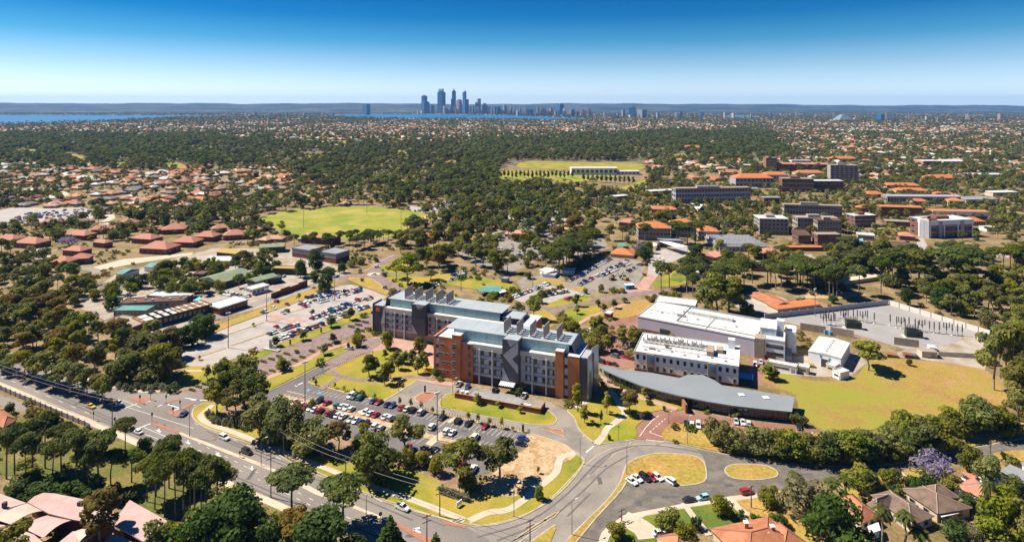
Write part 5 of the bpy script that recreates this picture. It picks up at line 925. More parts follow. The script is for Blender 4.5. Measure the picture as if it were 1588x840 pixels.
# ------------------------------------------------------------------ campus blocks to the right and in the middle distance
def c5(x, y): return (960+x/5.6, 320+y/5.6)
def c6(x, y): return (1160+x/6.46, 290+y/6.46)
def c7(x, y): return (1340+x/6, 290+y/6)
def far3(x, y): return (780+x/3.78, 140+y/3.78)
def far4(x, y): return (1168+x/3.78, 140+y/3.78)
CB = [  # label, A, B, height px, depth, wall, roof, kind, floors, cols
 ('orange-roofed three-storey left wing behind the construction fence', (990, 372), (1040, 373), 19, 20, B_dconc, B_orange, 'hip', 3, 9),
 ('orange-roofed central wing behind the construction fence', (1041, 367), (1082, 368), 19, 18, B_dconc, B_orange, 'hip', 3, 8),
 ('orange-roofed right wing behind the construction fence', (1083, 373), (1115, 374), 15, 16, B_dconc, B_orange, 'hip', 2, 7),
 ('low grey glazed link before the orange-roofed wings', (1022, 381), (1060, 382), 8, 8, B_chev, B_greyroof, 'flat', 2, 8),
 ('small orange tiled pavilion left of the construction fence', (947, 398), (982, 401), 5, 16, B_cream, B_orange, 'hip', 0, 0),
 ('brown tiled twin-gabled house behind the row of tall pines', (1083, 404), (1108, 404), 5, 14, B_cream, B_pinktile, 'gablex', 0, 0),
 ('brown tiled gabled hall right of the twin-gabled house', (1110, 404), (1138, 402), 5, 14, B_cream, B_pinktile, 'gablex', 0, 0),
 ('low white-roofed terrace building beside the green terrace lawn', (1049, 425), (1095, 434), 9, 14, B_dconc, B_whiteroof, 'flat', 1, 12),
 ('long low block with brown roof half hidden by pines', (1165, 420), (1196, 422), 8, 16, B_dbrick, B_tan, 'flat', 1, 6),
 ('four-storey concrete block with pale flat roof and corner fins', (1178, 363), (1222, 364), 24, 20, B_dconc, B_whiteroof, 'flat', 4, 7),
 ('long concrete slab block at the rear of the brutalist cluster', (1216, 341), (1306, 344), 24, 10, B_dconc, B_tan, 'flat', 3, 20),
 ('middle concrete block of the brutalist cluster with tan roof', (1237, 360), (1300, 361), 22, 14, B_dconc, B_tan, 'flat', 3, 12),
 ('dark concrete block with rooftop units in front of the cluster', (1268, 368), (1305, 369), 26, 12, B_dconc, B_dbrown, 'flat', 3, 8),
 ('small brown sloped-roof annexe at the foot of the cluster', (1238, 378), (1258, 378), 13, 12, B_dbrick, B_dbrown, 'skillion', 1, 4),
 ('red brick annexe with white vents below the dark block', (1268, 381), (1303, 381), 17, 10, B_dbrick, B_tan, 'flat', 2, 6),
 ('flat orange canopy roof along the front of the cluster', (1217, 389), (1295, 389), 5, 7, B_dbrick, B_orange, 'flat', 0, 0),
 ('dark flat-roofed workshop below the orange canopy', (1229, 408), (1263, 410), 8, 16, B_dconc, B_dconc, 'flat', 1, 6),
 ('modern grey and maroon block with stepped roof', (1326, 352), (1358, 351), 17, 14, B_dbrick, B_whiteroof, 'flat', 3, 6),
 ('white and brick three-storey block with curved brick end', (1441, 369), (1508, 366), 26, 22, B_dbrick, B_whiteroof, 'flat', 3, 10),
 ('striped brick drum end beside the white and brick block', (1425, 366), (1440, 369), 28, 12, B_brick, B_dbrick, 'flat', 4, 3),
 ('orange-roofed teaching block left of the striped drum', (1366, 335), (1430, 337), 15, 12, B_dbrick, B_orange, 'gable', 2, 14),
 ('long orange-roofed block behind the white and brick block', (1446, 339), (1533, 341), 12, 14, B_dbrick, B_orange, 'gable', 1, 16),
 ('orange hip-roofed hall left of the lilac tree', (1416, 320), (1441, 320), 8, 12, B_cream, B_orange, 'hip', 1, 5),
 ('orange hip-roofed hall at the end of the grey roof', (1472, 320), (1496, 321), 9, 14, B_cream, B_orange, 'hip', 1, 5),
 ('long grey metal-roofed walkway block', (1376, 316), (1490, 317), 12, 14, B_dconc, B_chev, 'gable', 1, 24),
 ('low blue metal-roofed hall with curved pink edge', (1498, 316), (1550, 315), 6, 26, B_cream, B_greyroof, 'flat', 1, 10),
 ('brown flat-roofed car deck among the pines', (1368, 389), (1424, 391), 7, 18, B_dbrick, B_dbrown, 'flat', 0, 0),
 ('orange flat-roofed front of the car deck', (1383, 394), (1424, 395), 5, 4, B_orange, B_orange, 'flat', 0, 0),
 ('small white-roofed shed right of the white and brick block', (1530, 359), (1545, 359), 6, 10, B_white, B_whiteroof, 'gable', 0, 0),
 ('eight-storey concrete tower block in the campus middle distance', (1288, 283), (1331, 284), 27, 18, B_dconc, B_dconc, 'flat', 8, 6),
 ('small ochre tower left of the concrete tower block', (1188, 266), (1205, 266), 21, 14, B_rust, B_tan, 'flat', 5, 3),
 ('red-roofed hall left of the concrete tower block', (1206, 266), (1284, 267), 12, 20, B_dbrick, B_pinktile, 'gable', 2, 14),
 ('white-roofed block behind the red-roofed hall', (1228, 256), (1258, 256), 7, 14, B_white, B_whiteroof, 'flat', 1, 8),
 ('large orange-roofed hall at the far left of the campus', (1141, 291), (1200, 291), 15, 26, B_chev, B_orange, 'hip', 2, 10),
 ('orange-roofed lecture hall behind the large orange hall', (1186, 280), (1222, 280), 9, 20, B_cream, B_orange, 'hip', 1, 8),
 ('orange-roofed hall in front of the concrete tower', (1236, 276), (1280, 276), 8, 18, B_cream, B_orange, 'hip', 1, 8),
 ('dark brick library block below the concrete tower', (1213, 297), (1262, 298), 20, 18, B_dbrick, B_tan, 'flat', 3, 9),
 ('white-roofed dark block right of the dark brick library', (1263, 297), (1308, 297), 16, 18, B_dbrown, B_whiteroof, 'flat', 2, 9),
 ('long three-storey block with red fascia and grey walls', (1048, 315), (1164, 313), 22, 14, B_chev, B_tan, 'flat', 3, 26),
 ('low brick and white-roofed blocks left of the long block', (937, 316), (975, 312), 9, 12, B_dbrick, B_whiteroof, 'flat', 1, 8),
 ('low white-roofed block beside the long three-storey block', (1010, 305), (1046, 303), 8, 14, B_dbrick, B_whiteroof, 'flat', 1, 8),
 ('white sports pavilion with long front between the playing fields', (886, 271), (958, 271), 10, 26, B_white, B_whiteroof, 'flat', 1, 10),
 ('low white wing of the sports pavilion', (957, 271), (992, 271), 5, 20, B_white, B_whiteroof, 'flat', 1, 6),
 ('white-roofed institute among trees at the far right', (1432, 259), (1460, 259), 9, 30, B_pinktile, B_whiteroof, 'flat', 1, 6),
 ('second white-roofed institute wing at the far right', (1463, 258), (1494, 258), 8, 24, B_cream, B_whiteroof, 'gable', 1, 6),
 ('red tiled low court building behind the substation fence', (1160, 462), (1200, 480), 6, 14, B_cream, B_tile, 'gable', 0, 0),
 ('orange tiled wing nearest the substation fence', (1206, 484), (1272, 476), 5, 9, B_cream, B_orange, 'gable', 0, 0),
 ('long cream-walled garden store behind the substation', (1310, 442), (1366, 434), 5, 7, B_cream, B_cream, 'flat', 0, 0),
 ('white kiosk tents under the tall central pines', (848, 429), (868, 426), 6, 10, B_white, B_whiteroof, 'gablex', 0, 0),
 ('white kiosk hut right of the kiosk tents', (872, 426), (890, 427), 7, 8, B_white, B_whiteroof, 'gable', 0, 0),
 ('small flat white hut left of the kiosk tents', (841, 429), (860, 431), 4, 5, B_white, B_whiteroof, 'flat', 0, 0),
 ('small grey hut beside the green shade cloth', (777, 438), (786, 439), 6, 5, B_dconc, B_greyroof, 'flat', 0, 0),
 ('small brick plant kiosk on the lawn left of the workshop', (937, 494), (946, 496), 9, 4, B_dbrick, B_whiteroof, 'flat', 0, 0),
]
WFAR = 0
for (lb, A, Bp, hpx, dp, wl, rf, kd, fl, cl) in CB:
    sm = A[1] > 300
    o, ln, h = bld('campus_building', lb, A, Bp, hpx, dp, wl, rf, kd, fl, cl if sm else min(cl, 10), 'campus buildings', cat='building', winw=.7, side=sm, pitch=.22)
    if fl >= 3 and kd == 'flat':
        part(o, 'plant_room', wl if wl is not B_brick else B_tan, (ln*.3, ln*.6, dp*.3, dp*.7, h+.3, h+2.8))
        for f in range(1, fl): part(o, 'floor_band', B_tan if wl is B_dconc else B_post, (-.25, ln+.25, -.28, -.17, h*f/fl-.35, h*f/fl+.25))
    if 'white and brick' in lb:
        part(o, 'white_frame', B_white, (-.6, ln+.6, -.9, -.3, h-4.0, h+.6))
        for k in (.0, .32, .64, .97): part(o, 'white_pier', B_white, (ln*k, ln*k+1.2, -.9, -.3, 0, h-4.1))
        for k in (.2, .7): part(o, 'grey_bay', B_chev, (ln*k, ln*k+4, -1.2, -.3, 0, h-.2))
    if 'four-storey' in lb:
        for x in (-.4, ln+.1): part(o, 'corner_fin', B_post, (x, x+.3, -.8, -.3, 0, h+1.0))
    if 'red fascia' in lb: part(o, 'fascia', B_pinktile, (-.6, ln+.6, -.7, -.52, h-1.5, h+.8))
# sawtooth teaching block
o, ln, h = bld('sawtooth_building', 'white sawtooth-roofed block with parallel roof ridges', (1116, 390), (1192, 390), 7, 46, B_chev, B_greyroof, 'flat', 1, 12, 'campus buildings')
for i in range(6):
    y = 3+i*7; b = MB(); b.add([(1, y, h+.3), (ln-1, y, h+.3), (ln-1, y+1, h+2.4), (1, y+1, h+2.4), (1, y+5, h+.3), (ln-1, y+5, h+.3)], [(0, 1, 2, 3), (3, 2, 5, 4), (0, 3, 4), (1, 5, 2)]); b.build('roof_ridge', B_whiteroof, o)
# white canopy, tents, shade cloth
def canopy(label, pts, z, m, cat='canopy', posts=True, th=.25):
    o = area_thing('canopy', label, cat, pts, z, 'canopies and shade roofs'); massing(o, 'canopy_roof', pts, z-th, z, m)
    if posts:
        for u, v in pts:
            p = W(u, v, z)-o.location; b = MB(); b.tube((p.x*.95, p.y*.95, 0), (p.x*.95, p.y*.95, z-th), .1, .1, 6); b.build('post', B_steel, o)
    return o
canopy('white slanting canopy before the orange-roofed three-storey block', [c5(345, 300), c5(440, 305), c5(600, 345), c5(500, 355)], 6, B_white)
canopy('blue and white marquee beside the lilac tree', [c5(285, 320), c5(320, 312), c5(330, 340), c5(290, 345)], 4, B_white)
canopy('white pointed shade sail before the long three-storey block', [(1071, 315), (1090, 317), (1082, 327)], 5, B_white)
canopy('green shade-cloth roof behind the far laboratory', [(741, 448), (757, 442), (776, 444), (779, 450), (768, 453), (744, 452)], 3.2, B_teal)
canopy('white shade roof beside the green shade cloth', [(770, 450), (780, 448), (786, 451), (776, 454)], 3, B_white)
canopy('blue shade sail on poles above the tree courtyard', [c6(1110, 520), c6(1150, 512), c6(1155, 540), c6(1118, 545)], 9, mat('sky_sail', (.12, .45, .62), .7))
canopy('teal shade sail behind the rust-roofed compound building', [(299, 466), (310, 459), (313, 466)], 4, mat('sky_sail', (.12, .45, .62), .7))
canopy('green market umbrella roof by the orange pavilion', [(956, 378), (968, 376), (974, 381), (962, 382)], 4, B_teal)
# ------------------------------------------------------------------ left compound
def q1(x, y): return (100+x/4.94, 380+y/4.94)
CP = [
 ('rust-roofed front wing of the compound with white roof strips', (221, 513), (327, 484), 12, 4.6, B_dgreen, B_rust, 'flat', 1, 14),
 ('long dark brown roofed wing in the compound middle', (187, 482), (283, 477), 10, 4.2, B_dconc, B_dbrown, 'flat', 1, 10),
 ('pale-roofed rear wing of the compound', (228, 468), (286, 472), 8, 4.0, B_dgreen, B_whiteroof, 'flat', 1, 10),
 ('green-roofed cross wing at the left of the compound', (176, 492), (226, 492), 9, 3.8, B_dconc, B_teal, 'flat', 1, 8),
 ('flat brown-roofed hut at the compound corner', (158, 512), (205, 520), 12, 4.2, B_dbrick, B_tan, 'flat', 0, 0),
 ('white-roofed brick store right of the rust-roofed wing', (341, 489), (384, 475), 13, 4.0, B_dbrick, B_whiteroof, 'flat', 1, 7),
 ('pale green gabled shed with dark end wall', (308, 442), (341, 449), 26, 4.5, B_dgreen, B_green, 'gablex', 0, 0),
 ('teal-roofed shed at the upper left of the compound', (180, 432), (190, 433), 14, 3.8, B_white, B_teal, 'gable', 0, 0),
 ('teal-roofed store with white door behind the gum trees', (224, 421), (236, 422), 12, 3.8, B_white, B_teal, 'gable', 0, 0),
 ('ochre-roofed shed at the back of the compound', (336, 398), (365, 401), 12, 4, B_dgreen, B_ochre, 'gable', 0, 0),
 ('white-roofed open store at the back of the compound', (318, 412), (356, 412), 14, 4, B_cream, B_whiteroof, 'gable', 0, 0),
 ('brown-roofed lean-to left of the pale green shed', (300, 432), (315, 432), 9, 3, B_dbrown, B_dbrown, 'flat', 0, 0),
 ('dark green shed with pale roof left of the brick compound wall', (397, 446), (430, 437), 10, 4.2, B_dgreen, B_green, 'gable', 1, 5),
 ('grey green shed nearest the brown hall', (402, 393), (440, 391), 12, 5, B_dgreen, B_green, 'gable', 0, 0),
 ('white flat-roofed kiosk beside the brick compound wall', (391, 458), (417, 451), 8, 3.6, B_white, B_whiteroof, 'flat', 1, 4),
 ('long olive shed with ochre roof in the works yard', (422, 425), (455, 426), 6, 4.2, B_dgreen, B_ochre, 'flat', 0, 0),
 ('short olive shed right of the long olive shed', (454, 426), (468, 427), 6, 3.6, B_dgreen, B_ochre, 'flat', 0, 0),
 ('dark green store beside the parked cars in the works yard', (420, 441), (437, 438), 9, 3.6, B_dgreen, B_dgreen, 'flat', 0, 0),
 ('dark brown hall with pink-striped roof by the sports oval', (467, 377), (518, 380), 12, 6, B_dbrown, B_pinktile, 'gable', 0, 0),
 ('brick and blue-grey metal block, left of the pair', (453, 398), (480, 402), 14, 7, B_dbrick, B_greyroof, 'flat', 0, 0),
 ('brick and blue-grey metal block, right of the pair', (497, 405), (521, 409), 15, 7.5, B_dbrick, B_greyroof, 'flat', 0, 0),
]
for (lb, A, Bp, dp, hh, wl, rf, kd, fl, cl) in CP:
    o, ln, h = bld('compound_building', lb, A, Bp, 0, dp, wl, rf, kd, fl, cl, 'compound buildings', h=hh, winw=.65, side=False)
    if 'rust-roofed front' in lb:
        for i in range(9): part(o, 'roof_strip', B_whiteroof, (2+i*ln/9, 3+i*ln/9+(5 if i < 4 else 0), .2, dp-.2, h+.26, h+.4))
        part(o, 'roof_spine', B_dconc, (0, ln, dp*.5-.15, dp*.5+.15, h+.41, h+.7)); part(o, 'side_fascia', B_dgreen, (-.55, ln+.55, -.6, -.51, h-.8, h+.55))
    if 'dark brown roofed' in lb:
        for i in range(6): part(o, 'roof_vent', B_whiteroof, (6+i*ln/7, 7.2+i*ln/7, 3+(i % 2)*3, 4+(i % 2)*3, h+.3, h+1.1))
    if 'blue-grey' in lb: part(o, 'metal_band', B_greyroof, (-.12, ln+.12, -.12, dp+.1, h-3.6, h+.02)); 
    if 'flat brown-roofed hut' in lb:
        for i in range(4): part(o, 'rooftop_unit', B_dsteel, (4+i*2.2, 5.2+i*2.2, 6, 7, h+.3, h+1.3))
a, rz, ln = frame((421, 463), (477, 443)); o = thing('brick_wall', 'long stepped brick wall along the compound road', 'wall', a, rz)
for i in range(4): part(o, 'wall_bay', B_dbrick, (ln*i/4+.05, ln*(i+1)/4-.05, 0, .5, -.1, 3.4+.7*(i % 2)))
o = area_thing('curved_shelter', 'white curved shelter roof at the end of the back road', 'shelter', [(118, 437), (140, 432)], 3.5); massing(o, 'roof', [(117, 436), (128, 432.5), (141, 432), (141, 435), (128, 436), (118, 439)], 3.2, 3.5, B_white); part(o, 'post', B_steel, (-.1, .1, -.1, .1, 0, 3.2))
# ------------------------------------------------------------------ red-roofed estate at the left
EST = [(21, 55, 384), (216, 258, 393), (204, 234, 377), (250, 286, 364), (266, 300, 383), (103, 131, 371), (97, 124, 396), (72, 103, 415), (107, 137, 411), (144, 162, 383), (-10, 20, 379), (141, 171, 364), (346, 379, 373), (300, 330, 374), (232, 252, 364), (60, 85, 352), (180, 205, 352), (330, 352, 362)]
for i, (u0, u1, v) in enumerate(sorted(EST)):
    near = [('left of the purple flowering tree' if u1 < 95 else 'around the purple flowering tree' if u1 < 175 else 'above the compound road' if u1 < 302 else 'beside the sports oval')][0]
    o, ln, h = bld('red_roofed_house', 'dark red hip-roofed house %s, %s estate house from left' % (near, ordinal(i+1)), (u0, v), (u1, v+R.choice((-2, 1, 2))), 0, (u1-u0)/((v-V0)/CAMH)*.75, B_dbrick, B_pinktile, 'hip', 1, 5, 'red-roofed estate houses', h=4.6, pitch=.28, cat='house', winw=.4)
    KEEP.append([(u0-3, v-14), (u1+3, v-14), (u1+3, v+3), (u0-3, v+3)])
for lb, A, Bp, dp, rf in (('white flat-roofed carport left of the estate houses', (49, 398), (74, 394), 10, B_whiteroof), ('pale pink-roofed hall left of the estate houses', (53, 410), (78, 408), 14, B_pinkroof)):
    bld('estate_hall', lb, A, Bp, 0, dp, B_cream, rf, 'flat', h=3.4, cat='hall')
# ------------------------------------------------------------------ houses at the lower right
def tiled(name, label, pts_list, z, rise, tile, wallm, cat='house', extra=None):
    o = area_thing(name, label, cat, pts_list[0], z)
    for pts in pts_list:
        P = [W(u, v, z)-o.location for u, v in pts]; P = [Vector((p.x, p.y, z)) for p in P]
        A2 = sum(P[i].x*P[(i+1) % 4].y-P[(i+1) % 4].x*P[i].y for i in range(4)); P = P if A2 > 0 else P[::-1]
        e = [(P[(i+1) % 4]-P[i]).length for i in range(4)]
        if e[0]+e[2] < e[1]+e[3]: P = P[1:]+P[:1]
        w = ((P[2]-P[1]).length+(P[3]-P[0]).length)/4; mA, mB = (P[0]+P[3])/2, (P[1]+P[2])/2; t = (mB-mA).normalized(); r0, r1 = mA+t*w+Vector((0, 0, rise)), mB-t*w+Vector((0, 0, rise))
        for face in ((P[0], P[1], r1, r0), (P[1], P[2], r1), (P[2], P[3], r0, r1), (P[3], P[0], r0)):
            n = (face[1]-face[0]).cross(face[2]-face[0]).normalized()*.18; b = MB(); k = len(face); b.add([v+n for v in face]+list(face), [tuple(range(k)), tuple(range(2*k-1, k-1, -1))]+[(i, i+k, (i+1) % k+k, (i+1) % k) for i in range(k)]); b.build('roof_plane', tile, o)
        rb = MB()
        for p_, q_ in ((r0, r1), (P[0], r0), (P[3], r0), (P[1], r1), (P[2], r1)): rb.tube(p_+Vector((0, 0, .2)), q_+Vector((0, 0, .22)), .16, .16, 5)
        rb.build('ridge_tiles', mat(tile.name+'_ridge', (.30, .14, .09) if tile is B_tile else (.33, .25, .2), .85), o)
        c = sum(P, Vector())/4; ins = [c+(p-c)*.93 for p in P]; b = MB(); b.prism([(p.x, p.y) for p in ins], -.1, z-.05); b.build('wall', wallm, o)
        for i in range(4):
            p, q = ins[i], ins[(i+1) % 4]; t = (q-p).normalized()
            for k in (.3, .7):
                m = p.lerp(q, k); put('window', UW, o, (m.x+t.y*.02, m.y-t.x*.02, .9), math.atan2(t.y, t.x), (1.8, 1, 1.3))
    return o
o = tiled('tiled_house', 'terracotta tiled house with chimneys at the bottom edge right of centre', [[(1101, 820), (1191, 801), (1260, 850), (1160, 880)], [(1180, 815), (1209, 810), (1258, 846), (1215, 855)]], 2.8, 2.6, B_tile, B_cream)
for u, v in ((1157, 815), (1198, 821)):
    p = W(u, v, 5)-o.location; part(o, 'chimney', B_brick, (p.x-.5, p.x+.5, p.y-.5, p.y+.5, 3.2, 6.0)); part(o, 'chimney_cap', B_white, (p.x-.65, p.x+.65, p.y-.65, p.y+.65, 6.0, 6.25))
p = W(1190, 828, 4.5)-o.location; part(o, 'skylight', B_white, (p.x-.4, p.x+.4, p.y-.4, p.y+.4, 4.2, 5.2))
tiled('tiled_house', 'terracotta tiled roof cut by the bottom edge right of the lower driveway', [[(1020, 832), (1045, 826), (1085, 845), (1050, 870)]], 2.8, 2.2, B_tile, B_cream)
tiled('tiled_house', 'orange tiled house half hidden behind the big dark green tree', [[(1300, 770), (1322, 766), (1362, 800), (1335, 812)]], 2.8, 2.0, B_tile, B_cream)
tiled('brown_tiled_house', 'brown tiled house with pale ridges, left of the two beside the jacaranda', [[(1350, 768), (1380, 760), (1449, 801), (1414, 814)], [(1344, 782), (1372, 768), (1398, 783), (1360, 793)]], 2.8, 2.2, B_browntile, B_cream)
o = tiled('brown_tiled_house', 'brown tiled house with white patio roof, right of the two beside the jacaranda', [[(1396, 758), (1425, 750), (1508, 788), (1454, 797)], [(1425, 756), (1456, 752), (1489, 772), (1450, 772)]], 2.8, 2.3, B_browntile, B_cream)
massing(o, 'patio_roof', [(1453, 795), (1478, 787.5), (1487, 795), (1461, 801)], 2.3, 2.45, B_whiteroof)
o = tiled('brown_tiled_house', 'long red-brown tiled house with white walls under the jacaranda', [[(1477, 753), (1510, 741), (1552, 768), (1537, 779)]], 2.8, 1.9, B_pinktile, B_white)
massing(o, 'patio_roof', [(1510, 775), (1531, 783), (1533, 787), (1512, 780)], 2.2, 2.35, B_whiteroof)
for lb, pts, m, z in (('grey metal flat-roofed house at the right edge with teal wall', [(1550, 730), (1566, 719), (1610, 738), (1600, 748), (1580, 748)], B_greyroof, 3.4), ('white flat-roofed house left of the grey metal roof', [(1517, 738), (1540, 727), (1561, 741), (1535, 748)], B_whiteroof, 3.0), ('low white carport beside the orange tiled house', [(1345, 815), (1362, 809), (1366, 821), (1350, 827)], B_whiteroof, 2.6), ('red-roofed garden shed under the olive trees', [(1488, 732), (1503, 727), (1522, 737), (1508, 742)], B_pinktile, 2.4), ('grey roofed shed at the far right edge', [(1583, 716), (1600, 712), (1610, 722), (1590, 726)], B_greyroof, 2.6)):
    o = area_thing('flat_roofed_house', lb, 'house', pts, z); massing(o, 'roof', pts, z-.3, z, m); massing(o, 'wall', pts, -.1, z-.31, B_teal if 'teal wall' in lb else B_white, shrink=.4)
# garden fences between the houses
for lb, A, Bp in (('timber garden fence between the two brown tiled houses', (1396, 766), (1466, 815)), ('pale garden fence behind the dark green tree', (1316, 745), (1352, 775)), ('timber garden fence at the right of the brown tiled houses', (1489, 779), (1512, 801))):
    a, rz, ln = frame(A, Bp); o = thing('garden_fence', lb, 'fence', a, rz)
    n = int(ln/2.4)
    pm = MB(); pm.box(0, 2.3, -.03, .03, .05, 1.75, bottom=True); pmesh = pm.mesh('fence_panel', B_tan)
    for i in range(n): put('fence_panel', pmesh, o, (i*2.4, 0, 0))
# ------------------------------------------------------------------ pink-roofed school at the lower left
def q0(x, y): return (x/5.67, 740+y/5.67)
o = area_thing('pink_roofed_school', 'school with broad pale pink sheet roofs and canvas canopies at the lower left', 'building', [q0(600, 300)], 4)
for pts, z in (([q0(1140, 195), q0(1545, 420), q0(1300, 600), q0(1260, 560), q0(1010, 420), q0(1040, 330)], 5.0), ([q0(240, 215), q0(300, 165), q0(380, 132), q0(480, 138), q0(740, 190), q0(1000, 300), q0(1000, 420), q0(660, 372), q0(430, 315)], 5.4), ([q0(-200, 100), q0(0, 140), q0(235, 222), q0(100, 260), q0(-10, 340), q0(-200, 330)], 4.8), ([q0(640, 470), q0(860, 470), q0(760, 540), q0(560, 620), q0(450, 620)], 4.2), ([q0(-100, 400), q0(80, 420), q0(300, 500), q0(420, 600), q0(300, 700), q0(-100, 700)], 4.2), ([q0(1000, 480), q0(1230, 600), q0(1000, 720), q0(850, 620)], 4.0)):
    massing(o, 'roof', pts, z-.35, z, B_pinkroof); massing(o, 'wall', pts, -.1, z-.36, B_dbrick, shrink=1.2)
def arch(o, A, Bp, C, D, z0, rise, m, nm):     # curved sheet between two bowed edges
    b = MB(); n = 8; P = []
    for i in range(n+1):
        t = i/n; p = W(*A, z0).lerp(W(*Bp, z0), t); q = W(*D, z0).lerp(W(*C, z0), t); s = math.sin(math.pi*t)*rise
        P.append((p-o.location+Vector((0, 0, s)), q-o.location+Vector((0, 0, s*.6))))
    for i in range(n):
        a0, b0 = P[i]; a1, b1 = P[i+1]; dn = Vector((0, 0, -.15)); b.add([a0, a1, b1, b0, a0+dn, a1+dn, b1+dn, b0+dn], [(0, 1, 2, 3), (7, 6, 5, 4), (0, 4, 5, 1), (2, 6, 7, 3)])
    b.build(nm, m, o)
arch(o, q0(100, 412), q0(385, 290), q0(240, 225), q0(-60, 360), 5.0, .9, B_canvas, 'canopy'); arch(o, q0(380, 528), q0(655, 368), q0(420, 330), q0(200, 440), 4.6, 1.0, B_pinkroof, 'canopy'); arch(o, q0(700, 560), q0(870, 468), q0(840, 440), q0(640, 480), 4.4, .8, B_canvas, 'canopy')
for (x, y) in ((700, 240), (40, 245)): 
    p = W(*q0(x, y), 5.4)-o.location; part(o, 'roof_vent', B_dsteel, (p.x-.5, p.x+.5, p.y-.5, p.y+.5, 5.0, 6.4))
tiled('tiled_house', 'brown tiled house at the left edge below the arterial road', [[(-25, 642), (5, 636), (27, 650), (5, 664)]], 2.6, 1.8, B_tile, B_cream)
# ------------------------------------------------------------------ substation
def q8(x, y): return (1180+x/4.18, 460+y/4.18)
for lb, pts, m in (('long grey panel wall along the rear of the substation', [(1186, 495), (1377, 472)], B_chev), ('pale panel wall with dark posts on the right of the substation', [(1379, 472.5), (1537, 521)], B_conc), ('short panel wall closing the right end of the substation', [(1537, 522), (1534, 556)], B_conc)):
    a, rz, ln = frame(*pts); o = thing('boundary_wall', lb, 'wall', a, rz); n = max(1, int(ln/6)); pm = MB(); pm.box(.1, ln/n-.1, -.1, .1, -.1, 3.0); pmesh = pm.mesh('wall_panel', m); qm = MB(); qm.box(-.22, .22, -.25, .25, -.1, 3.3); qmesh = qm.mesh('post', B_dconc if m is not B_chev else B_chev)
    for i in range(n): put('wall_panel', pmesh, o, (i*ln/n, 0, 0)); put('post', qmesh, o, (i*ln/n, 0, 0))
for lb, A, Bp in (('left concrete blast wall before the substation equipment', q8(255, 215), q8(422, 240)), ('middle concrete blast wall before the left transformer', q8(450, 240), q8(603, 268)), ('right concrete blast wall before the right transformer', q8(863, 310), q8(1025, 332))):
    a, rz, ln = frame(A, Bp); o = thing('blast_wall', lb, 'wall', a, rz, 'blast walls'); n = 4
    for i in range(n): part(o, 'wall_panel', B_tan, (ln*i/n+.03, ln*(i+1)/n-.03, 0, .4, -.1, 4.0))
def insul(o, x, y, z0, z1, r=.13):
    r *= 1.3
    b = MB(); n = int((z1-z0)/.35)
    for i in range(n): z = z0+i*(z1-z0)/n; b.tube((x, y, z), (x, y, z+.2), r*1.5, r, 6); b.tube((x, y, z+.2), (x, y, z+(z1-z0)/n), r*.6, r*.6, 5, cap=False)
    return b.build('insulator', mat('porcelain', (.085, .075, .07), .5), o)
for lb, (u, v) in (('green transformer with bushings, left of the two in the substation', q8(590, 205)), ('green transformer with bushings, right of the two in the substation', q8(980, 262))):
    p = W(u, v); o = thing('transformer', lb, 'transformer', p, math.radians(-15), 'substation transformers')
    part(o, 'tank', B_equip, (-3.2, 2.2, -1.8, 1.8, .3, 3.4)); part(o, 'radiator', B_equip, (2.6, 4.6, -1.8, 1.8, .4, 4.0)); part(o, 'plinth', B_conc, (-4.5, 5.2, -2.6, 2.6, 0, .28)); b = MB(); b.tube((-3, 0, 4.6), (2, 0, 4.6), .6, .6, 8); b.build('oil_drum', B_equip, o)
    for i in range(5):
        for k in (-1, 1): insul(o, -3+i*1.3, k*1.2, 3.4, 6.6)
for i, (u, v) in enumerate([q8(405, 180), q8(425, 185), q8(455, 185), q8(480, 178), q8(535, 160), q8(660, 165), q8(690, 160), q8(735, 175), q8(838, 185), q8(910, 205), q8(1045, 225), q8(1093, 232), q8(1123, 236), q8(1157, 238), q8(1203, 242), q8(1240, 250), q8(1275, 252), q8(1305, 255), q8(415, 150), q8(440, 150), q8(470, 150), q8(545, 175), q8(565, 150), q8(600, 150), q8(625, 155), q8(935, 215), q8(960, 205), q8(1000, 215), q8(1020, 230), q8(880, 200)]):
    p = W(u, v); o = thing('insulator_post', 'ribbed switchgear post in the substation yard, %s from the left' % ordinal(i+1), 'switchgear', p, 0, 'substation switchgear posts')
    part(o, 'base', B_conc, (-.5, .5, -.5, .5, 0, .4)); b = MB(); b.tube((0, 0, .4), (0, 0, 2.4), .14, .14, 6); b.build('stand', B_steel, o); fork = i in (0, 2, 4, 5, 9, 10, 14)
    insul(o, 0, 0, 2.4, 6.4, .2)
    if fork:
        part(o, 'crossbar', B_steel, (-1.6, 1.6, -.1, .1, 3.6, 3.8)); insul(o, -1.5, 0, 3.8, 6.6, .18); insul(o, 1.5, 0, 3.8, 6.6, .18)
for i in range(5): pass
for i, (u, v) in enumerate((q8(455, 248), q8(420, 240))):
    o = thing('blue_cabinet', 'small blue electrical cabinet by the blast wall, %s from the left' % ('second', 'first')[i], 'cabinet', W(u, v), 0, 'blue cabinets'); part(o, 'case', B_bluelogo, (-.8, .8, -.6, .6, 0, 2.0)); part(o, 'door', B_chev, (-.7, .7, -.64, -.6, .2, 1.8))
a, rz, ln = frame(q8(1045, 395), q8(1145, 400)); o = thing('storage_shed', 'long cream storage shed at the substation gate', 'shed', a, rz); part(o, 'wall', B_cream, (0, ln, 0, 5, 0, 3.0)); part(o, 'roof', B_tan, (-.2, ln+.2, -.2, 5.2, 3.0, 3.2)); part(o, 'hatch', B_dconc, (ln-3, ln-1, -.05, 0, .2, 2.4))
a, rz, ln = frame(q8(1150, 385), q8(1425, 400)); o = thing('gate_fence', 'dark mesh gate and fence on the lawn side of the substation', 'fence', a, rz)
n = 12; pm = MB()
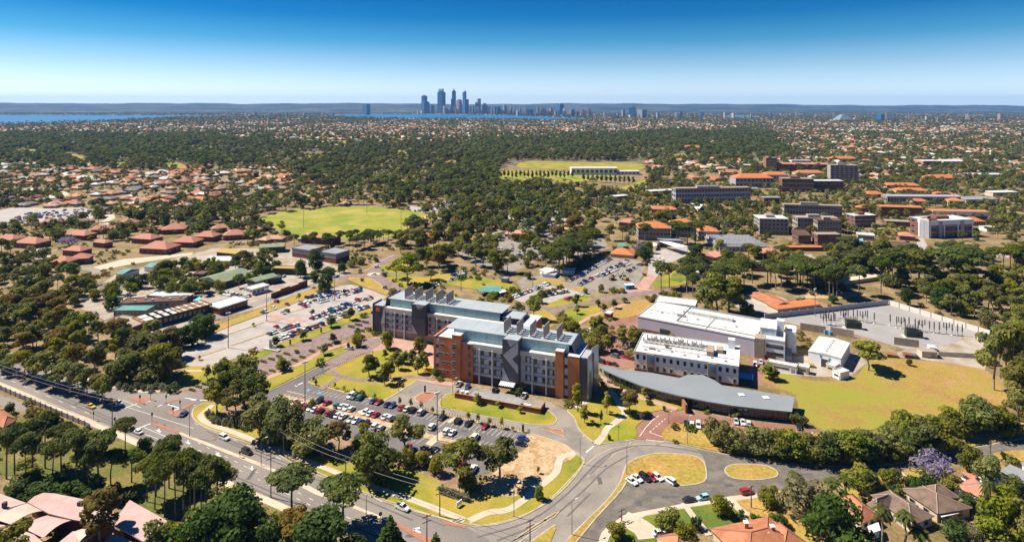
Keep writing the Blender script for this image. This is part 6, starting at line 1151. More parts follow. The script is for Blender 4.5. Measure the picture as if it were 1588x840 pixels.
for k in range(12): pm.box(k*ln/n/12, k*ln/n/12+.08, -.02, .02, .1, 2.2, bottom=True)
for z in (.1, 1.1, 2.2): pm.box(0, ln/n, -.03, .03, z, z+.07, bottom=True)
pmesh = pm.mesh('mesh_panel', B_dsteel)
for i in range(n): put('mesh_panel', pmesh, o, (i*ln/n, 0, 0))
for lb, (u, v), m, sz in (('red and rusty skip bin on the lawn edge below the substation', q8(850, 388), B_rust, (5, 2.2, 1.6)), ('stack of red building pallets below the substation', q8(970, 392), B_dbrick, (6, 3, 1.9)), ('blue drum beside the red pallets', q8(1003, 398), B_bluelogo, (1.3, 1.3, 2.2)), ('white gate kiosk at the substation road', q8(1110, 345), B_white, (3.2, 3, 2.4)), ('orange earth-moving attachment beside the works yard', q8(330, 455), B_ochre, (2.4, 2, 1.6)), ('heap of sacks and timber before the white shed', q8(300, 450), B_cream, (3, 1.8, 1.2))):
    o = thing('yard_item', lb, 'yard item', W(u, v), math.radians(-12)); x, y, z = sz
    b = MB(); b.prism([(-x/2, -y/2), (x/2, -y/2), (x/2, y/2), (-x/2, y/2)], 0, [z*.9, z*.7, z*.85, z]); b.build('body', m, o)
    for k in range(3): part(o, 'piece', [B_dsteel, m, B_tan][k], (-x/2+k*x/3+.06, -x/2+(k+1)*x/3-.06, -y/2-.12, y/2+.12, z*.3+.1*k, z*.5+.1*k))
# ------------------------------------------------------------------ city skyline
C_b = [mat('tower_blue', (.035, .12, .27), .3, spec=.6), mat('tower_grey', (.26, .27, .29), .7), mat('tower_pale', (.55, .50, .46), .8), mat('tower_rose', (.40, .25, .22), .8)]
def tower(label, u0, u1, vt, vb=176.3, m=0, top=None, grp='city towers on the skyline'):
    d = FPX*CAMH/(vb-V0); x0, x1 = (u0-U0)*d/FPX, (u1-U0)*d/FPX; h = CAMH+(V0-vt)*d/FPX; w = (x1-x0)*.8; o = thing('city_tower', label, 'tower', ((x0+x1)/2, d, 0), R.choice((-1, 1))*R.uniform(.3, .7), grp)
    b = MB()
    if top == 'slant': b.prism([(-w/2, 0), (w/2, 0), (w/2, w), (-w/2, w)], 0, [h*.93, h, h, h*.93])
    elif top == 'curve':
        P = [(-w/2, 0), (w/2, 0), (w/2, w), (-w/2, w)]; b.prism(P, 0, h*.9)
        for k in range(5): t0, t1 = k/5, (k+1)/5; b.box(-w/2+w*.1*k*.9, w/2-w*.1*k*.9, .1, w-.1, h*(.9+.02*k), h*(.9+.02*(k+1)))
    else: b.box(-w/2, w/2, 0, w, 0, h)
    b.build('shaft', C_b[m], o); nb = int(max(2, min(14, h/22)))
    for k in range(1, nb): part(o, 'floor_band', C_b[1] if m == 0 else C_b[2 if m != 2 else 1], (-w/2-.8, w/2+.8, -.8, -.1, h*.88*k/nb, h*.88*k/nb+h*.012))
    if top == 'frame':
        for k in (-.48, -.16, .16, .40): part(o, 'crown_fin', C_b[1], (w*k, w*k+w*.08, w*.3, w*.5, h, h+46))
        part(o, 'crown_deck', C_b[0], (-w*.3, w*.3, w*.2, w*.6, h, h+14))
    if top in ('spire', 'slant'): part(o, 'mast', C_b[1], ((w*.3 if top == 'slant' else -w*.05), (w*.36 if top == 'slant' else w*.08), w*.4, w*.5, h, h+34))
    if top == 'step': part(o, 'shoulder', C_b[m], (-w*.85, -w*.5-1, 2, w-2, 0, h*.66)); part(o, 'crown', C_b[m], (-w*.25, w*.25, w*.2, w*.8, h, h+18)); part(o, 'mast', C_b[1], (-w*.05, w*.05, w*.4, w*.5, h+18, h+44))
    if top == 'box': part(o, 'plant_room', C_b[1], (-w*.3, w*.3, w*.2, w*.7, h, h+12))
    return o
tower('slim blue tower at the left end of the skyline', 652, 660, 149, top='box'); tower('round-topped blue tower beside the leftmost slim tower', 656, 668, 157, top='curve', vb=177); tower('tallest broad blue tower with a framed crown', 676.2, 687.5, 142.7, top='frame'); tower('stepped blue tower with central mast', 700, 706, 141.5, top='step'); tower('round-shouldered dark tower right of the stepped tower', 706, 714, 154.5, m=3, top='curve', vb=176.8); tower('slanted blue tower ending in a needle mast', 716.3, 721.6, 141.5, top='slant'); tower('dark blue tower right of the needle tower', 720, 728, 154.2, vb=177); tower('short blue tower standing alone in the skyline', 736.2, 740, 159); tower('pale rose tower right of the short blue tower', 740.5, 746.6, 153.2, m=3); tower('wide dark hotel block left of the skyline', 560, 570.5, 161.5, m=1, vb=178); tower('square blue block on the middle skyline', 867, 875.5, 162, vb=179, top='box'); tower('tall grey block right of the middle skyline', 974, 984, 166.3, vb=182.5, top='box'); tower('wide grey block far right of the skyline', 993, 1006, 170, m=1, vb=183); tower('pale slab beside the tall grey block', 965, 970, 170, m=1, vb=182)
tower('tall hotel block beside the glass pyramid', 1374, 1384, 173.5, m=1, vb=187); tower('low wing of the hotel beside the glass pyramid', 1364, 1373.5, 177, m=0, vb=187.5)
rr = random.Random(4); k = 0
blocks = []
for (a, c, vt0, vt1, n, vb) in ((668, 676, 161, 164, 2, 176.6), (684, 716, 163, 169, 6, 177.2), (728, 740, 163, 168, 3, 177), (747, 762, 160, 167, 5, 177), (762, 800, 163, 170, 10, 178), (800, 860, 166, 172, 16, 180), (860, 920, 168, 174, 12, 181), (925, 1050, 174, 179, 8, 184), (1050, 1300, 172, 178, 9, 184), (640, 668, 171, 174, 4, 177.3), (1400, 1560, 176, 181, 6, 188), (380, 520, 173, 176, 5, 180.6)):
    for i in range(n):
        u = a+(c-a)*(i+rr.uniform(.1, .9))/n; w = rr.uniform(2.2, 5.0); blocks.append((u, w, rr.uniform(vt0, vt1), vb, rr.choice((0, 1, 1, 2, 2, 3))))
blocks.sort()
for i, (u, w, vt, vb, m) in enumerate(blocks): tower('%s city block near the waterfront skyline, %s of the low blocks from the left' % (('blue', 'grey', 'pale', 'rose')[m], ordinal(i+1)), u-w/2, u+w/2, vt, vb, m, grp='low city blocks along the skyline')
o = thing('glass_pyramid', 'pale glass pyramid building in the far right suburbs', 'building', W(1314, 188.5)); b = MB(); b.add([(-70, 0, 0), (70, 0, 0), (70, 120, 0), (-70, 120, 0), (-14, 40, 52), (14, 40, 52), (14, 80, 52), (-14, 80, 52)], [(0, 1, 5, 4), (1, 2, 6, 5), (2, 3, 7, 6), (3, 0, 4, 7), (4, 5, 6, 7)]); b.build('pyramid', mat('pyramid_glass', (.17, .21, .24), .6), o); part(o, 'podium', C_b[2], (-95, 95, -12, -.5, 0, 12)); part(o, 'podium', C_b[2], (-95, -71, 0, 100, 0, 12))

# further low campus blocks among the trees
EXTRA = [((1390, 300), (1440, 301), 5, 14, 'orange'), ((1375, 292), (1428, 293), 5, 14, 'orange'), ((1345, 306), (1372, 306), 5, 14, 'orange'), ((1448, 306), (1480, 307), 5, 12, 'orange'), ((1090, 300), (1130, 300), 6, 16, 'orange'), ((1150, 262), (1182, 263), 6, 20, 'white'), ((1120, 272), (1150, 272), 5, 18, 'red'), ((1330, 330), (1352, 331), 8, 12, 'orange'), ((1500, 350), (1528, 350), 7, 14, 'orange'), ((1375, 350), (1412, 352), 7, 12, 'tan'), ((1540, 305), (1580, 304), 6, 18, 'white'), ((1185, 316), (1212, 316), 9, 14, 'grey'), ((1150, 300), (1178, 300), 7, 14, 'tan'), ((1010, 330), (1050, 331), 6, 12, 'orange'), ((960, 350), (985, 352), 6, 12, 'red'), ((1395, 372), (1420, 374), 7, 12, 'red'), ((1330, 372), (1356, 374), 8, 12, 'white'), ((1180, 400), (1212, 402), 8, 14, 'red'), ((1290, 250), (1330, 250), 4, 20, 'orange'), ((1130, 246), (1165, 246), 4, 20, 'white'), ((1510, 276), (1560, 276), 5, 24, 'white'), ((1440, 280), (1490, 280), 4, 20, 'orange'), ((1060, 232), (1090, 232), 3, 26, 'orange'), ((1100, 224), (1130, 224), 3, 26, 'white'), ((860, 209), (905, 209), 3, 30, 'white')]
for i, (A, Bp, hpx, dp, c) in enumerate(sorted(EXTRA)):
    bld('campus_building', 'low %s-roofed campus block among trees, %s of these from the left' % (c, ordinal(i+1)), A, Bp, hpx, dp, B_dbrick if i % 2 else B_cream, {'orange': B_orange, 'white': B_whiteroof, 'red': B_pinktile, 'grey': B_greyroof, 'tan': B_tan}[c], 'hip' if c in ('orange', 'red') else 'flat', 1, 8, 'low campus blocks', winw=.6, side=False)
# ------------------------------------------------------------------ cars
PAINT = {n: mat('paint_'+n, c, .35, spec=.6, coat=.4) for n, c in dict(white=(.80, .80, .79), silver=(.46, .47, .48), black=(.018, .018, .02), red=(.36, .015, .02), blue=(.02, .06, .22), grey=(.13, .135, .14), teal=(.03, .16, .18), yellow=(.60, .42, .12), cream=(.62, .55, .36), pale_blue=(.30, .52, .58)).items()}
C_glass = mat('car_glass', (.02, .024, .03), .08, spec=.9); C_tyre = mat('tyre', (.02, .02, .02), .9); C_rim = mat('rim', (.35, .35, .36), .4, metal=.6); C_lamp = mat('head_lamp', (.75, .75, .72), .2); C_tail = mat('tail_lamp', (.45, .02, .02), .3)
def car_meshes(kind):
    L_, hw, zb, hood, cab0, cab1, top, tw = {'hatch': (4.1, .86, .86, .80, -1.85, .95, 1.45, .62), 'sedan': (4.6, .89, .86, .80, -1.55, .95, 1.42, .62), 'suv': (4.6, .92, 1.02, .96, -2.15, 1.05, 1.72, .72), 'ute': (5.1, .90, .98, .92, -.55, 1.25, 1.66, .68)}[kind]
    h = L_/2; b = MB(); st = [(-h, .45, .62, hw*.82), (-h+.15, .28, zb-.1, hw*.95), (-h+.7, .24, zb, hw), (cab1, .24, zb, hw), (h-.55, .24, hood, hw*.97), (h-.12, .30, hood-.14, hw*.9), (h, .42, .6, hw*.76)]
    rings = [[(x, -w, z0), (x, -w*1.0, (z0+z1)/2), (x, -w*.93, z1), (x, w*.93, z1), (x, w, (z0+z1)/2), (x, w, z0)] for x, z0, z1, w in st]
    for i in range(len(rings)-1):
        for k in range(5): b.add([rings[i][k], rings[i+1][k], rings[i+1][k+1], rings[i][k+1]], [(0, 1, 2, 3)])
    b.add(rings[0], [(0, 1, 2, 3, 4, 5)]); b.add(rings[-1], [(5, 4, 3, 2, 1, 0)])
    rk0, rk1 = (.12 if kind in ('hatch', 'suv') else .55 if kind == 'sedan' else .15), .72
    lo = [(cab0, -hw*.9, zb), (cab1, -hw*.9, zb), (cab1, hw*.9, zb), (cab0, hw*.9, zb)]; up = [(cab0+rk0, -tw, top), (cab1-rk1, -tw, top), (cab1-rk1, tw, top), (cab0+rk0, tw, top)]
    g = MB(); g.add(lo+up, [(0, 1, 5, 4), (1, 2, 6, 5), (2, 3, 7, 6), (3, 0, 4, 7)])
    b.add([(x, y*1.03, z+.03) for x, y, z in up]+[(x, y*1.03, z-.05) for x, y, z in up], [(0, 1, 2, 3), (0, 4, 5, 1), (1, 5, 6, 2), (2, 6, 7, 3), (3, 7, 4, 0)])
    for y in (-1, 1):
        for i0, i1, f in ((0, 4, 0), (1, 5, 0)):
            p, q = Vector((lo[i0][0], lo[i0][1]*-y, lo[i0][2])), Vector((up[i0][0], up[i0][1]*-y, up[i0][2])); b.tube(p, q, .05, .05, 4)
        xm = (cab0+cab1)/2-.1; b.tube((xm, y*hw*.91, zb), (xm, y*tw*1.02, top), .045, .045, 4)
    if kind == 'ute': b.box(-h+.15, cab0-.1, -hw*.9, -hw*.8, zb, zb+.25); b.box(-h+.15, cab0-.1, hw*.8, hw*.9, zb, zb+.25); g.box(-h+.2, cab0-.12, -hw*.78, hw*.78, zb, zb+.06)
    w = MB(); w.tube((0, -.1, 0), (0, .1, 0), .32, .32, 10, 0); w.tube((0, .1, 0), (0, -.1, 0), .32, .32, 10, 0); w.tube((0, .08, 0), (0, .115, 0), .2, .2, 8, 1); w.tube((0, -.08, 0), (0, -.115, 0), .2, .2, 8, 1)
    lm = MB(); lm.box(h-.16, h-.02, -hw*.15, hw*.15, .55, .70); tl = MB(); tl.box(-h-.01, -h+.1, -hw*.14, hw*.14, .6, .8)
    one = MB(); one.add(b.v, b.f, 0); one.add(g.v, g.f, 1)
    for sx in (-h+.85, h-.85):
        for y in (-hw+.08, hw-.08): one.add([(v[0]+sx, v[1]+y, v[2]+.32) for v in w.v], w.f, 2)
    P = PAINT['white']
    return dict(body=b.mesh('body', P), windows=g.mesh('windows', C_glass), wheel=w.mesh('wheel', [C_tyre, C_rim]), head=lm.mesh('headlight', C_lamp), tail=tl.mesh('tail_light', C_tail), one=one.mesh('parked_car', [P, C_glass, C_tyre]), ax=(h-.85, hw-.08))
CARS = {k: car_meshes(k) for k in ('hatch', 'sedan', 'suv', 'ute')}
CLIST = []      # (u, v, heading world angle, colour, kind, place, detailed)
COLS = ['white']*42+['silver']*16+['black']*11+['grey']*9+['blue']*9+['red']*9+['teal']*2+['cream']*2
def heading(a, c): p, q = W(*a), W(*c); return math.atan2(q.y-p.y, q.x-p.x)
def cars(place, ang, rows, det=True):
    for r in rows:
        u, v, col = r[:3]; kd = r[3] if len(r) > 3 else R.choice(('hatch', 'sedan', 'sedan', 'suv')); CLIST.append((u, v, ang+R.uniform(-.03, .03)+(math.pi if R.random() < .35 and det != 'road' else 0), col, kd, place, bool(det)))
def carrow(place, a, c, n, fill=.92, ang=None, det=False):
    A, C = W(*a), W(*c); t = heading(a, c)+math.pi/2 if ang is None else ang
    for i in range(n):
        if R.random() > fill: continue
        p = A.lerp(C, (i+.5)/n); u, v = pix(p); CLIST.append((u, v, t+R.uniform(-.05, .05)+R.choice((0, math.pi)), R.choice(COLS), R.choice(('hatch', 'sedan', 'sedan', 'suv')), place, det))
fa = heading((496, 604), (592, 624))+math.pi/2
cars('in the top row of the front car park', fa, [(544, 615.5, 'white'), (549.5, 616.8, 'grey'), (558, 618, 'teal'), (579, 623, 'blue'), (587.5, 625, 'red'), (601, 628.6, 'black'), (608.5, 630.3, 'blue'), (622.5, 633.5, 'red'), (631, 635.5, 'cream'), (638.5, 637.3, 'black', 'suv'), (653, 641, 'silver'), (685.7, 648.5, 'black'), (710, 654.2, 'black', 'suv'), (726, 658, 'black'), (752, 662.3, 'red')])
cars('on the upper side of the front car park median', fa, [(495, 623.5, 'black', 'suv'), (507.5, 626, 'red'), (523, 630, 'teal'), (530, 631.6, 'white'), (537.5, 633.6, 'white'), (545, 635.8, 'white'), (566, 641, 'white'), (574, 642.6, 'white'), (582.5, 644.6, 'red'), (597.5, 647.5, 'white'), (606, 650, 'silver'), (670, 663.5, 'white', 'suv'), (693, 670.5, 'white'), (701.5, 672.5, 'white'), (737, 679.5, 'white', 'suv')])
cars('on the lower side of the front car park median', fa, [(430, 619.5, 'teal'), (441, 622.5, 'black'), (448.5, 624.2, 'silver'), (456, 626, 'white'), (462.5, 627.6, 'red'), (468.5, 630, 'white', 'suv'), (474.5, 632.5, 'red'), (481.5, 634.6, 'white'), (488.5, 636.4, 'white'), (496, 638.6, 'red'), (510, 642, 'red'), (516.5, 643.6, 'black', 'suv'), (524, 645.3, 'white'), (532, 647.5, 'white'), (544, 652, 'silver'), (552, 653.8, 'white'), (559, 655.8, 'blue'), (567.5, 658.5, 'black'), (582.5, 662.5, 'white'), (591, 665, 'silver'), (613, 672.5, 'white')])
cars('at the lower edge of the front car park', fa, [(557, 680, 'blue'), (565, 682, 'white'), (632, 699, 'red'), (640, 701, 'blue'), (667, 714, 'white', 'suv'), (716, 724, 'red', 'suv'), (734, 729, 'white', 'suv'), (430, 641, 'blue'), (438, 643, 'white')])
cars('at the right end of the front car park', fa-math.pi/2, [(811, 681.5, 'blue', 'sedan'), (808, 690, 'black')])
ra = heading((260, 703), (357, 747))
cars('on the arterial road under the kerbside trees', ra, [(141, 631.5, 'yellow', 'sedan')], 'road'); cars('waiting at the traffic lights beyond the yellow car', ra, [(184, 627, 'white', 'ute')], 'road'); cars('on the arterial road beside the lone pine', ra+math.pi, [(214, 671, 'white', 'sedan')], 'road'); cars('turning out of the avenue at the junction', heading((285, 642), (300, 628)), [(285, 643, 'blue', 'sedan')], 'road'); cars('leading down the arterial road from the junction', ra, [(348, 680.5, 'white', 'suv')], 'road'); cars('following the white wagon on the arterial road', ra, [(383, 702.5, 'black', 'suv')], 'road'); cars('alone on the arterial road near the lower junction', ra, [(624, 789, 'white', 'ute')], 'road')
sa = heading((980, 747), (1020, 741))+math.pi/2+.35
cars('in the bays cut into the dry grass island', sa, [(979.5, 748, 'white'), (987.5, 743.5, 'white'), (1000, 742.5, 'black', 'suv'), (1010, 742.3, 'red'), (1020, 742, 'white'), (1039, 747.5, 'white')])
ka = heading((1030, 789), (1101, 777)); cars('parked along the kerb of the service road', ka, [(1069, 777, 'black', 'sedan'), (1090, 773.5, 'pale_blue', 'hatch'), (1158, 765, 'red', 'suv')]); cars('in the driveway at the bottom edge', ka, [(1023, 828.5, 'white', 'sedan')]); cars('half hidden by the roadside bushes', heading((1240, 690), (1320, 690)), [(1286, 675, 'grey')])
ba = heading((1094, 650), (1236, 668))+math.pi/2
cars('in the brick parking strip of the curved building', ba, [(1064, 657.5, 'black'), (1073, 659, 'white'), (1083, 661.5, 'white'), (1141.5, 655, 'silver'), (1152, 656.5, 'white'), (1161, 657.8, 'white'), (1239, 664, 'black')])
cars('parked on the dock before the near laboratory', fa+.1, [(813, 615, 'white', 'ute'), (768, 606, 'black'), (725, 601, 'blue'), (712, 597, 'white', 'ute')])
cars('in the red brick court', fa+1.2, [(914, 514, 'white'), (947.5, 523.5, 'grey'), (942, 521, 'blue'), (972, 536, 'silver'), (983, 537, 'black', 'suv'), (966, 547.5, 'white'), (970, 555, 'red'), (953, 545, 'black'), (953, 553, 'grey'), (940, 507, 'black'), (932, 562, 'black'), (941, 564, 'red'), (952, 566, 'black'), (925, 556, 'blue'), (989, 528, 'white')])
cars('beside the white stepped office', fa, [(1171, 567, 'white'), (1180, 563, 'silver')]); cars('parked in the brick lane by the garden lawn', fa-math.pi/2, [(541, 541, 'white', 'suv')])
cars('near the small roundabout', fa+2, [(580, 426.5, 'red', 'suv'), (585.5, 415, 'blue')])
la = heading((466, 476), (554, 450))
carrow('at the rear of the long car park', (474, 463), (497, 457), 6); carrow('in the rear double row of the long car park', (464, 473.5), (560, 447), 24, .75); carrow('in the rear double row of the long car park', (470, 476.5), (560, 450.5), 22, .6)
carrow('in the middle row of the long car park', (481, 495.5), (577, 462), 22, .85); carrow('in the middle row of the long car park', (500, 485), (566, 463), 14, .6); carrow('in the front double row of the long car park', (503, 496), (575, 474.5), 18, .9); carrow('in the left cluster of the long car park', (415, 519.5), (462, 503.5), 10, .9); carrow('along the front verge of the long car park', (432, 527), (500, 502.5), 16, .8)
cars('parked singly in the long car park', la+math.pi/2, [(425, 479, 'white'), (407, 485.5, 'grey'), (412, 484, 'white'), (439, 486, 'silver'), (444.5, 483, 'grey'), (428.5, 468.5, 'red'), (445.5, 473, 'red'), (428.5, 507.5, 'red')], False)
carrow('in the left row of the small car park', (794, 462), (851, 440.5), 20, .95); carrow('in the right row of the small car park', (828, 461.5), (881, 452), 18, .9); carrow('beside the verge of the small car park', (876, 466), (886, 463), 2, 1); carrow('beside the verge of the small car park', (897, 458), (904, 457), 1, 1)
carrow('in the shaded left row of the big car park', (880, 437), (947, 402), 26, .95); carrow('in the front left row of the big car park', (896, 443), (919, 432), 9, .95); carrow('in the long middle row of the big car park', (921, 430), (974, 405.5), 22, .95); carrow('in the second middle row of the big car park', (931, 428.5), (977, 408), 20, .85); carrow('in the right row of the big car park', (958, 430), (997, 408), 15, .8)
carrow('among the gum trees left of the tall pines', (800, 399), (828, 391), 10, .9); carrow('among the gum trees left of the tall pines', (826, 405), (850, 398), 8, .7); carrow('in the compound yard beside the dark green shed', (348, 456), (374, 460), 8, .9); carrow('in the compound yard beside the dark green shed', (375, 462), (388, 459), 4, .8); carrow('in the small lot left of the compound', (112, 499), (150, 487), 9, .8); carrow('in the small lot left of the compound', (116, 508), (150, 500), 8, .8); carrow('in the works yard by the olive shed', (424, 428), (442, 430), 4, .9); carrow('behind the compound trees', (262, 524), (276, 520), 3, 1); carrow('along the lawn behind the far laboratory', (668, 445), (712, 430), 12, .8); carrow('along the lawn behind the far laboratory', (700, 428), (745, 418), 12, .6)
carrow('on the car deck among the pines', (1384, 384), (1420, 384), 8, .9)
FARCARS = []
def place_cars():
    from collections import defaultdict
    CLIST.sort(key=lambda c: -c[1]); FARCARS.extend(CLIST[296:]); del CLIST[296:]
    CLIST.sort(key=lambda c: c[0]); cn = defaultdict(int); tot = defaultdict(int)
    for c in CLIST: tot[(c[3], c[5])] += 1
    KN = {'hatch': 'hatchback', 'sedan': 'sedan', 'suv': 'wagon', 'ute': 'utility'}
    for u, v, a, col, kd, place, det in CLIST:
        cn[(col, place)] += 1; k = cn[(col, place)]; m = CARS[kd]; p = W(u, v); p.z = .05
        lab_ = '%s car %s' % (col.replace('_', ' '), place) + (', %s such from left' % ordinal(k) if tot[(col, place)] > 1 else '')
        if det:
            o = thing('parked_car', lab_, 'car', p, a, 'cars in the car parks and streets'); put('body', m['body'], o, mat=PAINT[col]); put('windows', m['windows'], o); [(put('headlight', m['head'], o, (0, y_*.56, 0)), put('tail_light', m['tail'], o, (0, y_*.6, 0))) for y_ in (-1, 1)]
            for sx in (-1, 1):
                for sy in (-1, 1): put('wheel', m['wheel'], o, (sx*m['ax'][0], sy*m['ax'][1], .32))
        else:
            o = put('parked_car', m['one'], None, p, a, mat=PAINT[col]); tag(o, lab_, 'car', 'cars in the car parks and streets')
place_cars()
# the far, uncounted rows of cars
fc = []
for poly, n in (([(640, 328), (692, 313), (704, 318), (690, 329)], 120), ([(785, 345), (815, 328), (860, 308), (883, 320), (885, 338), (850, 348)], 170), ([(10, 345), (40, 330), (130, 324), (145, 332), (120, 340), (50, 344)], 120), ([(690, 390), (730, 372), (800, 362), (900, 368), (935, 380), (890, 392), (800, 385), (740, 395)], 110), ([(1520, 398), (1585, 388), (1588, 396), (1530, 404)], 24), ([(835, 264), (890, 266), (885, 269), (830, 267)], 40)):
    P = np.array(poly); k = 0
    while k < n:
        u, v = R.uniform(P[:, 0].min(), P[:, 0].max()), R.uniform(P[:, 1].min(), P[:, 1].max())
        if inside(poly, np.array([u]), np.array([v]))[0]: w = W(u, v); fc.append((round(w.x/3)*3, round(w.y/7)*7, .03)); k += 1
fc = sorted(set(fc)); fr = [math.pi/2+R.uniform(-.06, .06) for _ in fc]
for c in FARCARS: w = W(c[0], c[1]); fc.append((w.x, w.y, .05)); fr.append(c[2])
protos = []
for kd, col in (('sedan', 'white'), ('hatch', 'white'), ('suv', 'white'), ('sedan', 'silver'), ('hatch', 'silver'), ('suv', 'black'), ('sedan', 'blue'), ('hatch', 'red'), ('suv', 'grey')):
    me = CARS[kd]['one'].copy(); me.materials[0] = PAINT[col]; protos.append(me)
scatter('distant_cars', 'glinting rows of cars far off among the trees', 'cars', fc, [1.0]*len(fc), fr, [R.randrange(9) for _ in fc], protos)
# ------------------------------------------------------------------ lamps, poles, signals, signs
P_grey = mat('pole_grey', (.22, .215, .21), .6, metal=.4); P_wood = mat('pole_wood', (.11, .085, .065), .9); P_lamp = mat('lamp_head', (.55, .55, .54), .4)
def pole_mesh(n, r, m): b = MB(); b.tube((0, 0, -.1), (0, 0, 1), r, r*.6, n); return b.mesh('pole', m)
PM = {'street': pole_mesh(8, .13, P_grey), 'mast': pole_mesh(8, .24, P_grey), 'wood': pole_mesh(8, .2, P_wood), 'garden': pole_mesh(6, .08, B_dsteel)}
am = MB(); am.tube((0, 0, 0), (1.6, 0, .35), .06, .05, 6); AM = am.mesh('arm', P_grey); hm = MB(); hm.box(1.3, 2.2, -.18, .18, .28, .42, bottom=True); HM = hm.mesh('lamp_head', P_lamp); fm = MB(); fm.box(-1.2, 1.2, -.25, .25, -.3, .25, bottom=True); FM = fm.mesh('floodlights', P_lamp); cm = MB(); cm.box(-1.4, 1.4, -.08, .08, -.15, .05, bottom=True); CM = cm.mesh('crossarm', P_wood); gm = MB(); gm.tube((0, 0, -.1), (0, 0, .35), .3, .16, 8); GM = gm.mesh('lamp_head', B_dsteel)
TOPS = {}
def pole(kind, label, u, vt, vb, rz=0.6):
    p = W(u, vb); h = (vb-vt)/((vb-V0)/CAMH); nm, cat = {'street': ('street_lamp', 'street lamp'), 'mast': ('light_mast', 'light mast'), 'wood': ('power_pole', 'power pole'), 'garden': ('garden_lamp', 'garden lamp')}[kind]
    o = thing(nm, label, cat, p, rz, nm.replace('_', ' ')+'s'); put('pole', PM[kind], o, sc=(1, 1, h))
    if kind == 'street': put('arm', AM, o, (0, 0, h-.1)); put('lamp_head', HM, o, (0, 0, h-.1))
    if kind == 'mast': put('floodlights', FM, o, (0, 0, h))
    if kind == 'wood': put('crossarm', CM, o, (0, 0, h-.5)); put('crossarm', CM, o, (0, 0, h-2.0))
    if kind == 'garden': put('lamp_head', GM, o, (0, 0, h-.2))
    TOPS[label] = (p.x, p.y, h, rz)
for k, lb, u, vt, vb in (
 ('mast', 'tall light mast in the left half of the long car park', 354, 485, 539), ('mast', 'tall light mast in the middle of the long car park', 413.5, 448, 498), ('mast', 'tall light mast at the rear of the long car park', 519, 428, 466), ('mast', 'tall light mast on the front car park median among parked cars', 678, 609, 683), ('mast', 'tall light mast at the left end of the front car park', 473, 561, 627), ('mast', 'tall light mast behind the far laboratory roof', 715, 412, 452), ('mast', 'tall light mast right of the small car park', 826, 424, 446),
 ('mast', 'floodlight mast on the near left of the sports oval', 471, 316, 353), ('mast', 'floodlight mast on the far side of the sports oval', 569, 296, 332), ('mast', 'floodlight mast at the right of the sports oval', 622, 322, 356), ('mast', 'thick steel transmission pole at the far left', 43, 409, 472), ('mast', 'tall light mast on the track behind the substation', 1264, 448, 490),
 ('street', 'street lamp by the bus stop on the side street left verge', 797, 751, 801), ('street', 'street lamp where the campus street meets the side street', 899.6, 679, 718.6), ('street', 'street lamp at the top of the dry verge strip', 972, 690, 735), ('street', 'street lamp on the lower dry verge strip', 887, 777, 829), ('street', 'street lamp beside the brick drive', 1066, 647, 688), ('street', 'street lamp at the mouth of the brick drive', 1037, 640, 656), ('street', 'street lamp among the roadside bushes', 1255.5, 674, 719), ('street', 'street lamp on the arterial median near the junction', 294, 631, 677), ('street', 'street lamp on the arterial median beside the black car', 405, 681, 722), ('street', 'street lamp on the arterial median before the white utility', 568, 768, 800), ('street', 'street lamp right of the paved oval island', 685, 614, 632), ('street', 'street lamp left of the brick enclosure', 702, 588, 612), ('street', 'street lamp at the garden lawn corner', 618, 590, 607), ('street', 'street lamp in the brick lane', 501, 557, 580), ('street', 'street lamp by the planted avenue median', 529, 520, 541), ('street', 'street lamp beside the mulch bed', 440, 668, 706),
 ('wood', 'timber power pole on the near side of the junction', 174, 617, 664), ('wood', 'timber power pole on the near verge left of centre', 420, 701, 771), ('wood', 'timber power pole on the corner lawn path', 536, 708, 744), ('wood', 'timber power pole beside the footpath fork', 682, 754, 800), ('wood', 'timber power pole on the paved median at the bottom edge', 662, 797, 842), ('wood', 'timber power pole on the traffic island at the bottom edge', 822, 804, 846), ('wood', 'timber power pole beside the service road driveway', 964, 788, 808), ('wood', 'timber power pole by the red wagon', 1165, 752, 787), ('wood', 'timber power pole behind the bright hedge tree', 1356, 745, 772), ('wood', 'timber power pole where the street leaves at right', 1536, 682, 710), ('wood', 'timber power pole left of the jacaranda', 1411, 709, 730),
 ('garden', 'garden lamp on the path lawn left of the winding path', 932, 658, 676), ('garden', 'garden lamp on the path lawn near the street', 959.5, 660, 684), ('garden', 'garden lamp beside the brick lane bend', 578, 545, 556), ('garden', 'garden lamp by the curved building hedge', 958, 603, 615)):
    pole(k, lb, u, vt, vb)
def cable(label, A, Bp, sag=1.2, za=None, zb=None):
    a = Vector(A); c = Vector(Bp); b = MB(); n = 14; prev = a
    for i in range(1, n+1):
        t = i/n; q = a.lerp(c, t)-Vector((0, 0, 4*sag*t*(1-t))); b.tube(prev, q, .05, .05, 4, cap=False); prev = q
    o = b.build('power_cable', P_grey); tag(o, label, 'cable', 'overhead power cables')
def top(l, dx, dz=-.5): x, y, h, rz = TOPS[l]; return (x+dx*math.cos(rz), y+dx*math.sin(rz), h+dz)
pj = 'timber power pole on the near side of the junction'; wl = W(-70, 585)
for k, dx in (('upper', -1.2), ('lower', 1.2)): cable('%s power cable sagging along the tree-lined arterial road' % k, (wl.x+dx, wl.y+dx*.6, 13), top(pj, dx), 1.6)
chain = ['timber power pole on the corner lawn path', 'timber power pole beside the footpath fork', 'timber power pole on the traffic island at the bottom edge']
lm_ = W(440, 706); TOPS['x'] = (lm_.x, lm_.y, 9.5, .6)
for i, (p, q) in enumerate(zip(['x']+chain[:-1], chain)):
    for dx, w in ((-1.2, 'left'), (1.2, 'right')): cable('%s power cable over the corner lawn, span %s from the left' % (w, ordinal(i+1)), top(p, dx), top(q, dx), .7)
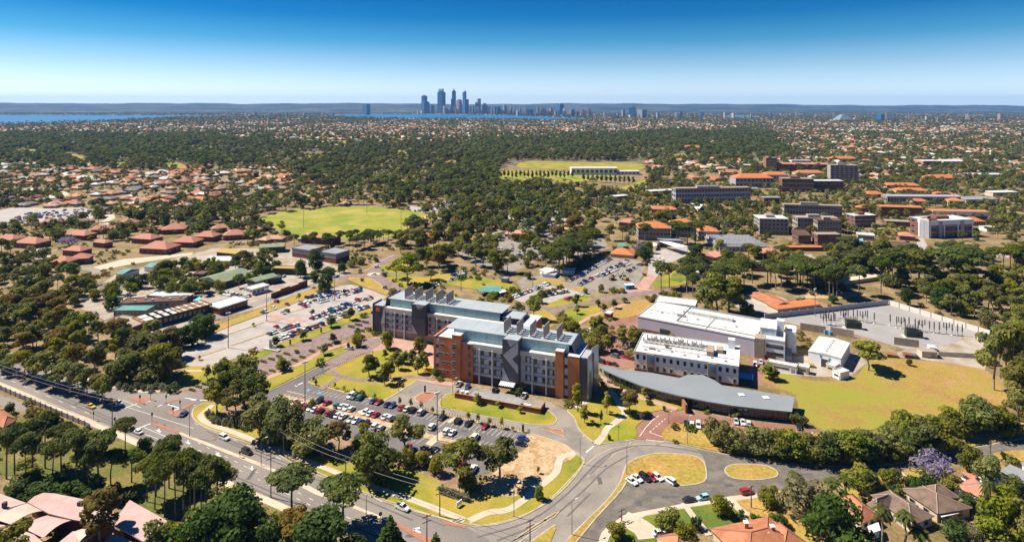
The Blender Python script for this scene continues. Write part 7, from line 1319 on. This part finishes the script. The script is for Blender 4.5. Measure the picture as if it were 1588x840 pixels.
# traffic signals
sm_ = MB(); sm_.tube((0, 0, 0), (0, 0, 2.6), .07, .07, 6); SM = sm_.mesh('pole', B_dsteel); hm2 = MB(); hm2.box(-.28, .28, -.2, .2, 2.4, 3.5, bottom=True); HM2 = hm2.mesh('signal_head', B_dsteel); lenses = [MB() for _ in range(3)]
for k, l in enumerate(lenses): l.tube((0, -.2, 3.3-k*.33), (0, -.26, 3.3-k*.33), .11, .1, 8)
LM = [l.mesh('lens', mat('lens%d' % k, c, .3)) for k, (l, c) in enumerate(zip(lenses, ((.3, .02, .02), (.3, .18, .02), (.02, .2, .08))))]
for i, (u, v) in enumerate(sorted([sv(312, 412), sv(208, 255), sv(300, 225), sv(435, 255), sv(556, 302), sv(495, 365), (145, 652), (178, 661)])):
    o = thing('traffic_signal', 'dark traffic signal at the junction, %s from the left' % ordinal(i+1), 'traffic signal', W(u, v)+Vector((0, 0, .12)), R.uniform(0, 6), 'traffic signals at the junction'); put('pole', SM, o); h_ = put('signal_head', HM2, o)
    for l in LM: put('lens', l, h_)
def sign(name, label, u, v, w, z0, z1, rz, m=B_white, post=2):
    o = thing(name, label, 'sign', W(u, v), rz); part(o, 'panel', m, (-w/2, w/2, -.12, .12, z0, z1))
    for k in range(post): x = (-w*.35, w*.35)[k] if post == 2 else 0; part(o, 'post', B_dsteel, (x-.06, x+.06, -.05, .05, -.1, z0))
    return o
sign('estate_sign', 'white slanted sign board on the corner lawn', 712, 785, 2.4, .6, 1.8, .9)
o = thing('stone_sign', 'grey stone entrance sign between the long car park and avenue', 'sign', W(422, 543), math.radians(-20)); part(o, 'plinth', B_conc, (-4.5, 4.5, -1, 1, 0, .7)); b = MB(); b.prism([(-1.6, -.3), (-.4, -.3), (-.4, .3), (-1.6, .3)], .7, [5.2, 4.2, 4.2, 5.2]); b.build('tall_slab', B_chev, o); part(o, 'short_slab', B_conc, (-.2, 2.6, -.25, .25, .71, 2.8))
sign('road_sign', 'small yellow warning sign on the arterial median', 590, 807, .9, 1.6, 2.6, .4, B_ochre, 1); sign('road_sign', 'small sign on the median beside the black wagon', 372, 709, .7, 1.5, 2.4, .4, B_rust, 1); sign('road_sign', 'dark banner post beside the paved oval island', 659, 609, .8, .4, 3.2, .2, B_dsteel, 1); sign('road_sign', 'dark banner post at the right end of the top parking row', 811, 670, .8, .4, 3.0, .2, B_dsteel, 1); sign('road_sign', 'dark banner post in the left verge of the long car park', 450, 535, .8, .4, 3.0, .2, B_dsteel, 1); sign('road_sign', 'dark banner post at the car park entry lawn', 490, 597, .7, .3, 2.6, .2, B_dsteel, 1); sign('road_sign', 'dark banner post on the verge right of the planted median', 498, 516, .8, .4, 3.0, .2, B_dsteel, 1)
o = thing('stone_sign', 'small stone marker with red panel at the brick drive entrance', 'sign', W(995, 648), .3); part(o, 'slab', B_conc, (-1.0, -.1, -.25, .25, 0, 2.4)); part(o, 'panel', B_redmark if 'B_redmark' in globals() else B_brick, (.05, 1.3, -.25, .25, 0, 2.0))
# bollards
bm2 = MB(); bm2.tube((0, 0, 0), (0, 0, .95), .11, .09, 6); bm2.box(-.12, .12, -.12, .12, .95, 1.02); BM2 = bm2.mesh('bollard', P_wood)
for place, a, c, n in (('along the entry lawn of the front car park', (479, 591), (512, 573), 16), ('along the top edge of the front car park', (508, 599.5), (592, 620.5), 26), ('along the garden lawn beside the brick lane', (522, 570), (566, 549), 16), ('along the lower garden edge by the street trees', (645, 633), (812, 669.5), 40)):
    for i in range(n):
        u, v = lerp2(a, c, (i+.5)/n); p = W(u, v); o = put('bollard', BM2, None, (p.x, p.y, .13)); tag(o, 'short timber bollard %s, %s from the left' % (place, ordinal(i+1)), 'bollard', 'timber bollards')
# wall along the south footpath
a, rz, ln = frame((-40, 587), (140, 664)); o = thing('boundary_wall', 'dark panel wall with posts along the near side of the arterial footpath', 'wall', a, rz); n = int(ln/4); pm = MB(); pm.box(.1, ln/n-.1, -.08, .08, -.2, 1.9); pmesh = pm.mesh('wall_panel', B_dconc); qm = MB(); qm.box(-.2, .2, -.22, .22, -.2, 2.2); qmesh = qm.mesh('post', B_tan)
for i in range(n): put('wall_panel', pmesh, o, (i*ln/n, 0, 0)); put('post', qmesh, o, (i*ln/n, 0, 0))
a, rz, ln = frame((140, 664), (124, 672)); o = thing('boundary_wall', 'short return wall at the end of the arterial footpath wall', 'wall', a, rz)
for i in range(3): part(o, 'wall_panel', B_dconc, (i*ln/3+.05, (i+1)*ln/3-.05, -.08, .08, -.2, 1.9))
# construction machines in the big car park
for lb, (u, v), rz in (('orange excavator parked in the big car park', (950, 434), .4), ('yellow excavator with raised boom in the big car park', (970, 434), 2.0), ('orange loader beside the construction fence', (1000, 411), .8)):
    o = thing('excavator', lb, 'excavator', W(u, v), rz, 'construction machines'); m = B_rust if 'orange' in lb else B_ochre
    part(o, 'track', B_dsteel, (-2.2, 2.2, -1.5, -.8, 0, .9)); part(o, 'track', B_dsteel, (-2.2, 2.2, .8, 1.5, 0, .9)); part(o, 'body', m, (-2.4, 1.0, -1.4, 1.4, 1.0, 2.4)); part(o, 'cab', C_glass, (-.2, 1.4, -.2, 1.3, 2.42, 3.4)); b = MB(); b.tube((1, -.5, 2), (4.0, -.5, 4.6), .3, .25, 6); b.tube((4.0, -.5, 4.6), (6.0, -.5, 1.8), .25, .2, 6); b.build('boom', m, o); part(o, 'bucket', B_dsteel, (5.4, 6.6, -1.0, 0, .9, 1.9))
o = thing('site_hut', 'small blue hut at the corner of the big car park', 'hut', W(976, 447), .2); part(o, 'wall', B_bluelogo, (-3, 3, -1.8, 1.8, 0, 2.6)); part(o, 'roof', B_white, (-3.2, 3.2, -2, 2, 2.6, 2.85)); part(o, 'door', B_dsteel, (-.5, .5, -1.86, -1.8, 0, 2.1))
for i in range(14):
    u, v = 1007+i*1.55*1.0, 404+(i % 7)*3.2; 
    if i < 10:
        o = thing('scaffold_frame', 'silver scaffold tower in the construction area, %s from left' % ordinal(i+1), 'scaffold', W(u+ (i % 3)*4, v), .3*i, 'scaffold frames'); b = MB()
        for x in (-1.5, 1.5):
            for y in (-1, 1): b.tube((x, y, 0), (x, y, 4), .07, .07, 4)
        b.build('uprights', B_steel, o); part(o, 'deck', B_conc, (-1.7, 1.7, -1.2, 1.2, 2.0, 2.12)); part(o, 'deck', B_conc, (-1.7, 1.7, -1.2, 1.2, 3.8, 3.92))
# small roundabout
o = sheet('roundabout_island', [pix(W(579.7, 425.3)+Vector((5.0*math.cos(t*.5236), 5.0*math.sin(t*.5236), 0))) for t in range(12)], M_path, .2)
# ------------------------------------------------------------------ planting
T('in the pine grove above the pink school roofs', 'pine', [(23, 657, 748, 46), (50, 650, 730, 42), (70, 640, 726, 42), (95, 655, 738, 42), (118, 664, 762, 44), (152, 667, 758, 56), (136, 695, 768, 42), (172, 698, 757, 42), (10, 665, 742, 44), (40, 672, 758, 40), (82, 680, 760, 40)])
T('on the lawn beside the arterial footpath', 'pine', [(194, 648, 701, 34), (204, 698, 748, 40)])
T('in the dense pine clump left of centre', 'pine', [(262, 677, 757, 44), (285, 696, 800, 48), (302, 704, 790, 44), (320, 706, 797, 44), (337, 714, 784, 44), (240, 728, 790, 38), (228, 712, 778, 38), (255, 702, 802, 42), (272, 700, 806, 44), (348, 730, 772, 40), (295, 715, 808, 44), (312, 725, 812, 42), (242, 700, 770, 36)])
T('at the bottom edge left of centre', 'deep', [(362, 764, 856, 112), (305, 796, 880, 84), (500, 792, 884, 116), (420, 806, 880, 60)])
T('rising over the pink school roof', 'brown_gum', [(155, 755, 846, 66)]); T('rising over the pink school roof', 'gum', [(20, 812, 890, 76), (240, 806, 880, 60), (262, 812, 875, 50)])
T('beside the arterial road at the bottom edge', 'pine', [(453, 727, 802, 74), (532, 741, 812, 76)]); T('beside the arterial road at the bottom edge', 'brown_gum', [(458, 786, 872, 72)]); T('at the bottom edge on the median', 'conifer', [(605, 797, 852, 44), (676, 824, 862, 30)])
T('along the near footpath fence', 'bush', [(221, 680, 698, 18), (60, 746, 765, 40), (28, 742, 768, 40), (100, 748, 772, 40), (130, 752, 775, 36), (175, 752, 772, 30), (200, 757, 775, 34), (370, 752, 768, 22), (385, 762, 776, 24)]); T('along the near footpath fence', 'deep', [(226, 678, 702, 22), (15, 622, 641, 16), (75, 735, 775, 60), (110, 742, 780, 56), (40, 738, 772, 50), (145, 745, 783, 40)])
T('on the tree-lined arterial median', 'gum', [(2, 538, 574, 34), (20, 545, 580, 34), (38, 540, 585, 36), (56, 548, 592, 36), (72, 538, 597, 44), (90, 556, 603, 36), (106, 558, 609, 36), (122, 562, 614, 34), (136, 570, 619, 30), (150, 575, 624, 28), (160, 580, 628, 24), (-16, 532, 566, 34)])
Z('in the bushland left of the junction', [(-30, 480), (60, 450), (108, 485), (150, 520), (215, 522), (255, 535), (280, 560), (265, 590), (230, 582), (170, 592), (100, 570), (0, 540), (-30, 540)], 85, ['gum', 'gum', 'gum', 'round', 'brown_gum'], (.7, 1.15))
T('between the bushland and the long car park', 'round', [(222, 515, 560, 62), (250, 530, 585, 58), (200, 545, 590, 50), (228, 560, 592, 44), (178, 560, 590, 40)])
T('beside the compound wall by the long car park', 'deep', [(320, 487, 522, 36), (298, 500, 536, 30), (282, 505, 538, 34), (309, 487, 515, 30), (504, 423, 452, 26), (466, 398, 430, 20)])
T('beside the compound wall by the long car park', 'sapling', [(463, 453, 467, 7), (309, 550, 558, 6), (392, 500, 506, 5)])
T('at the junction corner of the avenue', 'gum', [(352, 556, 636, 52), (378, 550, 634, 62), (396, 574, 645, 46), (336, 586, 642, 40), (366, 590, 650, 44)])
T('in front of the front car park', 'round', [(406, 608, 676, 64), (432, 615, 690, 52), (452, 620, 692, 50), (484, 645, 702, 66), (583, 666, 744, 74), (574, 695, 742, 46)]); T('in front of the front car park', 'brown_gum', [(525, 650, 700, 44)])
T('in front of the front car park', 'gum', [(628, 645, 700, 54), (714, 678, 748, 66), (775, 678, 747, 66)]); T('in front of the front car park', 'bright', [(632, 690, 722, 27), (655, 695, 722, 26), (675, 703, 735, 27), (725, 733, 758, 30), (557, 672, 695, 26), (835, 752, 774, 17)])
T('on the front car park median', 'bright', [(484, 617, 632, 13), (564, 655, 674, 20)])
T('on the garden lawn before the far laboratory', 'slim', [(573, 546, 584, 23), (597, 560, 596, 17), (606, 554, 587, 15), (618, 549, 573, 12), (627, 543, 564, 12), (648, 552, 579, 13), (655, 543, 572, 12), (597, 540, 556, 8), (582, 552, 577, 12), (613, 543, 562, 12), (637, 545, 566, 12), (640, 540, 556, 12), (661, 548, 575, 10)]); T('on the garden lawn before the far laboratory', 'round', [(600, 512, 541, 22), (650, 522, 548, 22)])
T('along the top edge of the front car park', 'sapling', [(487, 583, 592, 6), (519, 592, 602, 5), (534, 597, 607, 5), (549, 601, 611, 5), (564, 605, 615, 6), (581, 609, 619, 6), (620, 614, 630, 6), (637, 616, 633, 7), (653, 620, 637, 6), (670, 630, 642, 6), (687, 634, 646, 6), (726, 638, 652, 8), (742, 640, 656, 8), (759, 646, 660, 8), (778, 646, 664, 8), (795, 660, 668, 4), (740, 609, 626, 14), (774, 622, 632, 10), (805, 630, 640, 9), (769, 697, 710, 5), (834, 722, 734, 6)])
T('along the avenue verges', 'slim', [(427, 520, 537, 12), (470, 510, 527, 12), (514, 490, 507, 14), (516, 515, 531, 10), (322, 565, 588, 12), (345, 553, 578, 16), (437, 553, 574, 16), (503, 532, 550, 12), (543, 475, 496, 12), (555, 508, 520, 10), (540, 530, 541, 5), (484, 479, 488, 7)])
T('in the brick lane island', 'bright', [(554, 514, 537, 17), (500, 422, 452, 0.01)][:1])
T('in the avenue median', 'hedge', [(u, v-4.2, v, 14) for u, v in [(409, 562), (421, 558), (433, 554), (445, 550), (410, 579), (422, 576), (434, 573), (446, 565), (457, 560), (469, 555), (484, 546), (497, 541), (510, 536), (523, 531), (545, 508), (556, 505), (567, 501), (560, 514), (571, 511), (298, 606), (308, 601), (318, 597)]]); T('in the avenue median', 'bush', [(460, 541, 547, 9), (437, 562, 574, 12)])
T('in the planted bed at the junction', 'sage_bush', [(185+i*9.5, 596+(i % 3)*2.5-6, 602+(i % 3)*2.5, 12) for i in range(10)]+[(322+i*8, 640+i*1.6-6, 647+i*1.6, 11) for i in range(8)]+[(330+i*9, 649+i*1.9-6, 655+i*1.9, 11) for i in range(7)])
T('in the planted bed on the corner lawn', 'sage_bush', [(684+i*6.5, 758+i*2-7, 764+i*2, 13) for i in range(7)]+[(488+i*7, 696+i*2.5-6, 702+i*2.5, 11) for i in range(6)]+[(405+i*8, 667+i*2.6-6, 674+i*2.6, 12) for i in range(5)]+[(405+i*9, 680+i*2-6, 686+i*2, 12) for i in range(3)])
T('at the foot of the near laboratory', 'green_hedge', [(670, 577, 581, 20), (684, 578, 583, 20), (882, 618, 624, 18), (890, 622, 628, 18), (600, 516, 521, 16), (585, 513, 518, 16)]); T('at the foot of the near laboratory', 'round', [(677, 569, 583, 16)])
T('on the lawns before the curved building', 'slim_bright', [(896, 592, 639, 16), (906, 626, 656, 13), (941, 605, 642, 13), (936, 590, 612, 12), (999, 600, 617, 9)]); T('on the lawns before the curved building', 'slim', [(932, 634, 656, 5)]); T('on the lawns before the curved building', 'brown_gum', [(977, 602, 642, 30)]); T('on the lawns before the curved building', 'deep_bush', [(984, 634, 646, 22), (972, 634, 641, 12), (945, 672, 682, 6), (1007, 619, 627, 13), (1030, 629, 637, 6)])
T('along the curved building', 'green_hedge', [(1008+i*9, 606+i*3.4, 611+i*3.4, 20) for i in range(6)]+[(1085+i*15, 628+i*2.4, 633+i*2.4, 24) for i in range(8)]+[(950+i*10, 590+i*4.2, 595+i*4.2, 18) for i in range(4)])
T('in the red brick court', 'slim_bright', [(965, 502, 538, 20), (926, 487, 520, 22), (943, 518, 546, 20), (976, 540, 556, 14), (922, 490, 505, 16)]); T('in the red brick court', 'bright', [(877, 488, 508, 26), (888, 494, 512, 26), (903, 507, 529, 26), (914, 512, 536, 26), (984, 505, 530, 26), (995, 508, 530, 22), (932, 500, 525, 26), (925, 520, 545, 24), (912, 524, 548, 24), (872, 480, 500, 20), (1044, 518, 540, 22)])
T('around the middle street', 'slim', [(895, 472, 487, 8), (927, 463, 475, 9), (952, 463, 478, 10), (968, 460, 469, 10), (937, 470, 482, 10), (894, 455, 475, 12)]); T('around the middle street', 'gum', [(828, 456, 496, 30), (806, 468, 490, 20), (788, 455, 476, 16), (764, 452, 474, 22)])
T('beside the small car park', 'bright', [(840, 447, 459, 14), (849, 447, 457, 12), (858, 445, 454, 10), (868, 440, 451, 12), (836, 452, 470, 14), (932, 440, 453, 11), (955, 447, 453, 12), (965, 446, 453, 12), (908, 445, 455, 8), (819, 420, 432, 14)])
T('beside the big lawn', 'gum', [(1346, 525, 574, 54)]); T('beside the big lawn', 'slim', [(1192, 562, 588, 20), (1200, 568, 590, 14)]); T('beside the big lawn', 'gum', [(1541, 500, 605, 54), (1573, 490, 612, 58), (1592, 540, 650, 66), (1560, 500, 580, 46), (1580, 590, 660, 50)]); T('beside the big lawn', 'bush', [(1410, 555, 567, 10), (1232, 640, 656, 20), (1245, 645, 660, 18)])
T('in the roadside screen right of the brick drive', 'round', [(1112, 644, 690, 46), (1140, 662, 700, 44), (1180, 660, 704, 52), (1206, 662, 706, 50), (1232, 666, 712, 50), (1262, 668, 714, 52), (1300, 668, 712, 56), (1326, 664, 718, 60), (1350, 662, 710, 52), (1384, 660, 706, 56), (1410, 632, 690, 50), (1432, 645, 698, 60), (1460, 645, 690, 56), (1478, 628, 672, 46), (1502, 608, 660, 24), (1515, 615, 670, 56), (1540, 628, 672, 56), (1560, 630, 670, 44), (1395, 636, 676, 40), (1490, 640, 676, 50), (1375, 680, 712, 40), (1448, 668, 694, 40)]); T('in the roadside screen right of the brick drive', 'deep', [(1222, 672, 712, 44), (1285, 672, 716, 48), (1336, 675, 716, 50), (1420, 670, 705, 46)]); T('in the roadside screen right of the brick drive', 'grey_tree', [(1160, 672, 702, 34), (1365, 672, 708, 36)])
T('in the front gardens at the lower right', 'grey_tree', [(1250, 740, 812, 80)]); T('in the front gardens at the lower right', 'deep', [(1300, 763, 872, 96), (1420, 740, 768, 34), (1502, 765, 792, 28)]); T('in the front gardens at the lower right', 'bright', [(1194, 752, 783, 36), (1120, 765, 797, 36), (1336, 719, 757, 56), (1385, 745, 768, 32), (1034, 785, 826, 44), (955, 806, 832, 32), (1062, 808, 850, 40)]); T('in the front gardens at the lower right', 'round', [(1384, 720, 760, 38), (1510, 690, 738, 44), (1533, 705, 752, 44), (1562, 752, 838, 70), (1590, 768, 850, 60), (1470, 732, 760, 40), (1570, 735, 775, 36), (1206, 798, 815, 30), (1540, 800, 850, 50)]); T('in the front gardens at the lower right', 'deep_bush', [(1080, 797, 820, 20), (1210, 800, 818, 22), (1440, 735, 752, 30), (1425, 738, 756, 26), (1490, 808, 830, 36), (1480, 815, 838, 40), (1558, 700, 712, 12), (1150, 790, 800, 10), (1168, 795, 803, 12), (1178, 799, 808, 12), (1340, 772, 778, 8)]); T('in the front gardens at the lower right', 'jacaranda', [(1448, 698, 744, 58)]); T('in the front gardens at the lower right', 'palm', [(1231, 727, 765, 24), (1290, 738, 778, 34), (1312, 735, 780, 34), (1532, 738, 830, 26), (1368, 778, 850, 36), (1404, 785, 862, 42), (1425, 815, 868, 40)]); T('in the front gardens at the lower right', 'grey_tree', [(1512, 815, 845, 28)])
T('behind the workshop', 'gum', [(1112, 424, 487, 54), (1130, 428, 484, 50), (1095, 440, 488, 40)]); T('behind the workshop', 'bright', [(1155, 462, 487, 18), (1163, 470, 488, 14), (1018, 455, 466, 14), (1030, 448, 463, 18), (1040, 452, 464, 20), (1050, 450, 466, 18), (1010, 460, 468, 12)])
Z('in the tall pine row by the construction fence', [(1016, 446), (1060, 436), (1110, 436), (1290, 438), (1295, 460), (1240, 455), (1160, 447), (1120, 462), (1100, 466), (1020, 455)], 40, ['pine'], (1.05, 1.4), True, 4)
Z('behind the tall pine row', [(1140, 395), (1230, 412), (1300, 392), (1345, 398), (1350, 420), (1300, 438), (1110, 434)], 42, ['pine', 'pine', 'round', 'gum'], (.9, 1.25), True, 4)
Z('in the trees behind the substation', [(1300, 402), (1600, 402), (1600, 440), (1420, 455), (1380, 452), (1310, 436)], 62, ['pine', 'pine', 'gum', 'round'], (.95, 1.4), True, 4)
Z('on the bank right of the substation', [(1410, 462), (1450, 448), (1600, 440), (1610, 560), (1552, 535), (1545, 515), (1470, 490)], 58, ['gum', 'round', 'gum'], (.75, 1.2), True, 3.6)
T('on the dry ground behind the substation', 'pine', [(1366, 398, 455, 36), (1384, 385, 446, 44), (1425, 386, 440, 48), (1486, 382, 446, 72), (1332, 410, 458, 30), (1298, 408, 462, 32), (1286, 415, 462, 30)]); T('on the dry ground behind the substation', 'deep', [(1407, 440, 474, 18), (1461, 440, 478, 38), (1292, 456, 470, 14)])
Z('along the near edge of the sports oval', [(436, 376), (640, 374), (640, 386), (530, 388), (450, 384)], 26, ['pine'], (.75, .95), True, 4)
Z('in the gum wood between oval and laboratories', [(598, 392), (640, 350), (700, 340), (770, 345), (860, 342), (940, 348), (950, 372), (905, 400), (860, 410), (800, 428), (760, 432), (690, 424), (650, 416), (612, 404)], 105, ['gum', 'gum', 'gum', 'brown_gum', 'round', 'bright'], (.9, 1.4), False, 4.5)
T('on the lawn by the small roundabout', 'gum', [(632, 392, 442, 46), (615, 404, 432, 22), (668, 416, 434, 22)]); T('on the lawn by the small roundabout', 'bush', [(583, 398, 406, 10), (546, 402, 414, 14), (560, 399, 410, 16), (609, 447, 453, 14)]); T('on the lawn by the small roundabout', 'deep', [(490, 385, 420, 26), (530, 404, 423, 14), (510, 414, 428, 26), (487, 420, 436, 18)])
Z('in the tall central pines', [(845, 424), (862, 408), (925, 385), (905, 402), (880, 416), (866, 428)], 20, ['pine'], (1.2, 1.45), False, 5)
Z('around the compound buildings', [(130, 470), (175, 440), (240, 425), (290, 415), (390, 405), (440, 420), (410, 445), (350, 455), (300, 460), (250, 470), (180, 500)], 62, ['gum', 'gum', 'round', 'deep', 'bright'], (.7, 1.1), True, 5)
Z('at the far left beside the transmission pole', [(-30, 400), (60, 392), (110, 420), (160, 440), (110, 480), (60, 455), (-30, 475)], 40, ['round', 'gum', 'pine'], (.7, 1.1), True, 4)
T('in the red-roofed estate', 'jacaranda', [(107, 366, 382, 34)]); T('beside the construction fence', 'jacaranda', [(991, 372, 396, 18), (1126, 385, 400, 20)]); T('beside the construction fence', 'deep', [(1079, 378, 406, 30), (1000, 378, 405, 26)]); T('beside the construction fence', 'bright', [(1005, 372, 392, 16), (1115, 370, 388, 18), (1222, 330, 345, 16)])
T('before the orange-roofed wings', 'pine', [(1050, 342, 378, 30), (1066, 345, 380, 32), (1078, 343, 378, 28), (1000, 345, 380, 22)])
T('in the line beside the playing fields', 'slim', [(782+i*6.2, 263+(i % 3)*.6, 275+(i % 4)*1.2, 4.5) for i in range(18)]+[(905+i*7, 268+i*.4, 281+i*.5, 5) for i in range(12)])
plant_all()
# ------------------------------------------------------------------ far world
TP, TS, TI, HP, FP, FS, FI = far_world()
mids = [lowtree(40+i, 300, 1.15, L_far, f_gum if i % 2 else f_round) for i in range(4)]+[lowtree(50+i, 300, 1.1, L_forest, f_pine) for i in range(4)]
fars = [lowtree(60+i, 70, 2.3, L_far, f_round, False) for i in range(3)]+[lowtree(70+i, 70, 2.3, L_forest, f_pine, True) for i in range(2)]
scatter('woodland', 'dark green woodland and street trees beyond the campus', 'woodland', TP, TS, RNG.uniform(0, 6.28, len(TP)), TI, mids)
scatter('distant_woodland', 'hazy tree cover of the far suburbs below the skyline', 'woodland', FP, FS, RNG.uniform(0, 6.28, len(FP)), FI, fars)
UP = undergrowth(); shr = [lowtree(80+i, 90, .55, (L_gum, L_bright, L_deep, L_brown)[i], f_bush, False) for i in range(4)]
scatter('undergrowth', 'low scrub and garden shrubs over the open ground', 'shrubs', UP, RNG.uniform(.5, 1.5, len(UP)), RNG.uniform(0, 6.28, len(UP)), RNG.integers(0, 4, len(UP)), shr)
# houses: the 300 largest are things of their own, the rest one mass
order = np.argsort(HP[:, 1]); HP = HP[order]; NEAR = 260
ROOFC = [('terracotta', mat('roof_terracotta', (.54, .22, .10), .85, (.46, .18, .085), .4, .3)), ('salmon', mat('roof_salmon', (.62, .35, .23), .85, (.54, .29, .19), .4, .3)), ('maroon', mat('roof_darkred', (.40, .16, .09), .85, (.24, .09, .06), .4, .3)), ('white', mat('roof_whitemetal', (.62, .60, .58), .5, (.55, .53, .5), .3, .3)), ('grey', mat('roof_grey', (.30, .28, .27), .8, (.22, .21, .2), .3, .3)), ('tan', mat('roof_tan', (.46, .34, .24), .85, (.38, .28, .19), .3, .3))]
M_hwall = mat('house_wall', (.46, .37, .28), .9, (.38, .29, .21), .3, .3)
hw = [w.mesh('wall', M_hwall) for w, r in HS]; hr = [r.mesh('roof', ROOFC[0][1]) for w, r in HS]
hb = []
for p in HP[:NEAR]:
    u, v = pix(p); hb.append((int(v//3), u, p))
hb.sort(key=lambda t: (t[0], t[1]))
from collections import defaultdict
cn = defaultdict(int)
for band, u, p in hb:
    side = 'left of the sports oval' if u < 480 else 'right of the campus towers' if u > 1150 else 'behind the sports oval'
    ci = R.choices(range(6), (4, 4, 2, 3, 2, 3))[0]; k = R.randrange(4); cn[(band, side, ci)] += 1
    o = thing('suburban_house', '%s roofed house %s, row %s from front, %s of its colour' % (ROOFC[ci][0], side, ordinal(1+max(b_[0] for b_ in hb)-band), ordinal(cn[(band, side, ci)])), 'house', (p[0], p[1], 0), R.choice((0, .3, -.35, 1.57, 1.2)), 'suburban houses beyond the campus')
    put('wall', hw[k], o); put('roof', hr[k], o, mat=ROOFC[ci][1])
rest = HP[NEAR:]
scatter('distant_suburb', 'mass of tiled and metal roofs in the far suburbs', 'suburb', rest, RNG.uniform(.9, 1.45, len(rest)), RNG.uniform(0, 6.28, len(rest)), RNG.integers(0, 4, len(rest)), [house_shape(*h) for h in HS])
# ------------------------------------------------------------------ haze
M_haze = bpy.data.materials.new('haze'); M_haze.use_nodes = True; t = M_haze.node_tree; t.nodes.remove(t.nodes['Principled BSDF'])
pv = t.nodes.new('ShaderNodeVolumePrincipled'); pv.inputs['Color'].default_value = (0.17, 0.47, 1.0, 1); pv.inputs['Density'].default_value = 0.000033; pv.inputs['Anisotropy'].default_value = 0.0
t.links.new(pv.outputs[0], t.nodes['Material Output'].inputs['Volume'])
b = MB(); b.box(-24000, 24000, -500, 19500, -1.5, 385, bottom=True); hz = b.build('haze', M_haze); tag(hz, 'thin bluish haze filling the air over the suburbs', 'haze', kind='stuff')
print('TREES', len(TREES), 'mid', len(TP), 'far', len(FP), 'houses', len(HP))

for o_ in bpy.data.objects:
    l_ = o_.get('label')
    if l_ and len(l_.split()) > 16: print('LONG', l_)
